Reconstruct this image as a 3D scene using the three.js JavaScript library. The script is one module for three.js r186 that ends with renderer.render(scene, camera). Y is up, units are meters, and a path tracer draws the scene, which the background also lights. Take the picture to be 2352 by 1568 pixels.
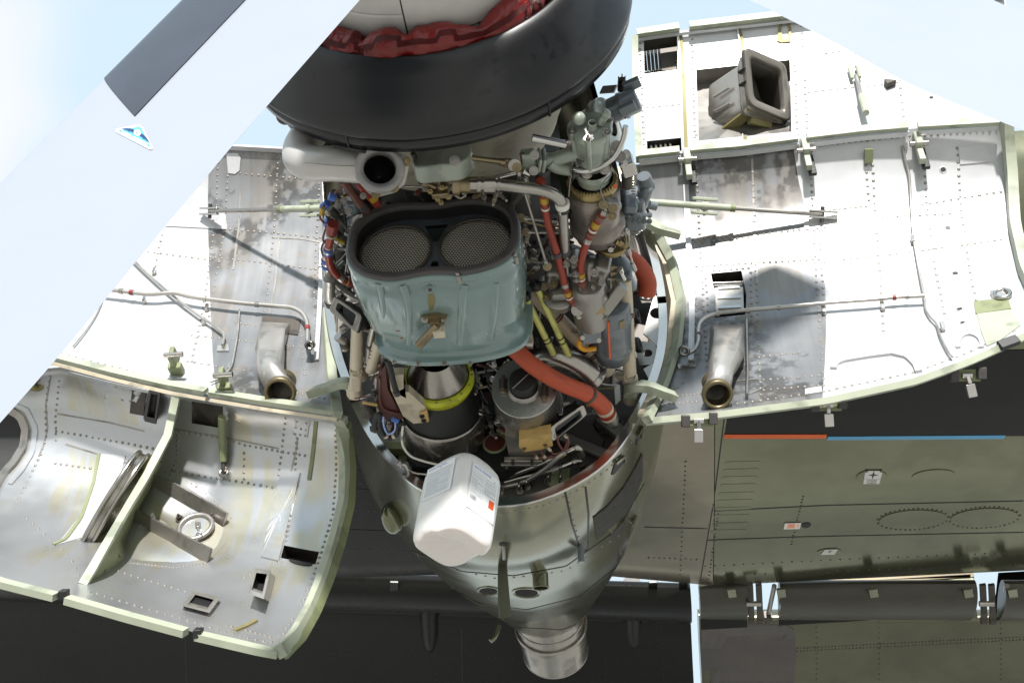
import * as THREE from 'three';
import { mergeGeometries, toCreasedNormals } from 'three/addons/utils/BufferGeometryUtils.js';
import { RoundedBoxGeometry } from 'three/addons/geometries/RoundedBoxGeometry.js';

// ------------------------------------------------------------------ camera, sky, sun, exposure
const rad = THREE.MathUtils.degToRad, V = (x, y, z) => new THREE.Vector3(x, y, z);
const scene = new THREE.Scene();
const PITCH = rad(41), YAW = rad(6.7), FOV = 30;
const camera = new THREE.PerspectiveCamera(FOV, 1024 / 682, 0.05, 2000);
camera.rotation.order = 'YXZ';
camera.rotation.set(PITCH, YAW, 0);
const camR = V(1, 0, 0).applyEuler(camera.rotation), camU = V(0, 1, 0).applyEuler(camera.rotation), camF = V(0, 0, -1).applyEuler(camera.rotation);
const FOC = 784 / Math.tan(rad(FOV / 2));
// the survey of the photograph: a direction for each point of the 2352 x 1568 print, depth 1 along the lens
const ray = (x, y) => camF.clone().addScaledVector(camR, (x - 1176) / FOC).addScaledVector(camU, (784 - y) / FOC);
const EYE = 1.65;
const HA = EYE + ray(993, 52).y * 3.75;               // height of the engine axis above the apron
const C = V(0, HA, 0).addScaledVector(ray(993, 52), -3.75);
camera.position.copy(C);

const EXPOSURE = 2.25;
const renderer = new THREE.WebGLRenderer({ antialias: true });
renderer.setSize(1024, 682);
renderer.toneMapping = THREE.LinearToneMapping;
renderer.toneMappingExposure = EXPOSURE;
renderer.shadowMap.enabled = true;
const SUNDIR = V(0.1, 0.48, 1).normalize();
const sun = new THREE.DirectionalLight(new THREE.Color(1, 0.965, 0.92), 3.4);
sun.position.copy(SUNDIR).multiplyScalar(40).add(V(0, HA, 0));
sun.target.position.set(0, HA, -1.5);
sun.castShadow = true;
sun.shadow.radius = 5;
sun.shadow.mapSize.set(4096, 4096);
Object.assign(sun.shadow.camera, { left: -9, right: 9, top: 9, bottom: -9, near: 5, far: 90 });
scene.add(sun, sun.target);

function hash(x, y, s) { let h = Math.imul(x | 0, 374761393) + Math.imul(y | 0, 668265263) + Math.imul(s | 0, 974634777); h = Math.imul(h ^ (h >>> 13), 1274126177); return ((h ^ (h >>> 16)) >>> 0) / 4294967296; }
let seed = 12345;
const rnd = () => { seed = (Math.imul(seed, 1664525) + 1013904223) >>> 0; return seed / 4294967296; };
function vnoise(x, y, px, py, s) {
  const xi = Math.floor(x), yi = Math.floor(y), fx = x - xi, fy = y - yi, u = fx * fx * (3 - 2 * fx), v = fy * fy * (3 - 2 * fy);
  const w = (a, b) => hash(((a % px) + px) % px, ((b % py) + py) % py, s);
  return (w(xi, yi) * (1 - u) + w(xi + 1, yi) * u) * (1 - v) + (w(xi, yi + 1) * (1 - u) + w(xi + 1, yi + 1) * u) * v;
}
function fbm(x, y, p, oct, s, q = p) { let a = 0, m = 0, k = 1; for (let i = 0; i < oct; i++) { a += vnoise(x * (1 << i), y * (1 << i), p << i, q << i, s + i) * k; m += k; k *= 0.52; } return a / m; }
{
  const w = 1024, h = 512, d = new Float32Array(w * h * 4);
  for (let j = 0; j < h; j++) for (let i = 0; i < w; i++) {
    const el = (j + 0.5) / h * Math.PI - Math.PI / 2, o = (j * w + i) * 4;
    const up = Math.max(0, Math.sin(el));
    const n = fbm(i / w * 8, j / h * 6, 8, 5, 275, 1024);
    const c = THREE.MathUtils.smoothstep(n, 0.5, 0.74);
    const haze = Math.pow(1 - up, 2.5);
    const sky = [0.31 + 0.09 * haze, 0.388 + 0.05 * haze, 0.443], cl = [0.435, 0.44, 0.447];
    for (let k = 0; k < 3; k++) d[o + k] = el < 0 ? [0.3, 0.29, 0.27][k] : sky[k] * (1 - c) + cl[k] * c;
    d[o + 3] = 1;
  }
  const t = new THREE.DataTexture(d, w, h, THREE.RGBAFormat, THREE.FloatType);
  t.mapping = THREE.EquirectangularReflectionMapping; t.magFilter = t.minFilter = THREE.LinearFilter; t.wrapS = THREE.RepeatWrapping; t.needsUpdate = true;
  scene.background = t; scene.environment = t;
}

// ------------------------------------------------------------------ survey helpers
const P = (x, y, depth) => C.clone().addScaledVector(ray(x, y), depth);
const E = (x, y, h) => { const r = ray(x, y); return C.clone().addScaledVector(r, (HA - h - C.y) / r.y); };      // h metres below the engine axis
const Z = (x, y, z) => { const r = ray(x, y); return C.clone().addScaledVector(r, (z - C.z) / r.z); };            // on the upright plane z
const depthOf = (p) => p.clone().sub(C).dot(camF);
const px = (n, p) => n * depthOf(p) / FOC;            // n print pixels at p, in metres
const FW = -1.31;                                     // the firewall plane

// ------------------------------------------------------------------ materials
function tex(size, f, rep = 1, srgb = true) {
  const d = new Uint8Array(size * size * 4);
  for (let j = 0; j < size; j++) for (let i = 0; i < size; i++) { const v = f(i / size, j / size), o = (j * size + i) * 4; for (let k = 0; k < 3; k++) d[o + k] = Math.max(0, Math.min(255, (Array.isArray(v) ? v[k] : v) * 255)); d[o + 3] = 255; }
  const t = new THREE.DataTexture(d, size, size, THREE.RGBAFormat);
  t.wrapS = t.wrapT = THREE.RepeatWrapping; t.magFilter = THREE.LinearFilter; t.minFilter = THREE.LinearMipmapLinearFilter; t.generateMipmaps = true; t.repeat.set(rep, rep);
  if (srgb) t.colorSpace = THREE.SRGBColorSpace; t.needsUpdate = true; return t;
}
const sstep = THREE.MathUtils.smoothstep;
const T = {
  grime: tex(512, (u, v) => 0.86 + 0.14 * fbm(u * 6, v * 6, 6, 5, 3) - 0.16 * sstep(fbm(u * 9, v * 9, 9, 4, 21), 0.56, 0.75), 1.3),
  fine: tex(512, (u, v) => 0.93 + 0.07 * fbm(u * 12, v * 12, 12, 5, 5), 2),
  brushed: tex(512, (u, v) => 0.88 + 0.1 * fbm(u * 4, v * 60, 4, 3, 9, 60) + 0.04 * fbm(u * 8, v * 8, 8, 3, 2), 1.2),
  soot: tex(1024, (u, v) => {
    const a = fbm(u * 5, v * 5, 5, 6, 31), b = fbm(u * 7, v * 7, 7, 6, 77), g = fbm(u * 50, v * 3, 50, 2, 4, 3);
    const burn = sstep(a, 0.53, 0.63) * sstep(fbm(u * 40, v * 40, 40, 3, 8), 0.3, 0.6), tan = sstep(b, 0.52, 0.6);
    const c = 0.82 + 0.12 * (g - 0.5) + 0.2 * (fbm(u * 3, v * 3, 3, 4, 55) - 0.5);
    const k = 1 - 0.3 * burn * sstep(fbm(u * 2, v * 2, 2, 2, 5), 0.45, 0.6);
    return [c * k * (1 - 0.0 * tan), c * k * (1 - 0.03 * tan), c * k * (1 - 0.07 * tan)];
  }, 0.9),
  stain: tex(1024, (u, v) => {
    const a = fbm(u * 5, v * 4, 5, 6, 131, 4), c = 0.94 + 0.06 * fbm(u * 10, v * 10, 10, 4, 6), y = sstep(a, 0.6, 0.72) * sstep(fbm(u * 40, v * 5, 40, 3, 66, 5), 0.35, 0.6);
    return [c, c * (1 - 0.03 * y), c * (1 - 0.13 * y)];
  }, 0.7),
  rough: tex(512, (u, v) => { const r = 0.62 + 0.38 * fbm(u * 7, v * 7, 7, 5, 17); return r; }, 1.7, false),
  paint: tex(1024, (u, v) => 0.84 + 0.12 * fbm(u * 3, v * 14, 3, 5, 41, 14) + 0.06 * fbm(u * 30, v * 30, 30, 3, 4) - 0.05 * sstep(fbm(u * 6, v * 6, 6, 5, 90), 0.57, 0.68), 0.5),
  blackspot: tex(1024, (u, v) => { const s = fbm(u * 60, v * 60, 60, 2, 12), r = fbm(u * 3, v * 3, 3, 2, 14); const k = sstep(s, 0.68, 0.73) * sstep(r, 0.45, 0.6); return 0.8 + 0.2 * fbm(u * 6, v * 30, 6, 4, 3, 30) - 0.3 * k + 0.7 * sstep(fbm(u * 90, v * 40, 90, 2, 19, 40), 0.86, 0.92); }, 0.8),
  concrete: tex(1024, (u, v) => { const e = Math.min(Math.abs(((u * 4) % 1) - 0.5), Math.abs(((v * 4) % 1) - 0.5)) < 0.006 ? 0.75 : 1; return (0.72 + 0.28 * fbm(u * 8, v * 8, 8, 6, 61)) * e; }, 0.05),
  bumpn: tex(512, (u, v) => fbm(u * 14, v * 14, 14, 5, 23), 2, false),
  wrinkle: tex(512, (u, v) => { const a = fbm(u * 5, v * 5, 5, 4, 71); return 1 - Math.abs(a - 0.5) * 3.2; }, 3, false),
};
function M(color, metal = 0, rough = 0.5, o = {}) {
  const p = { color, metalness: metal, roughness: rough, side: THREE.DoubleSide, ...o };
  const m = (o.clearcoat || o.transmission || o.sheen || o.specularIntensity) ? new THREE.MeshPhysicalMaterial(p) : new THREE.MeshStandardMaterial(p);
  return m;
}
const K = {
  white: M('#c0c1c3', 0.3, 0.42, { map: T.fine, roughnessMap: T.rough }),
  stained: M('#c4c6c9', 0.8, 0.38, { map: T.stain, roughnessMap: T.rough }),
  soot: M('#a3a4a6', 0.55, 0.45, { map: T.soot, roughnessMap: T.rough }),
  primer: M('#abb19d', 0, 0.5, { map: T.grime }),
  primerD: M('#838a66', 0, 0.55, { map: T.grime }),
  olivezinc: M('#8d8459', 0.3, 0.5, { map: T.grime }),
  olive: M('#96947f', 0.85, 0.2, { map: T.paint, roughnessMap: T.rough }),
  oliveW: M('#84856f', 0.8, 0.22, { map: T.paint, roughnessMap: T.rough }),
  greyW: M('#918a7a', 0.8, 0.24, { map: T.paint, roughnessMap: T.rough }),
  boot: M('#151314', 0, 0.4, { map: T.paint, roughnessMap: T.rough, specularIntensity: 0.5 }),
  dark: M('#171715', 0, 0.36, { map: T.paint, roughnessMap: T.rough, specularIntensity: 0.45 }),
  orange: M('#e0632a', 0, 0.5, { map: T.fine }), blue: M('#5fa3cf', 0, 0.5, { map: T.fine }),
  steel: M('#b4afa8', 0.95, 0.34, { map: T.grime, roughnessMap: T.rough }),
  chrome: M('#cfccc8', 1, 0.16, { map: T.fine }),
  cast: M('#a7a39d', 0.78, 0.42, { map: T.grime, roughnessMap: T.rough }),
  castD: M('#57524d', 0.6, 0.5, { map: T.grime }),
  alu: M('#c3bfb9', 0.75, 0.42, { map: T.grime, roughnessMap: T.rough }),
  teal: M('#718785', 0, 0.3, { map: T.fine, roughnessMap: T.rough, clearcoat: 1, clearcoatRoughness: 0.05 }),
  sage: M('#9aa294', 0, 0.3, { map: T.grime, clearcoat: 0.9, clearcoatRoughness: 0.12 }),
  slate: M('#6c747a', 0, 0.32, { map: T.grime, clearcoat: 0.7, clearcoatRoughness: 0.15 }),
  black: M('#191919', 0, 0.5, { map: T.fine }),
  rubber: M('#454142', 0, 0.6, { map: T.grime }),
  ring: M('#1c1c1e', 0, 0.42, { map: T.blackspot, roughnessMap: T.rough }),
  red: M('#7e1613', 0, 0.32, { map: T.grime, bumpMap: T.wrinkle, bumpScale: 0.006 }),
  spinner: M('#cfcdc8', 0, 0.4, { map: T.fine }),
  blade: M('#8f959f', 0, 0.42, { roughnessMap: T.rough }),
  bladeboot: M('#3a3e49', 0, 0.24, { map: T.paint }),
  hoseR: M('#933625', 0, 0.42, { map: T.grime }), hoseD: M('#8a2c20', 0, 0.45, { map: T.grime }), hoseO: M('#b64d2e', 0, 0.6, { map: T.grime }),
  brown: M('#6a4238', 0, 0.5, { map: T.grime }), maroon: M('#572a26', 0, 0.4, { map: T.fine }),
  cuff: M('#7c5549', 0, 0.6, { map: T.fine }),
  yellow: M('#c9c672', 0, 0.4, { map: T.grime }), yellowB: M('#b5922a', 0.1, 0.45, { map: T.fine }),
  limeRing: M('#c3c829', 0, 0.45, { map: T.grime }),
  beige: M('#b6a48c', 0, 0.45, { map: T.grime }), cream: M('#cbbfa8', 0, 0.45, { map: T.grime }),
  wood: M('#c9a868', 0, 0.6, { map: T.grime }),
  gold: M('#a8956a', 0.85, 0.38, { map: T.grime }), brass: M('#9c8d70', 0.8, 0.4, { map: T.grime }),
  bluec: M('#3d62ae', 0, 0.45), whiteB: M('#d8d5cc', 0, 0.5, { map: T.fine }),
  rivet: M('#837e77', 0.35, 0.45), rivetD: M('#4a463f', 0.4, 0.5),
  ductlip: M('#776c52', 0.6, 0.42, { map: T.grime }),
  placard: M('#c9c7c2', 0, 0.5),
};

// ------------------------------------------------------------------ geometry helpers
function boxUV(g) {
  const p = g.attributes.position, n = g.attributes.normal, uv = new Float32Array(p.count * 2);
  for (let i = 0; i < p.count; i++) {
    const x = Math.abs(n.getX(i)), y = Math.abs(n.getY(i)), z = Math.abs(n.getZ(i));
    let a, b; if (z >= x && z >= y) { a = p.getX(i); b = p.getY(i); } else if (y >= x) { a = p.getX(i); b = p.getZ(i); } else { a = p.getZ(i); b = p.getY(i); }
    uv[2 * i] = a; uv[2 * i + 1] = b;
  }
  g.setAttribute('uv', new THREE.BufferAttribute(uv, 2)); return g;
}
function merge(gs) {
  gs = (Array.isArray(gs) ? gs.flat(9) : [gs]).filter(Boolean).map((g) => { const q = g.index ? g.toNonIndexed() : g.clone(); for (const k of Object.keys(q.attributes)) if (!['position', 'normal', 'uv'].includes(k)) q.deleteAttribute(k); if (!q.attributes.uv) q.setAttribute('uv', new THREE.BufferAttribute(new Float32Array(q.attributes.position.count * 2), 2)); return q; });
  return gs.length === 1 ? gs[0] : mergeGeometries(gs);
}
const used = {};
const numbered = (n) => { const k = used[n] = (used[n] ?? -1) + 1; return k ? n + '_' + String(k).padStart(3, '0') : n; };
function part(parent, name, gs, mat, o = {}) {
  gs = (Array.isArray(gs) ? gs.flat(9) : [gs]).filter(Boolean); if (!gs.length) { console.log('EMPTY', name, parent.name); return new THREE.Mesh(new THREE.BufferGeometry(), mat); }
  let g = merge(gs); if (!o.keepUV) g = boxUV(g);
  if (Number.isNaN(g.attributes.position.array.reduce((a, v) => a + v, 0))) console.log('NAN', name, parent.name);
  const m = new THREE.Mesh(g, mat); m.name = parent === scene ? numbered(name) : name; m.castShadow = m.receiveShadow = true;
  if (o.kind) m.userData.kind = o.kind; if (o.label) m.userData.label = o.label;
  parent.add(m); return m;
}
function thing(name, label, category, group) { const g = new THREE.Group(); g.name = numbered(name); g.userData = { label, category, kind: 'thing' }; if (group) g.userData.group = group; scene.add(g); return g; }
function single(name, label, category, gs, mat, group) { const m = part(scene, name, gs, mat); Object.assign(m.userData, { label, category, kind: 'thing' }); if (group) m.userData.group = group; return m; }
const UP = V(0, 1, 0), XX = V(1, 0, 0), ZZ = V(0, 0, 1);
const qTo = (dir, from = UP) => new THREE.Quaternion().setFromUnitVectors(from, dir.clone().normalize());
function basis(o, x, y) { const X = x.clone().normalize(), Zv = new THREE.Vector3().crossVectors(X, y).normalize(), Y = new THREE.Vector3().crossVectors(Zv, X); return new THREE.Matrix4().makeBasis(X, Y, Zv).setPosition(o); }
function cyl(a, b, r1, r2 = r1, seg = 20, open = false) {
  const d = b.clone().sub(a), g = new THREE.CylinderGeometry(r2, r1, d.length(), seg, 1, open);
  return g.applyQuaternion(qTo(d)).translate((a.x + b.x) / 2, (a.y + b.y) / 2, (a.z + b.z) / 2);
}
function tube(pts, r, seg = 0, rs = 14, capped = true, tension = 0.5) {
  const c = new THREE.CatmullRomCurve3(pts, false, 'centripetal', tension), n = seg || Math.max(2, (pts.length - 1) * 10);
  const g = [new THREE.TubeGeometry(c, n, typeof r === 'number' ? r : 1, rs)];
  if (typeof r !== 'number') { const p = g[0].attributes.position, fr = n + 1; for (let i = 0; i < fr; i++) { const o = c.getPointAt(i / n), k = r(i / n); for (let j = 0; j <= rs; j++) { const q = i * (rs + 1) + j; p.setXYZ(q, o.x + (p.getX(q) - o.x) * k, o.y + (p.getY(q) - o.y) * k, o.z + (p.getZ(q) - o.z) * k); } } }
  if (capped) for (const e of [0, 1]) { const d = c.getTangentAt(e).multiplyScalar(e ? 1 : -1), o = c.getPointAt(e), rr = typeof r === 'number' ? r : r(e); g.push(new THREE.CircleGeometry(rr, rs).applyQuaternion(qTo(d, ZZ)).translate(o.x, o.y, o.z)); }
  return g;
}
function curveAt(pts, t) { const c = new THREE.CatmullRomCurve3(pts, false, 'centripetal'); return [c.getPointAt(t), c.getTangentAt(t)]; }
function lathe(o, dir, prof, seg = 40, arc = Math.PI * 2, start = 0) {      // prof: [along, radius]
  const g = new THREE.LatheGeometry(prof.map(([t, r]) => new THREE.Vector2(Math.max(r, 0.00001), t)), seg, start, arc);
  return g.applyQuaternion(qTo(dir)).translate(o.x, o.y, o.z);
}
function torus(o, n, R, r, rs = 10, seg = 40) { return new THREE.TorusGeometry(R, r, rs, seg).applyQuaternion(qTo(n, ZZ)).translate(o.x, o.y, o.z); }
function rbox(w, h, d, r = 0.004, s = 2) { return new RoundedBoxGeometry(w, h, d, s, Math.min(r, w / 2.01, h / 2.01, d / 2.01)); }
function boxAt(o, x, y, w, h, d, r) { return rbox(w, h, d, r).applyMatrix4(basis(o, x, y)); }
function beam(a, b, w, h, up = UP, r = 0.003) { const d = b.clone().sub(a); return rbox(d.length(), h, w, r).applyMatrix4(basis(a.clone().add(b).multiplyScalar(0.5), d, up)); }
function ball(o, r, w = 14, h = 10) { return new THREE.SphereGeometry(r, w, h).translate(o.x, o.y, o.z); }
function bolt(o, dir, r = 0.008, h = 0.008) {
  const d = dir.clone().normalize(), a = o.clone().addScaledVector(d, -0.002);
  return [cyl(a, a.clone().addScaledVector(d, h * 0.45), r * 1.5, r * 1.5, 12), cyl(a, a.clone().addScaledVector(d, h * 1.3), r, r * 0.95, 6), cyl(a, a.clone().addScaledVector(d, h * 2), r * 0.45, r * 0.4, 8)];
}
// rectangular bar swept along points; n is the outward direction of its broad face
function bar(pts, n, w, h) {
  const N = pts.length, pos = [], idx = [];
  for (let i = 0; i < N; i++) {
    const t = pts[Math.min(N - 1, i + 1)].clone().sub(pts[Math.max(0, i - 1)]).normalize(), nn = (Array.isArray(n) ? n[i] : n).clone(); nn.addScaledVector(t, -nn.dot(t)).normalize();
    const s = new THREE.Vector3().crossVectors(t, nn);
    for (const [a, b] of [[-1, -1], [1, -1], [1, 1], [-1, 1]]) { const q = pts[i].clone().addScaledVector(s, a * w / 2).addScaledVector(nn, b * h / 2); pos.push(q.x, q.y, q.z); }
  }
  for (let i = 0; i < N - 1; i++) for (let k = 0; k < 4; k++) { const a = i * 4 + k, b = i * 4 + (k + 1) % 4; idx.push(a, b, b + 4, a, b + 4, a + 4); }
  idx.push(0, 2, 1, 0, 3, 2); const e = (N - 1) * 4; idx.push(e, e + 1, e + 2, e, e + 2, e + 3);
  const g = new THREE.BufferGeometry(); g.setAttribute('position', new THREE.Float32BufferAttribute(pos, 3)); g.setIndex(idx);
  return toCreasedNormals(g, 0.7);
}
// rows of points -> smooth sheet; closed joins each row end to start
function loft(rows, closed = false, capA = false, capB = false) {
  const m = rows[0].length, pos = [], idx = [], k = closed ? m : m - 1;
  for (const r of rows) for (const p of r) pos.push(p.x, p.y, p.z);
  for (let i = 0; i < rows.length - 1; i++) for (let j = 0; j < k; j++) { const a = i * m + j, b = i * m + (j + 1) % m; idx.push(a, b, b + m, a, b + m, a + m); }
  const g = new THREE.BufferGeometry(); g.setAttribute('position', new THREE.Float32BufferAttribute(pos, 3)); g.setIndex(idx); g.computeVertexNormals();
  const out = [g];
  for (const [on, r] of [[capA, rows[0]], [capB, rows[rows.length - 1]]]) if (on) {
    const c = r.reduce((s, p) => s.add(p), V(0, 0, 0)).multiplyScalar(1 / m), q = [];
    for (let j = 0; j < m; j++) { const a = r[j], b = r[(j + 1) % m]; q.push(c.x, c.y, c.z, a.x, a.y, a.z, b.x, b.y, b.z); }
    const cg = new THREE.BufferGeometry(); cg.setAttribute('position', new THREE.Float32BufferAttribute(q, 3)); cg.computeVertexNormals(); out.push(cg);
  }
  return out;
}
function creaseLoft(rows, closed = false, capA = false, capB = false) { const g = loft(rows, closed, capA, capB); const f = g[0].toNonIndexed(); f.computeVertexNormals(); g[0] = f; return g; }
function poly(pts, t) {                                // pts: closed outline resampled by length fraction t
  let L = 0; const l = [0]; for (let i = 1; i < pts.length; i++) l.push(L += Math.hypot(pts[i][0] - pts[i - 1][0], pts[i][1] - pts[i - 1][1]));
  const s = t * L; let i = 1; while (i < pts.length - 1 && l[i] < s) i++;
  const k = (s - l[i - 1]) / (l[i] - l[i - 1] || 1); return [pts[i - 1][0] + (pts[i][0] - pts[i - 1][0]) * k, pts[i - 1][1] + (pts[i][1] - pts[i - 1][1]) * k];
}
const caster = new THREE.Raycaster();
function onMesh(meshes, x, y) { caster.set(C, ray(x, y).normalize()); const h = caster.intersectObjects(meshes, false)[0]; if (!h) return null; const n = h.face.normal.clone(); if (n.dot(caster.ray.direction) > 0) n.negate(); return { p: h.point, n }; }
// ------------------------------------------------------------------ the ground
{
  const g = new THREE.PlaneGeometry(900, 900); g.rotateX(-Math.PI / 2);
  const m = part(scene, 'ground', g, M('#c2beb6', 0, 0.9, { map: T.concrete })); m.userData = { kind: 'structure', label: 'sunlit concrete apron', category: 'ground' };
}
// ------------------------------------------------------------------ rivets: rows drawn on a skin, one joined part per panel
const rivG = merge([new THREE.SphereGeometry(1, 7, 3, 0, Math.PI * 2, 0, Math.PI / 2).rotateX(Math.PI / 2).scale(1, 1, 0.55)]);
function rivets(parent, meshes, rows, mat = K.rivet, r = 0.0062, name = 'rivets') {
  const spots = [];
  for (const [pts, step] of rows) { let L = 0; for (let i = 1; i < pts.length; i++) L += Math.hypot(pts[i][0] - pts[i - 1][0], pts[i][1] - pts[i - 1][1]); const n = Math.max(1, Math.round(L / step)); for (let i = 0; i <= n; i++) { const q = poly(pts, i / n), h = onMesh(meshes, q[0] + (rnd() - 0.5), q[1] + (rnd() - 0.5)); if (h) spots.push(h); } }
  if (!spots.length) return;
  const im = new THREE.InstancedMesh(rivG, mat, spots.length), m = new THREE.Matrix4();
  spots.forEach((s, i) => im.setMatrixAt(i, m.compose(s.p, qTo(s.n, ZZ), V(r, r, r).multiplyScalar(0.82 + 0.36 * rnd()))));
  im.name = name; im.userData.kind = 'stuff'; im.castShadow = im.receiveShadow = true; parent.add(im); return im;
}
// a thin raised or flush plate following a skin, outline in print pixels
function plate(meshes, pts, lift = 0.003, n = 1) {
  const o = []; for (let i = 0; i < pts.length; i++) { const a = pts[i], b = pts[(i + 1) % pts.length]; for (let k = 0; k < n; k++) o.push([a[0] + (b[0] - a[0]) * k / n, a[1] + (b[1] - a[1]) * k / n]); }
  const cx = o.reduce((s, p) => s + p[0], 0) / o.length, cy = o.reduce((s, p) => s + p[1], 0) / o.length, rows = [], K2 = o.length > 8 ? 6 : 3;
  const good = o.filter(([x, y]) => onMesh(meshes, x, y) && onMesh(meshes, cx + (x - cx) * 0.6, cy + (y - cy) * 0.6)); if (good.length < 3) return [];
  const ring = (k, l) => { const r = []; for (const [x, y] of good) { const h = onMesh(meshes, cx + (x - cx) * k, cy + (y - cy) * k); r.push(h ? h.p.clone().addScaledVector(h.n, l) : r.length ? r[r.length - 1].clone() : null); } const f = r.find((p) => p); return f ? r.map((p) => p || f.clone()) : null; };
  for (const [k, l] of [[1, -0.002], [1, lift], ...Array.from({ length: K2 }, (_, i) => [1 - (i + 1) / (K2 + 0.15), lift])]) { const r = ring(k, l); if (r) rows.push(r); }
  return loft(rows, true, false, true).map((g) => { const f = g.index ? g.toNonIndexed() : g; f.computeVertexNormals(); return f; });
}
function seam(meshes, pts, w = 0.006, h = 0.006, step = 14) {
  let L = 0; for (let i = 1; i < pts.length; i++) L += Math.hypot(pts[i][0] - pts[i - 1][0], pts[i][1] - pts[i - 1][1]);
  const n = Math.max(2, Math.round(L / step)), hs = []; for (let i = 0; i <= n; i++) { const q = poly(pts, i / n), k = onMesh(meshes, q[0], q[1]); if (k) hs.push(k); }
  return hs.length > 1 ? bar(hs.map((k) => k.p), hs.map((k) => k.n), w, h) : null;
}
// ------------------------------------------------------------------ wing
const WH = -0.55;                                      // the wing's underside lies 0.55 m above the engine axis
const Wp = (x, y) => E(x, y, WH);
const wing = thing('airplane_wing', 'dark olive underside of the aircraft wing behind the engine, with oval access panels', 'wing');
const zS = Wp(1985, 1002).z, zTEr = Wp(1900, 1333).z, zTEl = Wp(1100, 1322).z, xPanel = Wp(1640, 1150).x;
const yW = HA - WH;
function wingRows(x0, x1, zTE0, zTE1, sag = 0) {
  const rows = []; const n = 24;
  for (let i = 0; i <= n; i++) {
    const t = i / n, x = x0 + (x1 - x0) * t, ze = zTE0 + (zTE1 - zTE0) * t, zl = zS + 1.15, r = [];
    for (let k = 0; k <= 8; k++) { const a = Math.PI / 2 * k / 8; r.push(V(x, yW + 0.42 - 0.42 * Math.sin(a), zl + 0.35 * Math.cos(a))); }
    for (let k = 1; k <= 14; k++) { const q = k / 14; r.push(V(x, yW - 0.05 * Math.sin(q * Math.PI), zl + (ze - zl) * q)); }
    r.push(V(x, yW + 0.03, ze)); for (let k = 1; k <= 6; k++) r.push(V(x, yW + 0.03 + 0.5 * Math.sin(k / 6 * Math.PI / 2), ze + (zl + 0.2 - ze) * k / 6));
    rows.push(r);
  }
  return loft(rows);
}
const xGap = Wp(1596, 1336).x;
const skinR = part(wing, 'lower_skin', wingRows(xPanel, 6.5, zTEr + 0.02, zTEr - 0.1), K.oliveW);
const skinM = part(wing, 'inner_skin', wingRows(0, xPanel - 0.004, zTEl, zTEr + 0.02), K.greyW, { label: 'paler skin beside the nacelle' });
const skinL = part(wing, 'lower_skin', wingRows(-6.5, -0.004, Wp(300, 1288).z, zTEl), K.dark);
const WR = [skinR, skinM, skinL];
// black band and painted lines along the leading edge
part(wing, 'black_band', plate([skinR], [[1690, 820], [2450, 800], [2450, 1000], [1664, 1001], [1672, 950]], 0.003, 12), K.boot, { label: 'black painted band' });
const wall = [...WR];
part(wing, 'orange_line', plate([skinR], [[1664, 996], [1899, 996], [1897, 1005], [1663, 1005]], 0.006, 4), K.orange, { label: 'orange painted line' });
part(wing, 'blue_line', plate([skinR], [[1903, 1001], [2310, 998], [2306, 1005.5], [1899, 1008.5]], 0.006, 4), K.blue, { label: 'light blue painted line' });
function oval(cx, cy, rx, ry, rot = 0, n = 36, a0 = 0, a1 = Math.PI * 2) { const o = []; for (let i = 0; i <= n; i++) { const a = a0 + (a1 - a0) * i / n, x = rx * Math.cos(a), y = ry * Math.sin(a); o.push([cx + x * Math.cos(rot) - y * Math.sin(rot), cy + x * Math.sin(rot) + y * Math.cos(rot)]); } return o; }
for (const [cx, cy, rx, ry] of [[2098, 1192, 78, 21], [2262, 1188, 78, 21]]) {
  part(wing, 'access_panel', plate(WR, oval(cx, cy, rx, ry, -0.06, 40).slice(0, -1), 0.004), K.oliveW);
  rivets(wing, WR, [[oval(cx, cy, rx + 4, ry + 3, -0.06), 11]], K.rivetD, 0.007, 'rivets');
}
part(wing, 'access_panel', plate(WR, oval(2003, 1095, 36, 16, -0.05, 30).slice(0, -1), 0.004), K.oliveW);
part(wing, 'access_panel', plate(WR, oval(2145, 1092, 50, 14, -0.08, 30).slice(0, -1), 0.004), K.oliveW);
part(wing, 'access_panel', plate(WR, oval(1905, 1266, 28, 7, -0.05, 30).slice(0, -1), 0.004), K.oliveW);
for (let i = 0; i < 10; i++) { const y = 1064 + i * 17.2 + (i > 3 ? 2 : 0), x = 1707 - i * 3.6, w = 38; part(wing, 'slot_cover', plate(WR, [[x - w, y - 4], [x + w, y - 6], [x + w + 4, y - 2], [x + w, y + 2], [x - w, y + 4], [x - w - 4, y]], 0.0015), K.oliveW); }
for (const pts of [[[1664, 960], [1640, 1150], [1608, 1338]], [[1640, 1173], [1900, 1160], [2352, 1150]], [[1625, 1240], [1850, 1232], [2352, 1222]], [[1690, 958], [2352, 950]], [[1904, 960], [1897, 1002]]]) part(wing, 'panel_seam', seam(WR, pts, 0.006, 0.004), K.black);
rivets(wing, WR, [[[[1620, 1300], [1900, 1286], [2352, 1268]], 22], [[[1640, 1322], [2352, 1296]], 24], [[[1845, 1140], [1818, 1250]], 7], [[[1650, 1180], [1628, 1330]], 9], [[[1575, 1060], [1562, 1330]], 11], [[[1668, 1000.5], [1895, 1000.5]], 26], [[[1905, 1004.5], [2305, 1002]], 26]], K.rivetD, 0.006);
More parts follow.
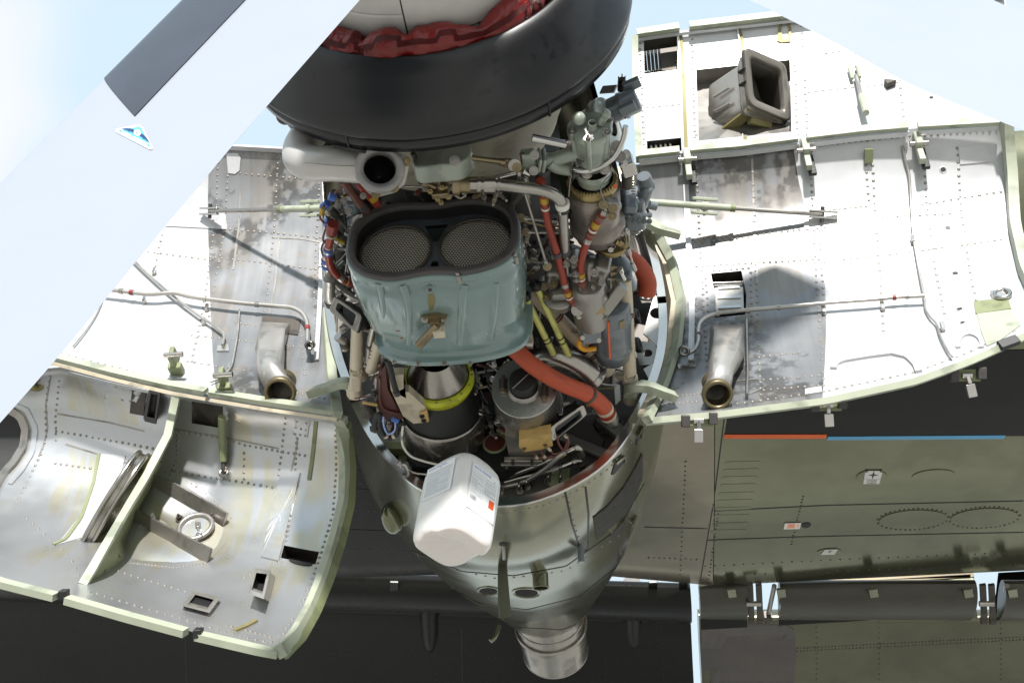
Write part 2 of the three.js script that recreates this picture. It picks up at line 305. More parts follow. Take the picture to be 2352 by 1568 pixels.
// placards
function label(w, h, draw) { const c = document.createElement('canvas'); c.width = w; c.height = h; const g = c.getContext('2d'); draw(g, w, h); const t = new THREE.CanvasTexture(c); t.colorSpace = THREE.SRGBColorSpace; t.anisotropy = 8; return t; }
const star = (g, x, y, r) => { g.beginPath(); for (let i = 0; i < 8; i++) { const a = i * Math.PI / 4, q = i % 2 ? r * 0.26 : r; g.lineTo(x + q * Math.cos(a), y + q * Math.sin(a)); } g.fill(); };
decalPx(wing, 'placard', WR, [[1988, 1079], [2028, 1079], [2020, 1109], [1983, 1109]], label(256, 256, (g) => { g.fillStyle = '#c9c8c4'; g.fillRect(0, 0, 256, 256); g.fillStyle = '#5a5c4a'; g.fillRect(0, 0, 40, 30); g.fillRect(216, 0, 40, 30); g.fillRect(0, 160, 256, 5); g.fillStyle = '#15161b'; star(g, 128, 82, 84); g.font = 'bold 46px sans-serif'; g.textAlign = 'center'; g.fillText('POMPE', 128, 208); g.fillText('PUMPE', 128, 252); }), { lift: 0.006, label: 'white pump placard with a black star' });
decalPx(wing, 'placard', WR, [[1895, 1260], [1925, 1259], [1917, 1271], [1885, 1272]], label(256, 128, (g) => { g.fillStyle = '#bcbcb6'; g.fillRect(0, 0, 256, 128); g.fillStyle = '#15161b'; g.save(); g.translate(128, 50); g.scale(1, 0.6); star(g, 0, 0, 70); g.restore(); }), { lift: 0.006, label: 'small placard with a black star' });
decalPx(wing, 'placard', WR, [[1803, 1200], [1841, 1199], [1837, 1213], [1800, 1214]], label(256, 128, (g) => { g.fillStyle = '#d8d2cd'; g.fillRect(0, 0, 256, 128); g.fillStyle = '#e08a6c'; g.fillRect(40, 16, 130, 22); g.fillRect(60, 38, 100, 50); g.fillRect(50, 70, 120, 36); g.fillRect(176, 52, 40, 14); g.fillRect(214, 22, 12, 80); }), { lift: 0.004, label: 'white placard with an orange sign' });
{ const q = onMesh(WR, 1852, 1205).p; part(wing, 'drain_hole', cyl(q, q.clone().add(V(0, -0.004, 0)), 0.025, 0.025, 20), K.black); }

// ------------------------------------------------------------------ flaps hanging below the trailing edge
function flap(name, lab, x0, x1, yTop, mats, segs, slope = 0) {
  const yt = (x) => yTop + slope * (x - (x0 + x1) / 2);
  const t = thing(name, lab, 'wing flap');
  const zv = zTEr - 0.16, mk = (x, q) => { // nose tube profile from print rows
    return q;
  };
  const pv = Z((x0 + x1) / 2, yTop + 45, zv), r = 0.115;
  const xa = Z(x0, yTop + 45, zv).x, xb = Z(x1, yTop + 45, zv).x;
  const prof = []; for (let i = 0; i <= 24; i++) { const a = i / 24 * Math.PI * 2; prof.push([Math.cos(a) * 0.16, Math.sin(a) * 0.062 * (1 + 0.4 * Math.cos(a))]); }
  for (const [u, v] of segs) { const sa = Z(u, yTop + 36, zv).x, sb = Z(v, yTop + 36, zv).x; part(t, 'vane', loft([[sa, u], [sb, v]].map(([x, q]) => prof.map(([a, b]) => V(x, Z(q, yt(q) + 36, zv).y + b + a * 0.15, zv + a))), true, true, true), mats[0]);
    if (segs.length > 1) part(t, 'cove_wall', loft([sa, sb].map((x) => segs.length > 1 ? [V(x, yW + 0.02, zTEr - 0.06), V(x, pv.y + 0.02, zv - 0.2)] : [V(x, pv.y + 0.5, zv - 0.1), V(x, pv.y - 0.02, zv - 0.28)])), K.dark); }
  const zf = zv - 0.28, pf = Z((x0 + x1) / 2, yTop + 78, zf);
  const sec = [[0.02, 0.06], [0.06, 0.0], [0.03, -0.03], [-0.1, -0.05], [-0.5, -0.17], [-1.1, -0.4], [-1.6, -0.66], [-1.6, -0.64], [-0.8, -0.1], [-0.3, 0.1], [-0.08, 0.12]];
  const rows = []; for (let i = 0; i <= 12; i++) { const k = i / 12, q = x0 + (x1 - x0) * k, py = Z(q, yt(q) + 78, zf).y; rows.push(sec.map(([a, b]) => V(xa + (xb - xa) * k, py + b, zf + a))); }
  const fl = part(t, 'flap_skin', loft(rows, true, true, true), mats[1]);
  return { t, fl, pv, zv, zf, pf, xa, xb };
}
const fR = flap('wing_flap', 'olive lowered flap right of the tall sky gap, with ribs in its slot', 1607, 2460, 1346, [M('#45433a', 0.2, 0.3, { map: T.paint }), M('#6a6a59', 0.6, 0.3, { map: T.paint, roughnessMap: T.rough })], [[1607, 1716], [1790, 2236], [2300, 2460]]);
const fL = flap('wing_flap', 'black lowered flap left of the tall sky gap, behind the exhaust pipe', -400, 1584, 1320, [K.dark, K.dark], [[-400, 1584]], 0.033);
for (const x of [1684, 1798, 2010, 2228, 2330]) { const a = Z(x - 4, 1352, fR.zv + 0.22), b = Z(x + 8, 1418, fR.zf + 0.1); part(fR.t, 'slot_rib', beam(a, b, 0.015, 0.05, XX), K.oliveW); }
for (const x of [720, 905, 1045, 1500, 1570]) { const a = Z(x, 1336, fL.zv + 0.22), b = Z(x, 1404, fL.zf + 0.1); part(fL.t, 'slot_rib', beam(a, b, 0.015, 0.05, XX), K.dark); }
part(fR.t, 'grey_patch', plate([fR.fl], [[1612, 1432], [1700, 1428], [1790, 1424], [1824, 1445], [1830, 1500], [1820, 1600], [1612, 1600]], 0.003, 3), M('#5a5553', 0.3, 0.3, { map: T.paint, roughnessMap: T.rough }));
rivets(fR.t, [fR.fl], [[[[1800, 1490], [2352, 1462]], 8], [[[1800, 1497], [2352, 1469]], 8], [[[1690, 1440], [1690, 1560]], 10], [[[1735, 1430], [1735, 1560]], 8], [[[1760, 1430], [1756, 1560]], 8], [[[1806, 1430], [1806, 1560]], 8], [[[1876, 1440], [1876, 1560]], 12], [[[2020, 1430], [2020, 1560]], 12], [[[2300, 1420], [2300, 1560]], 12]], K.rivetD, 0.006);
for (const [u, v] of [[1606, 1718], [1790, 2236]]) { const yt = (x) => 1352 - (x - 1607) * 0.057; part(fR.t, 'reflection_strip', beam(Z(u, yt(u) + 3, zTEr - 0.05), Z(v, yt(v) + 2, zTEr - 0.09), 0.02, 0.05, UP), M('#5e5130', 0.2, 0.4, { map: T.grime })); part(fR.t, 'slot_beam', beam(Z(u, yt(u) + 14, zTEr - 0.08), Z(v, yt(v) + 14, zTEr - 0.1), 0.03, 0.045, UP), K.oliveW); }  // ochre bar: trailing edge reflection put into its colour; also closes the gap
rivets(wing, WR, [[[[800, 1110], [900, 1112]], 14], [[[790, 1170], [930, 1175]], 14], [[[780, 1260], [960, 1268]], 14], [[[1490, 1280], [1600, 1284]], 12]], K.rivetD, 0.006);
for (const pts of [[[790, 1080], [880, 1084]], [[785, 1122], [900, 1126]], [[780, 1215], [950, 1222]], [[1480, 1210], [1640, 1214]]]) { const g = seam(WR, pts, 0.006, 0.004); if (g) part(wing, 'panel_seam', g, K.black); }
rivets(fL.t, [fL.fl], [[[[100, 1420], [100, 1560]], 14], [[[420, 1480], [424, 1560]], 14], [[[800, 1420], [806, 1560]], 14], [[[1000, 1440], [1004, 1560]], 14], [[[1390, 1460], [1392, 1560]], 12], [[[1520, 1440], [1524, 1560]], 12], [[[700, 1500], [1180, 1510]], 14]], M('#2c2b29', 0.2, 0.6), 0.0045);
for (const pts of [[[425, 1450], [428, 1566]], [[1060, 1440], [1062, 1566]]]) { const g = seam([fL.fl], pts, 0.006, 0.004); if (g) part(fL.t, 'panel_seam', g, K.black); }
// hinge links of the right flap, seen against the sky
for (const [x, nm] of [[1735, 'left'], [2270, 'right']]) {
  const t = thing('flap_hinge', nm === 'left' ? 'pair of grey flap links in the sky opening right of the tall gap' : 'grey flap links and rod at the far right end of the flap slot', 'flap hinge', 'flap hinge links');
  for (const d of [-12, 8]) part(t, 'link_arm', [beam(Z(x + d, 1342, zTEr), Z(x + d + 4, 1425, fR.zf + 0.12), 0.02, 0.035, XX), cyl(Z(x + d - 4, 1424, fR.zf + 0.12), Z(x + d + 10, 1424, fR.zf + 0.12), 0.025, 0.025, 12)], K.castD);
  part(t, 'push_rod', cyl(Z(x + 44, 1345, zTEr), Z(x + 30, 1412, fR.zf + 0.1), 0.014), K.alu);
  part(t, 'rod_end', boxAt(Z(x + 29, 1414, fR.zf + 0.1), XX, UP, 0.05, 0.05, 0.04), K.castD);
  part(t, 'pin', [cyl(Z(x - 20, 1386, fR.zv + 0.1), Z(x + 14, 1386, fR.zv + 0.1), 0.016)], K.steel);
}
// flap track fairings
for (const [x, y0, y1, lab] of [[984, 1318, 1492, 'black flap track fairing left of the nacelle tail'], [1452, 1334, 1488, 'black flap track fairing right of the exhaust pipe']]) {
  const a = Z(x, y0 + 14, zTEr - 0.12), b = Z(x + 4, y1, zTEr - 0.75), d = b.clone().sub(a), rows = [];
  for (let i = 0; i <= 16; i++) { const k = i / 16, r = 0.06 * Math.sqrt(Math.max(0.0004, 1 - Math.pow(k, 6))), o = a.clone().addScaledVector(d, k), rw = []; for (let j = 0; j < 20; j++) { const q = j / 20 * Math.PI * 2; rw.push(o.clone().add(V(r * Math.cos(q), r * 1.4 * Math.sin(q), 0))); } rows.push(rw); }
  const t = thing('track_fairing', lab, 'fairing', 'flap track fairings'); part(t, 'fairing_shell', loft(rows, true, true, true), K.boot);
  part(t, 'tip_cap', ball(b.clone().addScaledVector(d, -0.02), 0.02), K.dark);
}
// ------------------------------------------------------------------ nacelle tail: loft from the open rim to the jet pipe
const nac = thing('engine_nacelle', 'olive brown metal tail of the engine nacelle, narrowing down to the jet pipe', 'nacelle');
const rimPx = [[1478, 470], [1492, 530], [1512, 600], [1527, 680], [1531, 760], [1520, 840], [1490, 920], [1445, 1000], [1390, 1070], [1330, 1112], [1260, 1145], [1190, 1165], [1100, 1163], [1030, 1150], [968, 1130], [925, 1095], [880, 1050], [840, 990], [800, 905], [765, 800], [748, 700], [742, 620], [745, 540], [752, 470], [800, 410], [900, 372], [1100, 350], [1300, 368], [1430, 420]];
const rim3 = rimPx.map(([x, y]) => Z(x, y, FW));
const rimC = new THREE.CatmullRomCurve3(rim3, true, 'centripetal').getSpacedPoints(400);
const NS = 120;
function rimAt(phi) { let best = rimC[0], bd = 9; for (const p of rimC) { let a = Math.atan2(p.y - HA, p.x) - phi; a = Math.atan2(Math.sin(a), Math.cos(a)); if (Math.abs(a) < bd) { bd = Math.abs(a); best = p; } } return best; }
const rimRow = []; for (let j = 0; j < NS; j++) rimRow.push(rimAt(j / NS * Math.PI * 2).clone());
for (let k = 0; k < 2; k++) { const c = rimRow.map((p) => p.clone()); for (let j = 0; j < NS; j++) rimRow[j].copy(c[j]).multiplyScalar(2).add(c[(j + 1) % NS]).add(c[(j + NS - 1) % NS]).multiplyScalar(0.25); }
const lerpT = (tab, s) => { let i = 1; while (i < tab.length - 1 && tab[i][0] < s) i++; const [a, b] = [tab[i - 1], tab[i]], k = Math.min(1, Math.max(0, (s - a[0]) / (b[0] - a[0]))); return a.slice(1).map((v, n) => v + (b[n + 1] - v) * k); };
const NT = [[1.31, 0.64, 0.825, 0.62], [1.5, 0.645, 0.80, 0.62], [1.75, 0.635, 0.755, 0.6], [2.0, 0.61, 0.69, 0.6], [2.3, 0.56, 0.60, 0.58], [2.6, 0.49, 0.50, 0.5], [2.9, 0.40, 0.39, 0.45], [3.15, 0.315, 0.29, 0.35], [3.35, 0.245, 0.215, 0.26], [3.45, 0.205, 0.18, 0.22]];
function nacRow(s) {
  const [w, d, tp] = lerpT(NT, s), k = sstep(s, 1.31, 2.0), r = [];
  for (let j = 0; j < NS; j++) { const a = j / NS * Math.PI * 2, ca = Math.cos(a), sa = Math.sin(a); const e = V(w * ca, HA + (sa < 0 ? d : tp) * sa, -s); const q = rimRow[j].clone(); q.z = -s; r.push(q.lerp(e, k)); }
  return r;
}
const nacS = []; for (let i = 0; i <= 40; i++) nacS.push(1.31 + (3.45 - 1.31) * i / 40);
const nacShell = part(nac, 'outer_skin', loft(nacS.map(nacRow), true), K.olive);
const inner = (s, k, dz) => nacRow(s).map((p) => V(p.x * k, HA + (p.y - HA) * k, p.z + dz));
part(nac, 'inner_skin', loft([inner(1.31, 0.975, 0.002), inner(1.55, 0.975, 0)], true), K.castD);
part(nac, 'rim', bar([...rimRow, rimRow[0], rimRow[1]].map((p) => V(p.x * 0.982, HA + (p.y - HA) * 0.982, p.z + 0.004)), ZZ, 0.03, 0.014), K.chrome);
const bulk = (() => { const sh = new THREE.Shape(inner(1.42, 0.98, 0).map((p) => new THREE.Vector2(p.x, p.y))); const g = new THREE.ShapeGeometry(sh); g.translate(0, 0, -1.42); return part(nac, 'bulkhead', g, M('#6b6661', 0.5, 0.5, { map: T.grime })); })();
rivets(nac, [nacShell], [[[[1150, 1180], [1255, 1160], [1330, 1125], [1400, 1075], [1465, 1000], [1500, 930]], 17], [[[1305, 1142], [1318, 1200], [1340, 1270]], 13], [[[1050, 1310], [1150, 1330], [1300, 1310], [1420, 1230]], 22]], K.rivet, 0.005);
rivets(nac, [bulk], [[[[1200, 1150], [1270, 1130], [1340, 1095], [1395, 1055], [1440, 1000]], 18], [[[960, 1110], [900, 1050], [850, 980]], 18], [[[1330, 960], [1390, 1000], [1430, 970]], 20]], K.rivet, 0.006);
for (const pts of [[[1298, 1130], [1313, 1200], [1335, 1268], [1350, 1262], [1352, 1180], [1345, 1118]], [[940, 1260], [1060, 1312], [1180, 1322], [1300, 1300], [1420, 1215], [1480, 1110]], [[1000, 1330], [1100, 1385], [1210, 1400], [1330, 1370], [1430, 1290]], [[1080, 1400], [1180, 1440], [1290, 1446], [1360, 1420]]]) part(nac, 'skin_lap', seam([nacShell], pts, 0.007, 0.003, 8), K.dark);
// unseen fairing between inlet ring and wing, added to keep sun off the bulkhead
{ const arc = (s, r) => { const o = []; for (let j = 0; j <= 40; j++) { const a = rad(12 + 156 * j / 40); o.push(V(r * Math.cos(a), HA + r * Math.sin(a) * 1.02, -s)); } return o; };
  part(nac, 'sun_block_fairing', [...loft([arc(0.1, 0.45), arc(0.3, 0.46), arc(0.7, 0.52), arc(1.32, 0.6)]), ...loft([arc(0.1, 0.435), arc(0.3, 0.445), arc(0.7, 0.505), arc(1.32, 0.585)])], K.oliveW); }
// screened vent, scoops, drains
part(nac, 'vent_screen', plate([nacShell], [[1362, 1187], [1395, 1160], [1430, 1120], [1460, 1070], [1474, 1040], [1474, 1098], [1455, 1150], [1420, 1195], [1370, 1238]], 0.004, 3), M('#33302b', 0.4, 0.6, { map: T.fine, bumpMap: T.bumpn, bumpScale: 0.01 }), { label: 'dark mesh vent screen' });
for (const [pts, m] of [[[[1412, 1062], [1432, 1046], [1434, 1060], [1410, 1088], [1404, 1090]], K.black], [[[1402, 1222], [1430, 1192], [1434, 1198], [1420, 1225], [1404, 1240]], K.black], [[[1447, 1198], [1458, 1184], [1452, 1205], [1444, 1216]], K.black], [[[1462, 1000], [1474, 978], [1470, 1004], [1461, 1022]], K.black]]) {
  part(nac, 'air_slot', plate([nacShell], pts, 0.003, 2), m);
  part(nac, 'slot_lip', seam([nacShell], pts.slice(0, 3), 0.012, 0.02, 6), K.olive);
}
for (const [cx, cy, rx, ry] of [[1122, 1357, 24, 8], [1209, 1361, 31, 9]]) {
  part(nac, 'outlet_hole', plate([nacShell], oval(cx, cy, rx * 0.85, ry * 0.9, 0.03, 28).slice(0, -1), 0.002), M('#0b0b0a', 0, 0.95));
  part(nac, 'outlet_rim', seam([nacShell], oval(cx, cy, rx + 2, ry + 2, 0.03), 0.006, 0.008, 5), K.olive);
}
const stub = (x, y, h, r, len, nm, mat, dir = V(0, -1, -0.25)) => { const q = onMesh([nacShell], x, y); if (!q) return; const d = dir.clone().normalize(); return part(nac, nm, [cyl(q.p.clone().addScaledVector(d, -0.03), q.p.clone().addScaledVector(d, len), r, r, 20, true), torus(q.p.clone().addScaledVector(d, len), d, r, 0.003, 8, 24)], mat); };
stub(1241, 1320, 0, 0.03, 0.05, 'drain_stub', K.oliveW);
{ const q = onMesh([nacShell], 1154, 1300), b = q.p.clone().add(V(0, -0.16, -0.08)); part(nac, 'drain_mast', [tube([q.p.clone().add(V(0, 0.03, 0)), q.p.clone().add(V(0, -0.03, -0.01)), q.p.clone().add(V(0.0, -0.12, -0.05)), b], (t) => 0.016 + 0.008 * t, 20, 12)], M('#41442f', 0, 0.45, { map: T.grime })); }
{ const q = onMesh([nacShell], 1156, 1250), a = q.p; part(nac, 'drain_pipe', [cyl(a.clone().add(V(0, 0.03, 0)), a.clone().add(V(0, -0.05, -0.02)), 0.006)], K.steel); part(nac, 'drain_opening', plate([nacShell], oval(1156, 1249, 10, 4, 0, 16).slice(0, -1), 0.002), K.black); }
{ const q = onMesh([nacShell], 1333, 1252), a = q.p; part(nac, 'drain_pipe', [cyl(a.clone().add(V(0, 0.03, 0)), a.clone().add(V(0, -0.06, -0.02)), 0.012)], K.slate); }
{ const q = onMesh([nacShell], 1146, 1436) || { p: E(1146, 1436, 0.2) }; part(nac, 'drain_pipe', tube([q.p, q.p.clone().add(V(-0.02, -0.06, 0)), q.p.clone().add(V(-0.04, -0.08, 0))], 0.012), K.oliveW); }
{ const q = onMesh([nacShell], 912, 1190); if (q) part(nac, 'side_scoop', [new THREE.SphereGeometry(0.05, 20, 14).scale(0.8, 1, 1.5).translate(q.p.x - 0.02, q.p.y, q.p.z)], K.oliveW); }
// jet pipe
{
  const t = thing('exhaust_pipe', 'bare steel exhaust pipe sticking out of the nacelle tail', 'exhaust');
  const o = V(0.005, HA + 0.02, -3.3), d = V(0.02, -0.17, -1).normalize();
  part(t, 'pipe', [lathe(o, d, [[0, 0.17], [0.2, 0.172], [0.36, 0.17], [0.52, 0.168], [0.52, 0.16], [0, 0.158]], 60)], K.steel);
  part(t, 'bead', torus(o.clone().addScaledVector(d, 0.31), d, 0.173, 0.012, 10, 60), K.steel);
  part(t, 'bead', torus(o.clone().addScaledVector(d, 0.24), d, 0.171, 0.006, 10, 60), K.steel);
  part(t, 'end_rim', torus(o.clone().addScaledVector(d, 0.52), d, 0.165, 0.005, 8, 60), K.steel);
}
// ------------------------------------------------------------------ inlet cowl ring, intake plug, spinner
const cowlO = V(0.01, HA, 0);
{
  const t = thing('inlet_cowl', 'large black annular inlet cowl ring at the front of the engine', 'inlet cowl');
  const prof = [[0.045, 0.55], [0.042, 0.577], [0.056, 0.58], [0.09, 0.567], [0.13, 0.54], [0.165, 0.51], [0.195, 0.483], [0.21, 0.46], [0.213, 0.445], [0.2, 0.432], [0.15, 0.425], [0.05, 0.42], [0.045, 0.42]];
  const sp = new THREE.CatmullRomCurve3(prof.map(([a, r]) => V(a, r, 0)), false, 'centripetal').getPoints(80).map((p) => [p.x, p.y]);
  part(t, 'cowl_lip', lathe(cowlO, ZZ, sp, 160), K.ring);
  part(t, 'rear_band', lathe(cowlO, ZZ, [[-0.005, 0.54], [-0.005, 0.57], [0.015, 0.573], [0.038, 0.571], [0.038, 0.54]], 160), K.ring);
  for (const a of [-112, -55, -96 - 60]) { const c = Math.cos(rad(a)), s = Math.sin(rad(a)); part(t, 'band_joint', boxAt(V(0.571 * c + 0.01, HA + 0.571 * s, 0.016), V(-s, c, 0), V(c, s, 0), 0.006, 0.008, 0.05, 0.001), K.black); }
  part(t, 'tow_strip', boxAt(V(0.574 * Math.cos(rad(-112)) + 0.01, HA + 0.574 * Math.sin(rad(-112)), -0.004), V(-Math.sin(rad(-112)), Math.cos(rad(-112)), 0), UP, 0.1, 0.006, 0.01, 0.001), K.black);
}
{
  const rows = [], n = 240, m = 20;
  for (let i = 0; i <= n; i++) {
    const a = i / n * Math.PI * 2, r = [], seg = a * 17 / 6.28319 + 0.35 * Math.sin(a * 3), fr = seg - Math.floor(seg), pinch = Math.exp(-Math.pow(Math.min(fr, 1 - fr) / 0.13, 2)), id = Math.floor(seg), puff = 0.85 + 0.3 * hash(id, 3, 5);
    for (let j = 0; j < m; j++) {
      const b = j / m * Math.PI * 2, k = 0.05 * puff * (1 - 0.34 * pinch) + 0.006 * Math.sin(b * 2 + seg * 6.28) * (0.3 + pinch) + 0.012 * (vnoise(i / n * 90, j / m * 5, 90, 5, 8) - 0.5);
      const R = 0.404 + k * Math.cos(b) * 0.95 + 0.006 * (hash(id, 7, 2) - 0.5), zz = 0.196 + k * 1.2 * Math.sin(b) + 0.01 * Math.sin(a * 7);
      r.push(V(R * Math.cos(a), HA + R * Math.sin(a), zz));
    }
    rows.push(r);
  }
  single('intake_plug', 'wrinkled red vinyl plug stuffed around the spinner inside the black cowl', 'intake cover', loft(rows, true), K.red);
}
const propHub = V(0, HA, 0.62);
const prop = thing('propeller', 'white propeller with grey white blades and a pale spinner in front of the engine', 'propeller');
{
  const prof = [[0.17, 0.355], [0.21, 0.366], [0.3, 0.37], [0.42, 0.372], [0.58, 0.352], [0.75, 0.315], [0.95, 0.24], [1.1, 0.15], [1.2, 0.04], [1.21, 0.001]];
  const cut = (a0, a1, z0, z1, lift = 0) => { const pr = []; for (let i = 0; i <= 12; i++) { const z = z0 + (z1 - z0) * i / 12; pr.push([z, lerpT(prof.map(([z2, r]) => [z2, r]), z)[0] + lift]); } pr.unshift([z0, pr[0][1] - 0.008]); pr.push([z1, pr[pr.length - 1][1] - 0.008]); return lathe(cowlO, ZZ, pr, 24, rad(a1 - a0), rad(a0)); };
  part(prop, 'spinner_core', lathe(cowlO, ZZ, prof.map(([z, r]) => [z - 0.004, r - 0.005]), 80), K.rivetD);
  // panels run round the spinner; the lathe angle is measured from +z of the profile plane
  for (const [a0, a1, z0, z1] of [[-50, 4, 0.172, 0.285], [-50, 4, 0.288, 1.19], [4.6, 58, 0.172, 1.19], [58.6, 130, 0.172, 1.19], [130.6, 220, 0.172, 1.19], [220.6, 309.4, 0.172, 1.19]]) part(prop, 'spinner_panel', cut(a0 - 8, a1 - 8, z0, z1), K.spinner);
}
// ------------------------------------------------------------------ propeller blades
function blade(st, zL, zR, name) {
  const n = 44, m = 40, Lc = new THREE.CatmullRomCurve3(st.map(([a]) => Z(a[0], a[1], zL))), Rc = new THREE.CatmullRomCurve3(st.map(([, b]) => Z(b[0], b[1], zR)));
  const th = (c) => 2.6 * (0.2969 * Math.sqrt(c) - 0.126 * c - 0.3516 * c * c + 0.2843 * c * c * c - 0.1036 * c ** 4);
  const surf = (k, c, side, lift = 0) => { const a = Lc.getPoint(k), b = Rc.getPoint(k), d = b.clone().sub(a), w = d.length(), s = Lc.getTangent(k), nn = new THREE.Vector3().crossVectors(d, s).normalize(); if (nn.z < 0) nn.negate(); return a.addScaledVector(d, c).addScaledVector(nn, (side > 0 ? 0.75 : -0.95) * th(c) * w * 0.075 + side * lift); };
  const rows = []; for (let i = 0; i <= n; i++) { const r = []; for (let j = 0; j <= m; j++) { const a = Math.PI * j / m, c = (1 - Math.cos(a)) / 2; r.push(surf(i / n, c, 1)); } for (let j = m - 1; j > 0; j--) { const c = (1 - Math.cos(Math.PI * j / m)) / 2; r.push(surf(i / n, c, -1)); } rows.push(r); }
  return { mesh: part(prop, name, loft(rows, true, true, true), K.blade), surf };
}
const bl = blade([[[730, -310], [960, -150]], [[560, -140], [826, 0]], [[470, -50], [741, 97]], [[350, 70], [627, 227]], [[265, 155], [534, 334]], [[120, 300], [377, 523]], [[50, 370], [310, 603]], [[-90, 510], [160, 787]], [[-230, 650], [0, 970]], [[-420, 840], [-200, 1190]]], 0.56, 0.66, 'blade');
const br = blade([[[1400, -420], [1290, -190]], [[1560, -330], [1500, -95]], [[1830, -260], [1720, 0]], [[2060, -130], [1905, 92]], [[2260, -10], [2090, 192]], [[2560, 120], [2352, 300]], [[2900, 260], [2700, 440]]], 0.44, 0.72, 'blade');
{ // unseen blade above the frame, shortened to shape its shadow on the right door
  for (const [ax, ay] of [[0.783, 0.622]]) { const rows = []; for (let i = 0; i <= 12; i++) { const k = 0.25 + 1.5 * i / 12, o = propHub.clone().add(V(ax * k, ay * k, 0)), w = 0.19 * sstep(i, -3, 3) * (i > 11 ? 0.8 : 1), r = []; for (let j = 0; j < 16; j++) { const q = j / 16 * Math.PI * 2; r.push(o.clone().add(V(-ay * w * Math.cos(q), ax * w * Math.cos(q), 0.03 * Math.sin(q) + 0.05 * Math.cos(q)))); } rows.push(r); } part(prop, 'blade', loft(rows, true, true, true), K.blade); }
  const rows = [], kb = (i, c) => [(0.34 + 0.035 * c) * (1 - i / 20) + 0.05 * i / 20 * 0 - 0.0, c];
  const bootRow = (k0, k1) => { for (let i = 0; i <= 26; i++) { const r = []; for (let j = 0; j <= 14; j++) { const c = 0.405 * Math.pow(j / 14, 1.5), kk = k0 + (k1 - k0) * i / 26; r.push(bl.surf(kk + (i ? (1 - i / 26) * 0.012 * (j / 14) : 0.018 * (j / 14)), c, 1, 0.0025)); } for (let j = 1; j <= 5; j++) r.unshift(bl.surf(k0 + (k1 - k0) * i / 26, 0.03 * j, -1, 0.0025)); rows.push(r); } };
  let kEnd = 0.2; for (let k = 0; k < 1; k += 0.001) { const p = bl.surf(k, 0, 1), d = depthOf(p), y = 784 - p.clone().sub(C).dot(camU) / d * FOC; if (y < 180) kEnd = k; }
  bootRow(kEnd, 0.0);
  part(prop, 'deicing_boot', loft(rows), K.bladeboot, { label: 'dark grey rubber strip on the leading edge' });
}
function decalPx(parent, name, meshes, quad, texture, o = {}) {      // quad in print pixels: top-left, top-right, bottom-right, bottom-left
  const at = (u, v) => { const f = (k) => (quad[0][k] * (1 - u) + quad[1][k] * u) * (1 - v) + (quad[3][k] * (1 - u) + quad[2][k] * u) * v; const h = onMesh(meshes, f(0), f(1)); return h && h.p.clone().addScaledVector(h.n, o.lift ?? 0.0015); };
  let pos = [], uv = [], idx = [];
  if (o.outline) { const n = o.outline.length; let cu = 0, cv = 0; for (const [u, v] of o.outline) { cu += u / n; cv += v / n; } [[cu, cv], ...o.outline].forEach(([u, v]) => { const p = at(u, v); pos.push(p.x, p.y, p.z); uv.push(u, 1 - v); }); for (let i = 0; i < n; i++) idx.push(0, i + 1, (i + 1) % n + 1); }
  else { const N = 5; for (let j = 0; j <= N; j++) for (let i = 0; i <= N; i++) { const p = at(i / N, j / N); if (!p) return; pos.push(p.x, p.y, p.z); uv.push(i / N, 1 - j / N); } for (let j = 0; j < N; j++) for (let i = 0; i < N; i++) { const q = j * (N + 1) + i; idx.push(q, q + N + 1, q + 1, q + 1, q + N + 1, q + N + 2); } }
  const g = new THREE.BufferGeometry(); g.setAttribute('position', new THREE.Float32BufferAttribute(pos, 3)); g.setAttribute('uv', new THREE.Float32BufferAttribute(uv, 2)); g.setIndex(idx); g.computeVertexNormals();
  return part(parent, name, g, M('#ffffff', 0, 0.4, { map: texture, ...o.mat }), { keepUV: true, label: o.label });
}
scene.updateMatrixWorld(true);
decalPx(prop, 'sticker', [bl.mesh], [[281, 268], [366, 310], [349, 347], [263, 303]], label(512, 256, (g) => {
  g.fillStyle = '#c9d0d6'; g.fillRect(0, 0, 512, 256); g.fillStyle = '#4f9dc4'; g.beginPath(); g.moveTo(30, 225); g.lineTo(240, 30); g.lineTo(275, 30); g.lineTo(485, 225); g.closePath(); g.fill();
  g.strokeStyle = '#12365c'; g.lineWidth = 8; for (const s of [-1, 1]) for (let i = 0; i < 7; i++) { g.beginPath(); g.moveTo(256 + s * 40, 112 + i * 6); g.quadraticCurveTo(256 + s * (95 + i * 6), 90 + i * 9, 256 + s * (195 - i * 19), 176 - i * 2); g.stroke(); }
  g.fillStyle = '#f4f4f4'; g.beginPath(); g.arc(256, 118, 44, 0, 7); g.fill(); g.fillStyle = '#3a3038'; g.font = 'bold 66px sans-serif'; g.textAlign = 'center'; g.fillText('R', 256, 142);
  g.fillStyle = '#f2f6f8'; g.font = 'bold 40px sans-serif'; g.fillText('RODER PRÄZISION', 256, 216, 410);
}), { outline: [[0.0, 0.86], [0.03, 0.78], [0.42, 0.06], [0.5, 0.02], [0.58, 0.06], [0.97, 0.78], [1, 0.86], [0.98, 0.96], [0.94, 1], [0.06, 1], [0.02, 0.96]], label: 'blue winged sticker' });

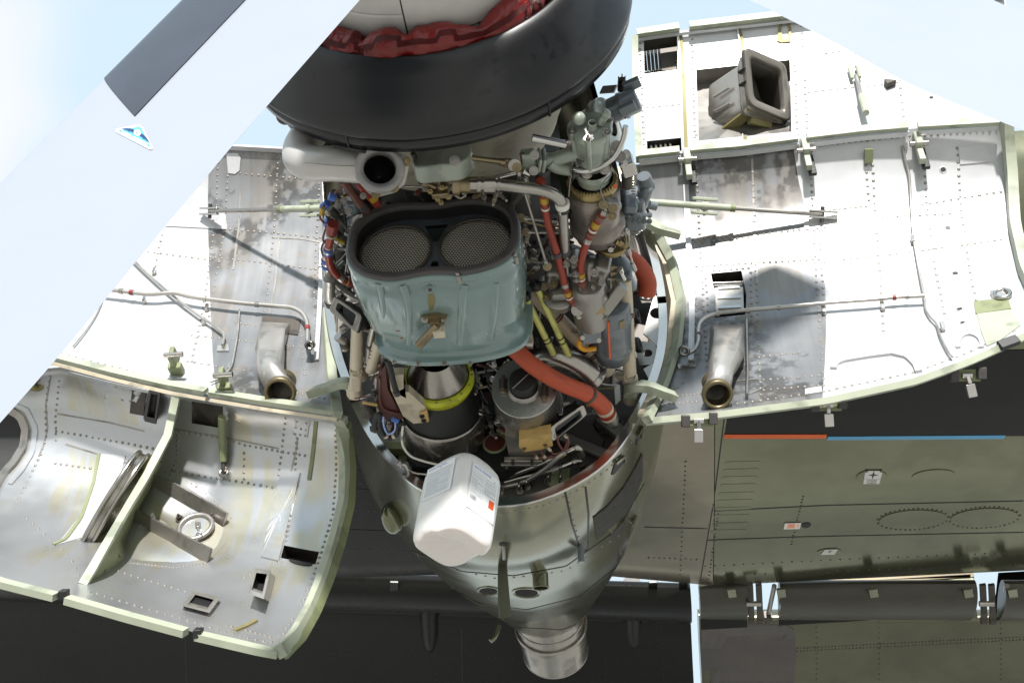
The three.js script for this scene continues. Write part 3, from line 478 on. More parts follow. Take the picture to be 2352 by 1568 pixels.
// ------------------------------------------------------------------ cowl doors
function surface(top, bottom, left, right, zf) {
  const at = (a, b) => { const t = poly(top, a), u = poly(bottom, a), l = poly(left, b), r = poly(right, b); const k = (i) => (1 - b) * t[i] + b * u[i] + (1 - a) * l[i] + a * r[i] - ((1 - a) * (1 - b) * top[0][i] + a * (1 - b) * top[top.length - 1][i] + (1 - a) * b * bottom[0][i] + a * b * bottom[bottom.length - 1][i]); return [k(0), k(1)]; };
  const pt = (a, b, lift = 0) => { const q = at(a, b); return Z(q[0], q[1], zf(a, b) + lift); };
  const inv = (x, y) => { let a = 0.5, b = 0.5; for (let i = 0; i < 30; i++) { const q = at(a, b), e = 1e-3, qa = at(a + e, b), qb = at(a, b + e), j = [(qa[0] - q[0]) / e, (qb[0] - q[0]) / e, (qa[1] - q[1]) / e, (qb[1] - q[1]) / e], D = j[0] * j[3] - j[1] * j[2], dx = x - q[0], dy = y - q[1]; a += 0.8 * (dx * j[3] - dy * j[1]) / D; b += 0.8 * (dy * j[0] - dx * j[2]) / D; a = Math.min(1.3, Math.max(-0.3, a)); b = Math.min(1.3, Math.max(-0.3, b)); } return [a, b]; };
  return { at, pt, inv };
}
const TH = 0.014;
function skin(S, a0, a1, na, nb, holes = [], lift = 0) {
  const hs = holes.map(([x0, y0, x1, y1]) => { const p = S.inv(x0, y0), q = S.inv(x1, y1); return [p[0], p[1], q[0], q[1]]; });
  let as = [], bs = []; for (let i = 0; i <= na; i++) as.push(a0 + (a1 - a0) * i / na); for (let i = 0; i <= nb; i++) bs.push(i / nb);
  const snap = (arr, v, e) => { const k = arr.findIndex((x) => Math.abs(x - v) < e); if (k > 0 && k < arr.length - 1) arr[k] = v; else arr.push(v); arr.sort((x, y) => x - y); };
  for (const h of hs) { for (const v of [h[0], h[2]]) if (v > a0 && v < a1) snap(as, v, 0.35 * (a1 - a0) / na); for (const v of [h[1], h[3]]) snap(bs, v, 0.35 / nb); }
  const pos = [], idx = [], m = bs.length;
  for (const a of as) for (const b of bs) { const p = S.pt(a, b, lift); pos.push(p.x, p.y, p.z); }
  for (let i = 0; i < as.length - 1; i++) for (let j = 0; j < m - 1; j++) { const ca = (as[i] + as[i + 1]) / 2, cb = (bs[j] + bs[j + 1]) / 2; if (hs.some((h) => ca > h[0] && ca < h[2] && cb > h[1] && cb < h[3])) continue; const q = i * m + j; idx.push(q, q + 1, q + m + 1, q, q + m + 1, q + m); }
  const g = new THREE.BufferGeometry(); g.setAttribute('position', new THREE.Float32BufferAttribute(pos, 3)); g.setIndex(idx); g.computeVertexNormals(); return g;
}
function edgePts(S, e, t0, t1, n = 20, inset = 0, lift = 0) { const r = []; for (let i = 0; i <= n; i++) { const t = t0 + (t1 - t0) * i / n; r.push(e === 'top' ? S.pt(t, inset, lift) : e === 'bottom' ? S.pt(t, 1 - inset, lift) : e === 'left' ? S.pt(inset, t, lift) : S.pt(1 - inset, t, lift)); } return r; }
// recess behind a rectangular hole: four walls and a floor
function recess(parent, S, [x0, y0, x1, y1], deep, matW, matF, name = 'recess') {
  const p = S.inv(x0, y0), q = S.inv(x1, y1), f = [], N = 8;
  for (const [a, b, c, d] of [[p[0], p[1], q[0], p[1]], [q[0], p[1], q[0], q[1]], [q[0], q[1], p[0], q[1]], [p[0], q[1], p[0], p[1]]]) for (let i = 0; i < N; i++) f.push(S.pt(a + (c - a) * i / N, b + (d - b) * i / N, 0));
  const k = f.map((v) => v.clone().add(V(0, 0, -deep)));
  part(parent, name + '_wall', creaseLoft([f, k], true), matW); if (matF) part(parent, name + '_floor', loft([k, k.map((v) => v.clone().add(V(0, 0, -0.004)))], true, true), matF);
  return { f, k };
}
const pxp = (meshes, list, lift) => list.map(([x, y, l]) => { const h = onMesh(meshes, x, y); return h ? h.p.clone().addScaledVector(h.n, l ?? lift) : null; }).filter(Boolean);
function pipeOn(parent, name, meshes, pts, rp, lift, mat, label) { const q = pxp(meshes, pts, lift); return part(parent, name, tube(q, px(rp, q[0]), 0, 12), mat, { label }); }
function duct(parent, meshes, rect, mid, end, endR, mat, lipMat) {       // rectangular root on a skin -> round mouth facing the viewer
  const root = pxp(meshes, rect, 0.0), c0 = root.reduce((s, p) => s.add(p), V(0, 0, 0)).multiplyScalar(0.25), me = onMesh(meshes, end[0], end[1]) || { p: c0 };
  const dm = depthOf(c0), de = Math.min(dm - 0.17, depthOf(me.p) - 0.1), m = 32, sq = (p4, a) => { const c = Math.cos(a), s = Math.sin(a), k = 1 / Math.max(Math.abs(c), Math.abs(s)) , u = (Math.max(-1, Math.min(1, c * k * 0.98)) + 1) / 2, v = (Math.max(-1, Math.min(1, s * k * 0.98)) + 1) / 2; return p4[0].clone().lerp(p4[1], u).lerp(p4[3].clone().lerp(p4[2], u), v); };
  const eC = P(end[0], end[1], de), eDir = camF.clone().multiplyScalar(-0.86).addScaledVector(camU, -0.35).addScaledVector(camR, 0.0).normalize(), ex = camR.clone(), ey = new THREE.Vector3().crossVectors(eDir, ex).normalize(); if (ey.dot(camU) > 0) ey.negate();
  const R = px(endR, eC), ringPt = (o, r, a) => o.clone().addScaledVector(ex, r * Math.cos(a)).addScaledVector(ey, r * Math.sin(a));
  const mC = P(mid[0], mid[1], Math.min(dm - 0.12, de + 0.07)), rows = [], A = (j) => j / m * Math.PI * 2;
  const rootUp = (l) => root.map((p) => p.clone().addScaledVector(camF, -l));
  const w = root[0].distanceTo(root[1]) / 2;
  const row = (f) => { const r = []; for (let j = 0; j < m; j++) r.push(f(A(j))); rows.push(r); };
  row((a) => sq(root, a)); row((a) => sq(rootUp(0.05), a));
  const r2 = rootUp(0.085); row((a) => sq(r2.map((p) => p.clone().lerp(c0.clone().addScaledVector(camF, -0.085), 0.06)), a).lerp(ringPt(mC, R * 1.1, a), 0.12));
  row((a) => sq(r2, a).lerp(ringPt(mC, R * 0.95, a), 0.55)); row((a) => ringPt(mC, R * 0.86, a)); row((a) => ringPt(mC.clone().lerp(eC, 0.55), R * 0.84, a)); row((a) => ringPt(eC.clone().addScaledVector(eDir, -0.03), R * 0.86, a)); row((a) => ringPt(eC, R * 0.9, a));
  const ms = new THREE.BufferGeometry(); part(parent, 'duct', loft(rows, true), mat);
  part(parent, 'duct_lip', [lathe(eC, eDir, [[-0.012, R * 0.86], [-0.012, R * 0.98], [0.0, R], [0.012, R * 0.97], [0.012, R * 0.76], [-0.02, R * 0.74], [-0.1, R * 0.74]], 48)], lipMat);
  part(parent, 'duct_bore', lathe(eC, eDir, [[0.0, R * 0.75], [-0.1, R * 0.735], [-0.13, 0.001]], 40), K.black);
}
// ---- right door
const zCurve = (z0, z1, sag, skew = 0) => (a, b) => z0 * (1 - b) + z1 * b - sag * 4 * b * (1 - b) + skew * a;
const S1 = surface([[1467, 362], [1580, 350], [1700, 340], [1840, 322], [1980, 305], [2100, 295], [2297, 283]], [[1488, 958], [1640, 945], [1760, 930], [1900, 912], [2000, 890], [2100, 868], [2220, 825], [2352, 765], [2400, 740]], [[1467, 362], [1480, 450], [1505, 525], [1545, 600], [1565, 690], [1555, 790], [1525, 880], [1488, 958]], [[2297, 283], [2310, 400], [2318, 520], [2340, 620], [2370, 690], [2400, 740]], zCurve(FW + 0.1, FW + 0.06, 0.17, 0.06));
const dR = thing('cowl_door', 'large open cowl door right of the engine, sooty near it and white farther out', 'cowl door');
const aS1 = S1.inv(1885, 600)[0], H1 = [[1633, 628, 1713, 722]];
const r1a = part(dR, 'sooty_panel', skin(S1, 0, aS1, 40, 40, H1), K.soot), r1b = part(dR, 'white_panel', skin(S1, aS1, 1, 30, 40), K.white), r1o = part(dR, 'outer_skin', skin(S1, 0, 1, 40, 30, H1, -TH), K.oliveW);
const R1 = [r1a, r1b];
{
  const t = dR; recess(t, S1, H1[0], 0.07, K.castD, K.black);
  part(t, 'hatch_flap', (() => { const q = [[1641, 656], [1707, 652], [1709, 712], [1643, 716]].map(([x, y]) => { const [a, b] = S1.inv(x, y); return S1.pt(a, b, -0.03); }); return [...loft([q, q.map((p) => p.clone().add(V(0, 0, 0.008)))], true, true, true)]; })(), K.alu);
  part(t, 'hatch_rib', [[[1648, 684], [1702, 682]], [[1650, 662], [1700, 659]], [[1650, 706], [1702, 704]]].map((r) => bar(r.map(([x, y]) => { const [a, b] = S1.inv(x, y); return S1.pt(a, b, -0.018); }), ZZ, 0.012, 0.006)), K.stained);
  part(t, 'hinge_rod', [cyl(...[[1637, 651], [1712, 648]].map(([x, y]) => { const [a, b] = S1.inv(x, y); return S1.pt(a, b, -0.01); }), 0.006)], K.steel);
  for (const [u, v] of [[0.0, 0.115], [0.145, 0.442], [0.468, 0.748], [0.775, 1]]) { part(t, 'edge_frame', bar(edgePts(S1, 'top', u, v, 12, -0.012, 0.02), V(0, -0.3, 1), 0.027, 0.024), K.primer); part(t, 'edge_angle', bar(edgePts(S1, 'top', u, v, 12, 0.018, 0.014), V(0, 0.2, 1), 0.014, 0.02), K.white); }
  for (const [x, y] of [[1580, 366], [1851, 345], [2108, 330]]) {
    const h = onMesh(R1, x, y + 22); if (!h) continue; const o = h.p;
    const g = part(t, 'hinge', [boxAt(o.clone().add(V(0, 0.02, 0.05)), XX, UP, 0.03, 0.07, 0.035, 0.006), boxAt(o.clone().add(V(0, -0.04, 0.03)), XX, UP, 0.024, 0.085, 0.03, 0.004)], K.primer);
    part(g, 'hinge_pin', cyl(o.clone().add(V(-0.035, 0.0, 0.05)), o.clone().add(V(0.035, 0.0, 0.05)), 0.011), K.steel);
    part(g, 'slot', boxAt(o.clone().add(V(0.014, -0.04, 0.006)), XX, UP, 0.03, 0.11, 0.016, 0.003), K.black);
  }
  part(t, 'edge_frame', bar(edgePts(S1, 'bottom', 0, 1, 40, -0.018, 0.0), V(0, -0.5, 1), 0.022, 0.034), K.primer);
  part(t, 'edge_frame', bar(edgePts(S1, 'right', -0.02, 1.0, 30, -0.018, 0.03), ZZ, 0.038, 0.04), K.primer);
  part(t, 'edge_frame', bar(edgePts(S1, 'left', 0.24, 1.01, 30, 0.0, 0.03), V(-0.6, 0, 1), 0.03, 0.024), K.primer, { label: 'curved pale green rear flange' });
  part(t, 'edge_angle', bar(edgePts(S1, 'left', 0.25, 0.99, 30, -0.017, 0.02), V(-0.2, 0, 1), 0.03, 0.012), K.cream);
  for (const [x, y, dx] of [[1605, 966, 0], [1902, 930, 4], [2222, 862, 14]]) {
    const a = P(x, y, depthOf(S1.pt(0.3, 1)) - 0.02), b = P(x + dx * 0.5, y + 20, depthOf(a) - 0.01), c = P(x + dx, y + 50, depthOf(a) - 0.015);
    const g = part(t, 'latch', [beam(b, c, 0.03, 0.012, ZZ), cyl(a.clone().addScaledVector(camR, -0.016), a.clone().addScaledVector(camR, 0.016), 0.009), beam(a, b, 0.014, 0.016, ZZ)], K.chrome);
    part(g, 'latch_seat', boxAt(a.clone().addScaledVector(camF, 0.015), camR, camU, 0.1, 0.04, 0.012, 0.003), K.primerD);
    for (const s of [-30, 33]) part(g, 'seal_block', boxAt(P(x + s, y - 2 - s * 0.1, depthOf(a)), camR, camU, 0.028, 0.04, 0.03, 0.004), K.rubber);
  }
  part(t, 'strut_plate', plate(R1, [[1845, 492], [2006, 476], [2009, 511], [1848, 528]], 0.004, 6), K.white);
  part(t, 'doubler_plate', plate(R1, [[2202, 338], [2272, 331], [2274, 372], [2206, 378]], 0.004, 3), K.white);
  part(t, 'doubler_plate', plate(R1, [[1850, 895], [1888, 888], [1890, 915], [1850, 920]], 0.004, 2), K.white);
  part(t, 'stiffener_strip', bar(pxp(R1, [[1576, 425], [1580, 520], [1586, 620], [1590, 720], [1588, 830]], 0.005), V(0, 0, 1), px(13, r1a.position.clone().set(0, HA, FW)), 0.008), K.white);
  for (const pts of [[[1728, 365], [1733, 520], [1740, 650]], [[1470, 492], [1490, 490]], [[1600, 610], [1640, 585], [1720, 580]], [[1610, 905], [1650, 880], [1740, 870], [1760, 888], [1720, 905]]]) { const g = seam(R1, pts, 0.008, 0.004); if (g) part(t, 'skin_lap', g, K.cast); }
  const rows = [[[[1600, 385], [1606, 520], [1614, 650], [1622, 800], [1632, 925]], 14], [[[1728, 368], [1733, 500], [1737, 620], [1742, 760], [1748, 920]], 14], [[[1862, 352], [1868, 500], [1876, 650], [1888, 800], [1892, 900]], 15], [[[1882, 500], [1888, 620], [1896, 720]], 15], [[[1480, 378], [1565, 368]], 12], [[[1600, 362], [1835, 338]], 13], [[[1870, 335], [2090, 312]], 14], [[[2125, 310], [2290, 296]], 15], [[[1592, 550], [1720, 540], [1878, 524]], 14], [[[1600, 556], [1720, 546]], 14], [[[1600, 612], [1740, 604], [1882, 596]], 14], [[[1895, 602], [2100, 578], [2190, 566], [2300, 550]], 15], [[[1990, 380], [1996, 460]], 15], [[[2005, 380], [2010, 470], [2020, 600], [2030, 760]], 17], [[[2122, 330], [2130, 480], [2150, 620], [2170, 720]], 15], [[[2200, 340], [2208, 480], [2232, 640], [2250, 720]], 16], [[[1640, 934], [1900, 898], [2100, 855], [2220, 812], [2330, 760]], 18], [[[1755, 818], [1850, 808]], 14], [[[1755, 872], [1880, 862]], 15], [[[1755, 895], [1880, 885]], 15], [[[1725, 626], [1728, 740]], 14], [[[1622, 640], [1628, 730]], 14], [[[1640, 622], [1720, 616]], 14], [[[2010, 500], [2200, 490]], 18], [[[2120, 470], [2300, 440]], 17], [[[1510, 900], [1560, 890]], 9], [[[1505, 915], [1600, 905], [1640, 900]], 9], [[[1498, 930], [1600, 922]], 10], [[[1575, 560], [1600, 700], [1600, 800], [1570, 880]], 14], [[[1870, 487], [1990, 474]], 12], [[[1860, 520], [2000, 505]], 16], [[[2212, 345], [2265, 339]], 17], [[[2215, 371], [2268, 365]], 17]];
  rivets(t, R1, rows, K.rivet, 0.0058);
  for (const [x, y, r] of [[2167, 390, 6], [2178, 524, 6], [2195, 628, 6], [2205, 710, 6], [2212, 741, 5]]) { const h = onMesh(R1, x, y); if (!h) continue; part(t, 'hole', cyl(h.p.clone().addScaledVector(h.n, -0.004), h.p.clone().addScaledVector(h.n, 0.002), px(r, h.p), px(r, h.p), 20), K.black); part(t, 'hole_rim', torus(h.p, h.n, px(r + 1, h.p), 0.0025, 8, 24), K.white); }
  pipeOn(t, 'pipe', R1, [[1578, 832], [1596, 822], [1606, 800], [1606, 772], [1614, 752], [1640, 738], [1690, 731], [1800, 721], [1900, 712], [2000, 705], [2070, 699], [2125, 697]], 5, 0.035, K.alu);
  { const q = pxp(R1, [[1574, 832]], 0.05)[0]; part(t, 'pipe_end', [lathe(q, camF.clone().negate(), [[-0.02, 0.008], [-0.02, 0.02], [0.012, 0.02], [0.014, 0.009], [-0.015, 0.009]], 30)], K.steel); part(t, 'pipe_lug', plate(R1, [[1555, 838], [1580, 845], [1600, 838], [1598, 844], [1560, 850]], 0.006), K.steel); }
  for (const [x, y, m] of [[1607, 785, K.maroon], [1650, 736, K.alu], [1720, 729, K.steel], [1790, 722, K.steel], [2055, 700.5, K.hoseD], [2085, 698, K.steel]]) { const q = pxp(R1, [[x - 4, y + 0.3], [x + 4, y - 0.3]], 0.035); if (q.length > 1) part(t, 'collar', cyl(q[0], q[1], px(6.5, q[0])), m); }
  for (const [x, y] of [[1893, 722], [2028, 713], [2097, 560], [2166, 760]]) { const h = onMesh(R1, x, y); part(t, 'pipe_clip', [bolt(h.p, h.n, 0.007), boxAt(h.p.clone().add(V(0, 0.012, 0.015)), XX, UP, 0.014, 0.03, 0.012, 0.002)], K.chrome); }
  pipeOn(t, 'thin_line', R1, [[2125, 697], [2127, 715], [2138, 735], [2152, 750], [2160, 775], [2180, 815], [2190, 828]], 2.4, 0.014, K.alu);
  pipeOn(t, 'conduit', R1, [[2073, 335], [2078, 365], [2087, 400], [2092, 470], [2097, 540], [2110, 620], [2122, 680], [2125, 697]], 3, 0.012, K.alu);
  pipeOn(t, 'thin_line', R1, [[1716, 738], [1717, 800], [1718, 860], [1717, 918]], 3.4, 0.02, K.steel);
  part(t, 'stamped_ridge', seam(R1, [[1915, 848], [1920, 836], [1940, 828], [2000, 818], [2050, 812], [2085, 820], [2105, 838], [2112, 856]], 0.022, 0.02, 8), K.white);
  part(t, 'stamped_ridge', seam(R1, oval(2229, 792, 28, 24, 0, 30, 2.8, 6.6), 0.014, 0.014, 6), K.white);
  part(t, 'green_patch', plate(R1, [[2246, 722], [2322, 712], [2345, 748], [2300, 782], [2268, 796], [2254, 760]], 0.004, 4), K.primer);
  part(t, 'dark_patch', plate(R1, [[2238, 694], [2316, 684], [2324, 710], [2242, 722]], 0.004, 3), K.primerD);
  { const h = onMesh(R1, 2303, 680); part(t, 'ring_fitting', [torus(h.p.clone().addScaledVector(h.n, 0.01), h.n, 0.026, 0.008), boxAt(h.p, XX, UP, 0.07, 0.06, 0.01, 0.003)], K.chrome); }
  { const q = pxp(R1, [[1986, 300, 0.06], [1994, 345, 0.03], [1995, 374, 0.01]]); part(t, 'stay_socket', [bar(q, ZZ, px(18, q[0]), 0.02)], K.primerD); }
  part(t, 'edge_slot', boxAt(S1.pt(0.9, 1.012, 0.02), V(1, 0.35, 0), ZZ, 0.07, 0.02, 0.035, 0.004), K.black);
  duct(t, R1, [[1632, 746], [1703, 744], [1706, 812], [1626, 822]], [1655, 858], [1648, 904], 36, K.alu, K.ductlip);
  part(t, 'oil_stain', plate(R1, [[1640, 770], [1665, 766], [1690, 752], [1688, 770], [1650, 790], [1628, 793]].map(([x, y]) => [x, y]), 0.001), K.stained);
}
// ---- upper right door
const S2 = surface([[1463, 82], [1560, 68], [1700, 52], [1850, 35], [1960, 22], [2310, -18]], [[1472, 366], [1580, 356], [1850, 330], [2310, 296]], [[1463, 82], [1463, 200], [1472, 366]], [[2310, -18], [2316, 140], [2310, 296]], zCurve(FW + 0.1, FW + 0.07, 0.07, 0.04));
const dU = thing('cowl_door', 'upper right cowl door with white inside, grey air box and slotted vents', 'cowl door');
const H2 = [[1476, 92, 1556, 160], [1600, 160, 1818, 302], [1486, 324, 1566, 346]];
const r2a = part(dU, 'white_panel', skin(S2, 0, 1, 60, 40, H2), K.white); part(dU, 'outer_skin', skin(S2, 0, 1, 60, 40, [[1476, 92, 1516, 160], H2[1], H2[2]], -0.09), K.oliveW);
{
  const t = dU, R = [r2a];
  recess(t, S2, H2[0], 0.06, K.castD, null, 'vent'); recess(t, S2, H2[2], 0.06, K.castD, K.black, 'vent'); recess(t, S2, H2[1], 0.08, K.cast, K.cast, 'opening');
  const S2p = (x, y, l) => { const [a, b] = S2.inv(x, y); return S2.pt(a, b, l); };
  part(t, 'vent_plate', loft([[S2p(1512, 92, -0.05), S2p(1557, 86, -0.05)], [S2p(1514, 161, -0.05), S2p(1557, 160, -0.05)]]), K.castD);
  for (let i = 0; i < 5; i++) part(t, 'vent_slat', bar([S2p(1478 + i * 8.6, 90, -0.05), S2p(1484 + i * 8.6, 162, -0.05)], V(0.6, 0, 1), px(7.5, S2p(1500, 120, 0)), 0.004), K.castD);
  for (let i = 0; i < 5; i++) part(t, 'vent_slat', bar([S2p(1495 + i * 11, 324, -0.03), S2p(1497 + i * 11, 347, -0.03)], V(0.6, 0, 1), px(5, S2p(1500, 330, 0)), 0.004), K.alu);
  for (const [u, v] of [[0.0, 0.115], [0.143, 1]]) part(t, 'edge_frame', bar(edgePts(S2, 'top', u, v, 16, -0.02, 0.02), V(0, -0.3, 1), 0.03, 0.03), K.primer);
  part(t, 'edge_frame', bar(edgePts(S2, 'left', 0, 1, 16, -0.004, 0.02), ZZ, 0.026, 0.03), K.primer);
  part(t, 'edge_angle', bar(edgePts(S2, 'top', 0, 1, 16, 0.03, 0.012), ZZ, 0.012, 0.014), K.white);
  for (const pts of [[[1563, 76], [1570, 180], [1576, 350]], [[1698, 62], [1704, 100], [1706, 140]], [[1711, 302], [1712, 338]]]) { part(t, 'stringer', seam(R, pts, px(9, S2.pt(0.2, 0.5)), 0.014), K.olivezinc); part(t, 'stringer_edge', seam(R, pts.map(([x, y]) => [x - 5, y]), 0.005, 0.03), K.white); }
  rivets(t, R, [[[[1470, 100], [1480, 345]], 13], [[[1563, 80], [1576, 345]], 13], [[[1590, 90], [1597, 330]], 14], [[[1480, 88], [1555, 78]], 12], [[[1590, 74], [1690, 62]], 14], [[[1715, 60], [1850, 44]], 14], [[[1480, 166], [1556, 158]], 14], [[[1486, 247], [1560, 240]], 14], [[[1600, 154], [1690, 145]], 14], [[[1826, 150], [1832, 310]], 14], [[[1842, 60], [1856, 310]], 16], [[[1852, 128], [1960, 115]], 16], [[[1858, 212], [2060, 190]], 17], [[[1962, 100], [1968, 180]], 14], [[[1600, 310], [1700, 304]], 14], [[[2065, 170], [2080, 300]], 16], [[[1840, 320], [1960, 306]], 16]], K.rivet, 0.006);
  // lightening plate with an odd hole
  { const o = [[1790, 54], [1798, 46], [1815, 44], [1818, 70], [1817, 97], [1795, 99], [1785, 95], [1787, 76]], i = [[1797, 58], [1803, 52], [1809, 53], [1812, 72], [1810, 88], [1804, 92], [1798, 84], [1794, 72]]; const A = pxp(R, o, 0.006), B = pxp(R, i, 0.006); part(t, 'lug_plate', [...loft([A, B], true), ...creaseLoft([A, pxp(R, o, 0)], true)], K.olivezinc); rivets(t, R, [[[[1792, 60], [1790, 92]], 16], [[[1814, 50], [1813, 92]], 14]], K.chrome, 0.009, 'bolts'); }
  { const q = pxp(R, [[1966, 182, 0.02], [1972, 210, 0.03], [1980, 250, 0.04], [1989, 285, 0.05]]); part(t, 'stay_rod', tube(q, 0.009, 0, 12), K.alu); part(t, 'stay_sleeve', cyl(q[2].clone().lerp(q[1], 0.3), q[3], 0.013), K.primer); part(t, 'stay_foot', [boxAt(q[0].clone().add(V(-0.018, 0.02, 0)), UP, ZZ, 0.08, 0.014, 0.014), boxAt(q[0].clone().add(V(0.014, 0.025, 0)), UP, ZZ, 0.08, 0.014, 0.014)], K.primer); }
  part(t, 'small_fin', plate(R, [[2031, 194], [2058, 197], [2038, 205]], 0.03), K.castD);
  { const h = onMesh(R, 2140, 224); if (h) part(t, 'hole', cyl(h.p.clone().addScaledVector(h.n, -0.003), h.p.clone().addScaledVector(h.n, 0.002), px(4.5, h.p), px(4.5, h.p), 16), K.black); }
  // grey air box
  const d0 = depthOf(S2.pt(0.3, 0.55)), q4 = (c, n, k) => { const r = []; for (let i = 0; i < n; i++) { const a = (i + 0.5) / n * Math.PI * 2 , cc = Math.cos(a), ss = Math.sin(a), p = 0.24, u = (Math.sign(cc) * Math.pow(Math.abs(cc), p) * k + 1) / 2, v = (Math.sign(ss) * Math.pow(Math.abs(ss), p) * k + 1) / 2; r.push(c[0].clone().lerp(c[1], u).lerp(c[3].clone().lerp(c[2], u), v)); } return r; };
  const back = [P(1628, 192, d0 + 0.06), P(1745, 150, d0 + 0.06), P(1785, 292, d0 + 0.07), P(1628, 302, d0 + 0.05)], mid = [P(1698, 142, d0 - 0.1), P(1788, 170, d0 - 0.03), P(1802, 282, d0 - 0.05), P(1708, 262, d0 - 0.12)], fr = [P(1709, 106, d0 - 0.14), P(1806, 148, d0 - 0.06), P(1817, 280, d0 - 0.08), P(1722, 240, d0 - 0.16)];
  part(t, 'air_box', loft([q4(back, 64, 1), q4(mid, 64, 1)], true), K.alu);
  part(t, 'air_box_bead', [1, 1.05, 1.05, 1].length && loft([q4(mid, 64, 0.98), q4(mid, 64, 1.1), q4(mid.map((p, i) => p.clone().lerp(fr[i], 0.25)), 64, 1.1), q4(mid.map((p, i) => p.clone().lerp(fr[i], 0.3)), 64, 0.98), q4(fr, 64, 0.86)], true), K.steel);
  const fb = fr.map((p) => p.clone().addScaledVector(camF, 0.02).addScaledVector(camR, -0.01));
  part(t, 'air_box_gasket', loft([q4(fb, 64, 0.9), q4(fb, 64, 1.0), q4(fr, 64, 1.02), q4(fr.map((p) => p.clone().addScaledVector(camF, -0.006)), 64, 0.97), q4(fr, 64, 0.82), q4(fr, 64, 0.74), q4(fb, 64, 0.72)], true), M('#858079', 0.4, 0.45, { map: T.grime }));
  part(t, 'air_box_bore', loft([q4(fb, 64, 0.73), q4(mid, 64, 0.8), q4(back, 64, 0.72)], true, false, true), K.rivetD);
  for (const [x0, y0, x1, y1] of [[1640, 222, 1676, 200], [1642, 256, 1678, 236]]) { const a = P(x0, y0, d0 - 0.005), b = P(x1, y1, d0 - 0.075); part(t, 'box_rib', tube([a, a.clone().lerp(b, 0.5), b], 0.007, 8, 10), K.alu); }
  part(t, 'box_bracket', beam(P(1668, 300, d0 - 0.02), P(1728, 254, d0 - 0.12), 0.012, 0.05, camR), K.olivezinc);
  part(t, 'box_bracket', beam(P(1722, 276, d0 - 0.1), P(1770, 288, d0 - 0.06), 0.03, 0.03, camU), K.olivezinc);
  for (const [x, y] of [[1706, 160], [1708, 190]]) part(t, 'box_clip', cyl(P(x - 8, y + 6, d0 - 0.12), P(x + 5, y - 4, d0 - 0.15), 0.008, 0.003, 10), K.black);
}
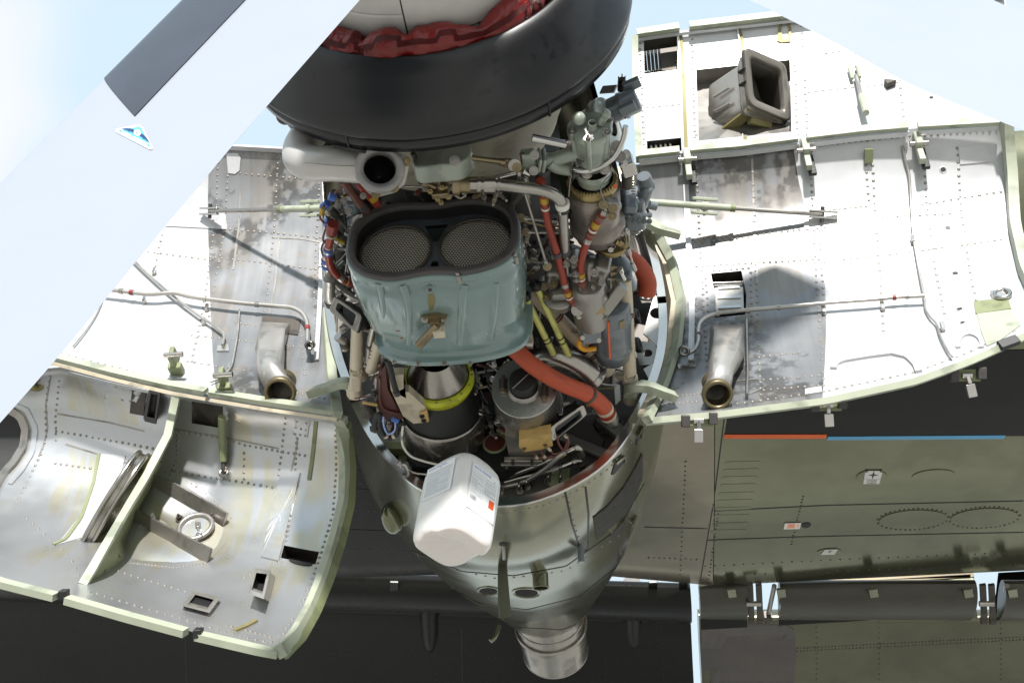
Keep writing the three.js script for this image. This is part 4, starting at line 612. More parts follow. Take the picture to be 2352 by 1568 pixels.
// ---- left door
const S3 = surface([[115, 322], [200, 326], [530, 340], [640, 346], [742, 353]], [[118, 825], [130, 828], [260, 862], [390, 892], [480, 908], [600, 928], [774, 953]], [[115, 322], [112, 560], [118, 825]], [[742, 353], [740, 500], [745, 620], [752, 740], [760, 860], [774, 953]], zCurve(FW + 0.1, FW + 0.06, 0.16, 0));
const dL = thing('cowl_door', 'large open cowl door left of the engine, crossed by thin pipes, with a round duct', 'cowl door');
const aS3 = S3.inv(478, 560)[0];
const l1a = part(dL, 'white_panel', skin(S3, 0, aS3, 30, 40), K.white), l1b = part(dL, 'sooty_panel', skin(S3, aS3, 1, 30, 40), K.soot); part(dL, 'outer_skin', skin(S3, 0, 1, 40, 30, [], -TH), K.oliveW);
const L1 = [l1a, l1b];
{
  const t = dL;
  part(t, 'edge_angle', bar(edgePts(S3, 'top', 0, 1, 20, -0.004, 0.008), ZZ, 0.012, 0.024), K.white);
  for (const [u, v] of [[0, 0.545], [0.56, 1]]) { part(t, 'edge_frame', bar(edgePts(S3, 'bottom', u, v, 24, 0.014, 0.03), V(0, 0.5, 1), 0.036, 0.018), K.primer); part(t, 'edge_angle', bar(edgePts(S3, 'bottom', u, v, 24, -0.018, 0.035), V(0, 0.9, 0.6), 0.02, 0.012), K.cream); }
  part(t, 'edge_frame', bar(edgePts(S3, 'right', 0.6, 1, 20, 0.0, 0.02), V(0.5, 0, 1), 0.035, 0.03), K.primer, { label: 'pale green rear flange' });
  part(t, 'stiffener_strip', bar(pxp(L1, [[741, 560], [738, 640], [734, 720], [727, 830]], 0.006), ZZ, 0.018, 0.01), K.white);
  for (const [x, y, h] of [[412, 850, 46], [524, 896, 40]]) { const q = onMesh(L1, x, y) || { p: S3.pt(0.55, 0.98) }; part(t, 'hinge_bracket', [boxAt(q.p.clone().add(V(0, 0, 0.07)), UP, ZZ, px(h, q.p) * 0.8, 0.07, 0.02, 0.006), boxAt(q.p.clone().add(V(0, -0.02, 0.03)), XX, UP, 0.05, 0.03, 0.05, 0.006)], K.primerD); part(t, 'hinge_pin', cyl(q.p.clone().add(V(-0.02, -0.02, 0.11)), q.p.clone().add(V(0.05, -0.02, 0.11)), 0.01), K.steel); }
  part(t, 'strut_plate', plate(L1, [[384, 480], [516, 486], [520, 527], [380, 520]], 0.004, 5), K.white);
  part(t, 'doubler_plate', plate(L1, [[520, 352], [546, 352], [553, 362], [550, 392], [540, 400], [524, 398]], 0.004, 2), K.white);
  for (const pts of [[[625, 545], [690, 548], [735, 556]], [[552, 440], [548, 520], [535, 620]], [[640, 545], [632, 650], [615, 740]]]) { const g = seam(L1, pts, 0.007, 0.004); if (g) part(t, 'skin_lap', g, K.cast); }
  rivets(t, L1, [[[[500, 360], [496, 480], [484, 580], [468, 700], [440, 830]], 14], [[[522, 405], [516, 520], [500, 610], [478, 740]], 14], [[[638, 362], [634, 440], [628, 540], [618, 640], [604, 740]], 13], [[[735, 366], [728, 520], [720, 700]], 14], [[[515, 350], [640, 357], [730, 366]], 14], [[[550, 398], [660, 408], [735, 412]], 14], [[[500, 525], [630, 535], [735, 545]], 14], [[[482, 590], [580, 600], [740, 620]], 13], [[[340, 578], [400, 586], [470, 595]], 14], [[[372, 540], [362, 580], [352, 640]], 14], [[[395, 492], [510, 498]], 12], [[[392, 512], [510, 518]], 12], [[[140, 812], [390, 876], [470, 892], [600, 916], [760, 938]], 17], [[[440, 770], [720, 800]], 16], [[[430, 830], [560, 850]], 16], [[[735, 570], [722, 825]], 11], [[[540, 740], [600, 750]], 12], [[[690, 760], [700, 860]], 12], [[[670, 900], [745, 915]], 12]], K.rivet, 0.0057);
  pipeOn(t, 'pipe', L1, [[215, 678], [285, 686], [350, 693], [405, 690], [440, 698], [500, 706], [560, 713], [640, 720], [676, 724], [698, 736], [709, 758], [710, 785], [710, 805], [716, 820]], 5, 0.04, K.alu);
  { const q = pxp(L1, [[717, 822]], 0.06)[0]; part(t, 'pipe_end', lathe(q, camF.clone().negate(), [[-0.03, 0.008], [-0.03, 0.018], [0.01, 0.019], [0.012, 0.008], [-0.02, 0.008]], 30), K.steel); }
  for (const [x, y, m] of [[308, 689, K.hoseD], [284, 686, K.steel], [475, 703, K.alu], [710, 772, K.hoseD], [595, 716.5, K.steel]]) { const q = pxp(L1, x === 710 ? [[x, y - 4], [x, y + 4]] : [[x - 4, y - 0.5], [x + 4, y + 0.5]], 0.04); if (q.length > 1) part(t, 'collar', cyl(q[0], q[1], px(6.5, q[0])), m); }
  for (const [x, y] of [[331, 697], [475, 714], [468, 746], [354, 630], [527, 850]]) { const h = onMesh(L1, x, y); if (h) part(t, 'pipe_clip', [bolt(h.p, h.n, 0.007), boxAt(h.p.clone().add(V(0, 0.012, 0.012)), XX, UP, 0.012, 0.03, 0.012, 0.002)], K.chrome); }
  pipeOn(t, 'thin_line', L1, [[300, 594], [340, 634], [400, 688], [450, 727], [500, 762], [514, 774], [516, 786], [512, 802]], 3.2, 0.02, K.alu);
  part(t, 'line_lug', plate(L1, [[500, 796], [524, 792], [526, 808], [498, 808]], 0.006), K.stained);
  pipeOn(t, 'thin_line', L1, [[551, 717], [548, 760], [540, 810], [530, 850], [510, 872], [484, 884]], 2.2, 0.012, K.alu);
  pipeOn(t, 'thin_line', L1, [[237, 690], [222, 725], [200, 760], [168, 800]], 1.8, 0.01, K.alu);
  duct(t, L1, [[605, 738], [668, 742], [655, 800], [592, 792]], [620, 850], [643, 899], 37, K.alu, K.ductlip);
  part(t, 'duct_plate', plate(L1, [[602, 724], [690, 736], [684, 770], [600, 762]], 0.004, 3), K.castD);
}
// ---- lower left chin cowl
const S4 = surface([[-80, 848], [60, 850], [150, 842], [270, 872], [390, 896], [600, 930], [783, 958]], [[-90, 1300], [0, 1333], [150, 1370], [300, 1413], [450, 1453], [600, 1488], [644, 1496]], [[-80, 848], [-120, 1070], [-90, 1300]], [[783, 958], [793, 1070], [790, 1150], [770, 1235], [742, 1325], [712, 1400], [680, 1458], [644, 1496]], (a, b) => (FW + 0.05) * (1 - b) + (FW + 0.18) * b - 0.34 * Math.pow(Math.max(0, 4 * b * (1 - b)), 0.8) * (0.75 + 0.25 * Math.min(1, (1 - a) * 3)) + 0.06 * (1 - a));
const dC = thing('chin_cowl', 'oil stained lower left chin cowl with a green divider and an oval steel ring', 'cowl door');
const H4 = [[440, 912, 512, 984], [652, 1252, 724, 1296]];
const l2a = part(dC, 'stained_panel', skin(S4, 0, 1, 70, 50, H4), K.stained); part(dC, 'outer_skin', skin(S4, 0, 1, 50, 40, H4, -TH - 0.01), K.oliveW);
{
  const t = dC, R = [l2a], S4p = (x, y, l) => { const [a, b] = S4.inv(x, y); return S4.pt(a, b, l); };
  recess(t, S4, H4[0], 0.06, K.castD, K.castD); recess(t, S4, H4[1], 0.07, K.castD, K.castD);
  part(t, 'recess_rod', [[[472, 912], [474, 984]], [[498, 914], [499, 986]]].map((r) => bar(r.map(([x, y]) => S4p(x, y, -0.04)), ZZ, 0.012, 0.01)), K.rivetD);
  part(t, 'toggle', [torus(S4p(459, 935, -0.03), ZZ, 0.014, 0.004), boxAt(S4p(459, 922, -0.04), UP, ZZ, 0.05, 0.012, 0.01)], K.black);
  part(t, 'oval_hole', plate([t.children.find((m) => m.name === 'recess_floor')].concat(R), oval(690, 1290, 28, 8, 0.2, 20).slice(0, -1), 0.004), K.black);
  for (const [u, v] of [[0, 0.3], [0.335, 0.71], [0.745, 1]]) part(t, 'edge_frame', bar(edgePts(S4, 'bottom', u, v, 20, -0.012, 0.0), V(0, 0.7, 0.7), 0.036, 0.022), K.primer);
  part(t, 'edge_frame', bar(edgePts(S4, 'right', 0, 1.0, 40, 0.0, 0.012), V(-0.3, 0.2, 1), 0.026, 0.04), K.primer, { label: 'curved pale green rear edge' });
  part(t, 'edge_angle', bar(edgePts(S4, 'right', 0.02, 1.01, 40, -0.018, -0.01), V(1, 0, 0.6), 0.03, 0.012), K.primerD);
  part(t, 'edge_frame', bar(edgePts(S4, 'top', 0, 1, 24, 0.01, 0.0), ZZ, 0.03, 0.02), K.stained);
  for (const [x, y] of [[146, 1366], [455, 1455]]) part(t, 'latch_notch', boxAt(S4p(x, y - 2, 0.015), camR, camU, 0.024, 0.026, 0.04, 0.003), K.black);
  // the divider: a plate standing on the skin along a curved line
  { const ln = [[402, 905], [388, 965], [384, 1010], [372, 1060], [350, 1110], [318, 1170], [290, 1230], [285, 1280], [250, 1310], [205, 1338]], base = pxp(R, ln, -0.005), cap = [[405, 905], [396, 950], [385, 1000], [352, 1062], [326, 1110], [296, 1160], [268, 1208], [238, 1260], [212, 1305], [190, 1342]].map(([x, y], i) => { const d = depthOf(base[i]), k = Math.sin(Math.PI * i / 9); return P(x, y, d - 0.02 - 0.22 * Math.pow(k, 0.8)); });
    part(t, 'divider', loft([base, cap]), K.primerD, { label: 'green divider plate' });
    part(t, 'divider_cap', bar(cap, camF.clone().negate().addScaledVector(camR, -0.2), 0.03, 0.012), K.primer);
    for (let i = 1; i < 9; i++) part(t, 'divider_rivet', bolt(base[i].clone().lerp(cap[i], 0.25), camR, 0.005, 0.004), K.rivet); }
  // bulged casing with two stiffeners and a round port
  { const o = [[360, 1090], [420, 1110], [480, 1150], [516, 1190], [510, 1240], [470, 1284], [400, 1294], [320, 1290], [288, 1275], [290, 1230], [318, 1170], [345, 1110]], A = pxp(R, o, 0.0), c = P(370, 1200, depthOf(A[0]) + 0.02 - 0.1), rows = [A]; for (const k of [0.15, 0.35, 0.6, 0.8, 0.95]) rows.push(A.map((p) => p.clone().lerp(c, k * 0.98).addScaledVector(camF, -0.16 * Math.sin(k * Math.PI / 2) + 0.1 * k)));
    const cone = part(t, 'bulge', loft(rows, true, false, true), K.stained); const RR = [cone, l2a];
    for (const pts of [[[345, 1107], [400, 1134], [460, 1168], [522, 1202]], [[300, 1190], [360, 1222], [420, 1254], [484, 1287]]]) part(t, 'stiffener', bar(pxp(RR, pts, 0.02), camU, 0.012, 0.05), K.cast);
    part(t, 'bulge_flange', seam(RR, [[360, 1088], [425, 1108], [482, 1148], [520, 1192], [512, 1244], [470, 1288], [400, 1298], [300, 1288]], 0.03, 0.004), K.stained);
    const h = onMesh(RR, 450, 1215); if (h) { part(t, 'port_ring', torus(h.p.clone().addScaledVector(h.n, 0.012), h.n, px(38, h.p), 0.009, 10, 40), K.alu); part(t, 'port_cover', cyl(h.p, h.p.clone().addScaledVector(h.n, 0.008), px(38, h.p), px(38, h.p), 40), K.stained);
      for (const [x, y] of [[412, 1192], [486, 1192], [462, 1262]]) { const q = onMesh(RR, x, y); if (q) part(t, 'port_clamp', [...bolt(q.p, q.n, 0.01, 0.014)], K.castD); }
      part(t, 'tag', boxAt(h.p.clone().addScaledVector(h.n, 0.016).addScaledVector(camR, 0.01), camU, h.n, 0.03, 0.004, 0.02, 0.002), K.chrome);
      const ch = [[456, 1222], [458, 1240], [452, 1255], [460, 1268]]; ch.forEach(([x, y], i) => { const q = onMesh(RR, x, y); if (q) part(t, 'chain_link', torus(q.p.clone().addScaledVector(q.n, 0.02), i % 2 ? camF : camR, 0.01, 0.003, 6, 14), K.chrome); }); }
    rivets(t, RR, [[[[378, 1085], [430, 1104], [490, 1144], [530, 1190]], 13], [[[310, 1200], [480, 1284]], 11], [[[300, 1292], [400, 1303], [470, 1294]], 8]], K.rivet, 0.005);
  }
  // oval steel ring standing left of the divider, dark opening behind it
  { part(t, 'ring_opening', plate(R, [[228, 1042], [288, 1046], [270, 1110], [230, 1180], [186, 1236], [128, 1252], [180, 1200], [210, 1120]], 0.003, 3), K.white);
    part(t, 'ring_opening_edge', seam(R, [[228, 1042], [214, 1112], [186, 1190], [150, 1240], [122, 1252]], 0.012, 0.014), K.primerD);
    const d = depthOf(S4p(230, 1170, 0)) - 0.07, pts = [], pin = [], oc = P(250, 1155, d), mj = P(320, 1038, d).sub(P(180, 1272, d)).multiplyScalar(0.5), mn = camF.clone().multiplyScalar(-0.14).addScaledVector(camR, 0.022).addScaledVector(camU, 0.01), off = camR.clone().multiplyScalar(0.028).addScaledVector(camU, -0.012).addScaledVector(camF, 0.01); for (let i = 0; i < 48; i++) { const a = i / 48 * Math.PI * 2, q = oc.clone().addScaledVector(mj, Math.cos(a)).addScaledVector(mn, Math.sin(a)); pts.push(q); pin.push(q.clone().add(off)); }
    part(t, 'oval_ring', [new THREE.TubeGeometry(new THREE.CatmullRomCurve3(pts, true), 120, 0.009, 10, true), new THREE.TubeGeometry(new THREE.CatmullRomCurve3(pin, true), 120, 0.008, 10, true), ...loft([pts, pin], true)], K.steel);
    part(t, 'oval_duct', loft([pin, pin.map((p) => p.clone().addScaledVector(camF, 0.12).addScaledVector(camR, 0.02))], true), K.steel);
    for (const [x, y] of [[282, 1120], [254, 1164], [302, 1064]]) part(t, 'ring_clamp', cyl(P(x - 5, y - 4, d - 0.06), P(x + 14, y + 8, d - 0.02), 0.01), K.castD); }
  // intake mouth at the left edge
  { const m = [[-110, 935], [-20, 935], [20, 938], [48, 955], [60, 985], [56, 1025], [34, 1062], [8, 1090], [-20, 1140], [-110, 1160]]; part(t, 'intake_mouth', plate(R, m, 0.006, 3), K.black); part(t, 'intake_rim', seam(R, m, 0.028, 0.03), K.steel); part(t, 'intake_collar', seam(R, [[10, 922], [60, 940], [82, 985], [74, 1040], [50, 1080], [22, 1112]], 0.018, 0.01), K.stained); }
  { const h = onMesh(R, 88, 884); if (h) part(t, 'grommet', [torus(h.p.clone().add(V(0, 0, 0.01)), h.n.clone().add(V(0.9, 0, 0)).normalize(), 0.022, 0.012)], K.olivezinc); }
  // small ducts
  const box = (q, depth, lift, mat, lip) => { const b = pxp(R, q, 0), f = q.map(([x, y], i) => P(x + lift[0], y + lift[1], depthOf(b[i]) - depth)); part(t, 'small_duct', creaseLoft([b, f], true), mat); const cf = f.reduce((s, p) => s.add(p), V(0, 0, 0)).multiplyScalar(0.25), inn = f.map((p) => p.clone().lerp(cf, 0.24)), out = f.map((p) => cf.clone().lerp(p, 1.1)); part(t, 'small_duct_lip', creaseLoft([out.map((p) => p.clone().addScaledVector(camF, 0.012)), out, inn, inn.map((p) => p.clone().addScaledVector(camF, 0.03))], true), lip); part(t, 'small_duct_bore', loft([inn, b.map((p) => p.clone().addScaledVector(camF, -0.01).lerp(cf, 0.3))], true, false, true), K.black); };
  box([[340, 892], [362, 896], [352, 968], [328, 962]], 0.06, [4, 2], K.rubber, K.rubber);
  box([[600, 1318], [632, 1322], [618, 1382], [586, 1370]], 0.09, [-14, -10], K.alu, K.alu);
  box([[444, 1360], [500, 1375], [478, 1405], [420, 1390]], 0.04, [0, 0], K.alu, K.alu);
  part(t, 'duct_plate', plate(R, [[304, 888], [336, 890], [330, 954], [298, 948]], 0.004, 2), K.castD);
  // strap, strips
  { const q = pxp(R, [[514, 895, 0.05], [520, 940, 0.04], [520, 1000, 0.03], [519, 1060, 0.02], [518, 1088, 0.015]]); part(t, 'stay_rod', tube(q.slice(0, 3), 0.014, 12, 10), K.primerD); part(t, 'stay_rod', tube(q.slice(2), 0.008, 12, 10), K.castD); part(t, 'hook', [torus(q[q.length - 1], ZZ, 0.014, 0.005), boxAt(q[q.length - 1].clone().add(V(0, 0.02, 0)), UP, ZZ, 0.04, 0.014, 0.02)], K.steel); }
  part(t, 'stiffener_strip', seam(R, [[726, 962], [722, 1010], [716, 1060], [710, 1102]], 0.014, 0.008), K.primerD);
  part(t, 'stiffener_strip', seam(R, [[538, 1449], [562, 1440], [588, 1426]], 0.014, 0.012), K.olivezinc);
  part(t, 'raised_channel', plate(R, [[648, 1080], [690, 1086], [668, 1180], [640, 1290], [600, 1280], [625, 1170]], 0.007, 4), K.stained);
  part(t, 'doubler_plate', plate(R, [[680, 955], [712, 962], [706, 1005], [674, 1002]], 0.004, 2), K.stained);
  part(t, 'doubler_plate', plate(R, [[244, 872], [330, 888], [312, 925], [294, 932], [240, 922]], 0.004, 2), K.stained);
  for (const pts of [[[116, 862], [104, 930], [108, 985], [100, 1020], [88, 1048]], [[150, 1020], [330, 1075]], [[130, 950], [250, 970], [330, 990]], [[400, 985], [520, 1005], [640, 1030]], [[690, 960], [680, 1030], [664, 1100], [640, 1190]]]) { const g = seam(R, pts, 0.006, 0.003); if (g) part(t, 'skin_lap', g, K.cast); }
  rivets(t, R, [[[[112, 862], [104, 940], [106, 1000], [92, 1046], [60, 1110], [30, 1170]], 14], [[[135, 875], [126, 960], [128, 1010]], 14], [[[128, 990], [200, 1002], [300, 1020], [350, 1030]], 14], [[[126, 1064], [200, 1074], [260, 1088]], 14], [[[150, 850], [270, 880], [380, 902]], 15], [[[410, 908], [600, 940], [770, 968]], 15], [[[408, 1000], [404, 1060], [390, 1090]], 12], [[[412, 990], [440, 996], [520, 1008], [560, 1022], [640, 1036], [700, 1046]], 13], [[[400, 1082], [480, 1096], [560, 1108], [640, 1122]], 14], [[[655, 960], [648, 1020], [640, 1090]], 13], [[[684, 970], [676, 1100], [664, 1200], [650, 1290]], 12], [[[770, 975], [772, 1080], [764, 1180], [740, 1260], [720, 1320], [690, 1390], [650, 1455]], 13], [[[560, 1040], [560, 1100]], 14], [[[240, 1300], [330, 1330], [400, 1350], [500, 1385]], 16], [[[205, 1358], [330, 1396], [450, 1430], [560, 1464], [640, 1478]], 18], [[[520, 1435], [620, 1462]], 11], [[[60, 1190], [160, 1280], [180, 1320]], 18], [[[440, 992], [510, 1004]], 12], [[[560, 1325], [640, 1290]], 14]], K.rivet, 0.0056);
  rivets(t, R, [[[[682, 966], [704, 970]], 11], [[[680, 982], [704, 986]], 11], [[[678, 996], [702, 1000]], 11], [[[248, 882], [320, 898]], 17], [[[244, 912], [300, 920]], 17]], K.rivet, 0.009, 'bolts');
}
// ------------------------------------------------------------------ engine core
const proj = (p) => { const d = p.clone().sub(C), k = d.dot(camF); return [1176 + d.dot(camR) / k * FOC, 784 - d.dot(camU) / k * FOC]; };
const eng = thing('turboprop_engine', 'dark engine core and gearbox casing half hidden behind pipes and accessories', 'engine');
const AX = V(0, HA, 0), AFT = V(0, 0, -1);
part(eng, 'gearbox_casing', lathe(AX, AFT, [[0.0, 0.2], [0.02, 0.43], [0.1, 0.43], [0.13, 0.42], [0.3, 0.36], [0.33, 0.34], [0.36, 0.34]], 80), M('#b0aa98', 0.1, 0.5, { map: T.grime }));
part(eng, 'core_casing', lathe(AX, AFT, [[0.34, 0.29], [0.44, 0.31], [0.46, 0.335], [0.49, 0.335], [0.5, 0.3], [0.7, 0.285], [0.72, 0.32], [0.75, 0.32], [0.76, 0.28], [1.0, 0.27], [1.02, 0.31], [1.05, 0.31], [1.06, 0.27], [1.42, 0.27]], 64), M('#2f2c29', 0.4, 0.55, { map: T.grime }));
for (const s of [0.475, 0.735, 1.035]) for (let i = 0; i < 24; i++) { const a = rad(-170 + i * 7), r = s < 0.5 ? 0.335 : 0.32; const o = V(r * Math.cos(a), HA + r * Math.sin(a) , -s + 0.015); part(eng, 'casing_bolt', bolt(o, ZZ, 0.006, 0.006), K.castD); }
const tubeE = (pts, rp, o = {}) => { const q = pts.map((p) => E(p[0], p[1], p[2] ?? o.h)); return tube(q, px(rp, q[0]), o.seg || 0, o.rs || 14); };
const cylE = (a, b, h, rp, rp2 = rp, seg = 28) => { const p = E(a[0], a[1], a[2] ?? h), q = E(b[0], b[1], b[2] ?? h); return cyl(p, q, px(rp, p), px(rp2, q), seg); };
const TOCAM = camF.clone().negate();
// crowded small plumbing in the dark bays of the core
{
  const zones = [[930, 1200, 428, 462, 0.36], [1196, 1320, 500, 640, 0.33], [1200, 1300, 640, 720, 0.34], [755, 860, 425, 640, 0.33], [770, 850, 640, 760, 0.36], [1090, 1250, 820, 900, 0.42], [1370, 1460, 520, 600, 0.3], [1220, 1400, 760, 830, 0.38], [1060, 1180, 980, 1060, 0.5], [1085, 1140, 850, 960, 0.46], [1105, 1160, 940, 1010, 0.52], [1290, 1400, 870, 950, 0.42], [850, 930, 900, 990, 0.5], [1395, 1450, 760, 860, 0.3], [830, 900, 800, 900, 0.44]];
  const mats = [K.steel, K.cast, K.black, K.brass, K.alu, K.alu, K.castD, K.maroon, K.cream, K.steel];
  for (const [x0, x1, y0, y1, h] of zones) {
    const n = Math.round((x1 - x0) * (y1 - y0) / 560) + 4;
    for (let i = 0; i < n; i++) {
      const x = x0 + rnd() * (x1 - x0), y = y0 + rnd() * (y1 - y0), k = rnd(), m = mats[Math.floor(rnd() * mats.length)], a = rnd() < 0.6 ? (rnd() < 0.5 ? 0 : 1.57) + (rnd() - 0.5) * 0.5 : rnd() * 3.14, L = 12 + rnd() * 28, hh = h + (rnd() - 0.5) * 0.05;
      if (k < 0.45) { const p = [[x - L * Math.cos(a), y - L * Math.sin(a)], [x, y + (rnd() - 0.5) * 16], [x + L * Math.cos(a), y + L * Math.sin(a)]]; part(eng, 'pipe', tubeE(p, 1.3 + rnd() * 2.4, { h: hh, seg: 10, rs: 8 }), m); }
      else if (k < 0.75) { const o = E(x, y, hh), d = V(rnd() - 0.5, -rnd(), rnd() * 0.8).normalize(); part(eng, 'union', [cyl(o, o.clone().addScaledVector(d, 0.03), px(3.5 + rnd() * 3.5, o), px(3.5 + rnd() * 3, o), 6), cyl(o, o.clone().addScaledVector(d, 0.05), px(3.5, o), px(3.2, o), 12), torus(o, d, px(5.5, o), px(1.3, o), 8, 16)], m); }
      else { const o = E(x, y, hh); part(eng, 'bracket', [boxAt(o, V(Math.cos(a), 0.2, Math.sin(a)), UP, px(14 + rnd() * 16, o), px(8 + rnd() * 8, o), 0.012, 0.003), ...bolt(o.clone().add(V(0, -0.008, 0.006)), V(0, -0.6, 0.8), 0.006, 0.006)], m); }
    }
  }
}
// ------------------------------------------------------------------ oil cooler intake with two perforated screens
{
  const t = thing('oil_cooler_intake', 'big blue green double oval intake with rubber lip and two round mesh screens', 'air intake');
  const O = E(993, 542, 0.5), W = px(202, O), dv = Math.abs(proj(O.clone().add(UP))[1] - proj(O)[1]), H = 80 / dv, n = 96;
  const sect = (tt, sx, sy, waist = 0.14, dx = 0, dy = 0, pw = 0.72) => { const r = [], lob = Math.max(0, Math.min(1, (tt - 0.05) / 0.05, (0.33 - tt) / 0.05)); for (let i = 0; i < n; i++) { const a = i / n * Math.PI * 2, c = Math.cos(a), s = Math.sin(a), x = Math.sign(c) * Math.pow(Math.abs(c), 0.8) * W * sx, y = lob * 0.007 * Math.cos(x / W * 11) * (s < 0 ? 1 : 0) + Math.sign(s) * Math.pow(Math.abs(s), pw) * H * sy * (1 - waist * Math.exp(-Math.pow(x / (0.33 * W), 2))); r.push(O.clone().add(V(x + dx, y + dy, -tt))); } return r; };
  part(t, 'rubber_lip', loft([sect(0.012, 0.99, 0.985), sect(0.004, 1.0, 1.0), sect(-0.002, 0.99, 0.985), sect(-0.003, 0.96, 0.945), sect(-0.003, 0.91, 0.87), sect(-0.001, 0.9, 0.855), sect(0.012, 0.895, 0.85)], true), M('#4f4b4b', 0, 0.5, { map: T.grime, roughnessMap: T.rough }));
  part(t, 'bore', loft([sect(0.012, 0.896, 0.852), sect(0.05, 0.89, 0.85), sect(0.09, 0.89, 0.85)], true), K.black);
  // teal casting: flange under the lip, bulged body, base flange
  part(t, 'casting', loft([sect(0.012, 0.985, 0.98), sect(0.014, 1.0, 1.01), sect(0.016, 1.004, 1.02), sect(0.03, 1.01, 1.03), sect(0.033, 1.006, 1.024), sect(0.036, 0.988, 0.99), sect(0.04, 0.985, 0.985), sect(0.062, 0.985, 0.99, 0.12), sect(0.068, 1.0, 1.025, 0.1), sect(0.08, 1.012, 1.045, 0.08), sect(0.12, 1.015, 1.05, 0.05), sect(0.16, 1.01, 1.05, 0.05), sect(0.2, 0.997, 1.045, 0.04), sect(0.203, 0.99, 1.037, 0.04), sect(0.24, 0.975, 1.03, 0.03), sect(0.26, 0.965, 1.022, 0.03), sect(0.263, 0.957, 1.014, 0.02), sect(0.3, 0.905, 0.985, 0.01), sect(0.33, 0.875, 0.955, 0, 0.01, 0, 0.6), sect(0.343, 0.885, 0.96, 0, 0.01, 0, 0.56), sect(0.347, 0.93, 1.02, 0, 0.01, 0, 0.52), sect(0.349, 0.96, 1.08, 0, 0.01, 0, 0.5), sect(0.351, 0.965, 1.09, 0, 0.01, 0, 0.5), sect(0.366, 0.965, 1.09, 0, 0.01, 0, 0.5), sect(0.368, 0.96, 1.08, 0, 0.01, 0, 0.5), sect(0.375, 0.8, 0.85, 0, 0.01, 0, 0.5)], true, false, true), K.teal);
  // screens
  const ps = -0.055, plateS = sect(0.055, 0.893, 0.85).map((p) => new THREE.Vector2(p.x - O.x, p.y - O.y)), sh = new THREE.Shape(plateS), rs = 0.422 * W, cx = 0.466 * W;
  for (const s of [-1, 1]) { const h = new THREE.Path(); h.absarc(s * cx, 0, rs, 0, Math.PI * 2, true); sh.holes.push(h); }
  const tri = new THREE.Path(); tri.moveTo(-0.15 * W, 0.62 * H); tri.lineTo(0.15 * W, 0.62 * H); tri.lineTo(0.03 * W, 0.18 * H); tri.lineTo(-0.03 * W, 0.18 * H); sh.holes.push(tri);
  const tr2 = new THREE.Path(); tr2.moveTo(-0.08 * W, -0.55 * H); tr2.lineTo(-0.03 * W, -0.3 * H); tr2.lineTo(0.03 * W, -0.3 * H); tr2.lineTo(0.08 * W, -0.55 * H); sh.holes.push(tr2);
  part(t, 'screen_frame', new THREE.ExtrudeGeometry(sh, { depth: 0.006, bevelEnabled: false, curveSegments: 40 }).translate(O.x, O.y, O.z + ps - 0.003), M('#5d646b', 0.5, 0.4, { map: T.grime }));
  part(t, 'back_wall', loft([sect(0.16, 0.893, 0.85)], true, true).slice(1), K.teal);
  for (const s of [-1, 1]) {
    const c = V(O.x + s * cx, O.y, O.z + ps), hexs = [], st = rs / 12.5;
    part(t, 'screen_ring', torus(c.clone().add(V(0, 0, 0.006)), ZZ, rs - 0.002, 0.005, 8, 60), K.castD);
    for (let j = -20; j <= 20; j++) for (let i = -20; i <= 20; i++) { const x = (i + (j & 1) / 2) * st, y = j * st * 0.866; if (Math.hypot(x, y) < rs - 0.004) hexs.push([x, y]); }
    const ring = merge([new THREE.TorusGeometry(st * 0.52, st * 0.1, 4, 6).rotateZ(Math.PI / 6)]);
    const im = new THREE.InstancedMesh(ring, M('#c2bdb0', 0.4, 0.4), hexs.length), m4 = new THREE.Matrix4(); hexs.forEach(([x, y], i) => im.setMatrixAt(i, m4.makeTranslation(c.x + x, c.y + y, c.z)));
    im.name = s < 0 ? 'mesh_screen' : 'mesh_screen_001'; im.userData = { kind: 'stuff', label: s < 0 ? 'left round mesh screen' : 'right round mesh screen' }; im.castShadow = im.receiveShadow = true; t.add(im);
    part(t, 'screen_matrix', new THREE.CircleGeometry(rs, 40).translate(c.x, c.y, c.z - 0.03), M('#3c382f', 0.3, 0.6));
  }
  for (const [x, y] of [[908, 634], [1053, 634], [1185, 590], [795, 594]]) { const o = proj(O); const h = onMesh(t.children.filter((m) => m.name === 'casting'), x, y + 4); if (h) part(t, 'stud', [cyl(h.p.clone().add(V(0, 0, -0.015)), h.p.clone().add(V(0, -0.004, 0.015)), 0.009, 0.007, 6), ball(h.p.clone().add(V(0, -0.004, 0.02)), 0.006)], K.cast); }
  const cast = t.children.filter((m) => m.name === 'casting');
  for (const pts of [[[925, 655], [935, 690], [940, 740], [938, 790]], [[1068, 655], [1062, 690], [1058, 740], [1056, 790]], [[868, 650], [878, 700], [884, 780]], [[1140, 645], [1136, 700], [1128, 780]]]) part(t, 'casting_rib', tube(pts.map(([x, y]) => onMesh(cast, x, y)).filter(Boolean).map((h) => h.p.clone().addScaledVector(h.n, -0.007)), 0.013, 24, 14), K.teal);
  for (const [x, y] of [[880, 818], [905, 830], [960, 834], [1020, 834], [1080, 833], [1140, 826], [1190, 808]]) { const h = onMesh(cast, x, y); if (h) part(t, 'stud', bolt(h.p, h.n, 0.006, 0.006), K.cast); }
  { const h = onMesh(cast, 987, 660); part(t, 'drain_boss', [torus(h.p, h.n.clone().add(V(0, 0, 0.6)).normalize(), 0.012, 0.006), ball(h.p, 0.012)], K.teal); part(t, 'drain_bore', cyl(h.p, h.p.clone().addScaledVector(h.n, 0.012), 0.006), K.rubber); part(t, 'rust_run', plate(cast, [[983, 672], [996, 672], [1000, 690], [995, 712], [986, 715], [982, 690]], 0.0008, 2), M('#7f7a52', 0, 0.5, { map: T.grime })); }
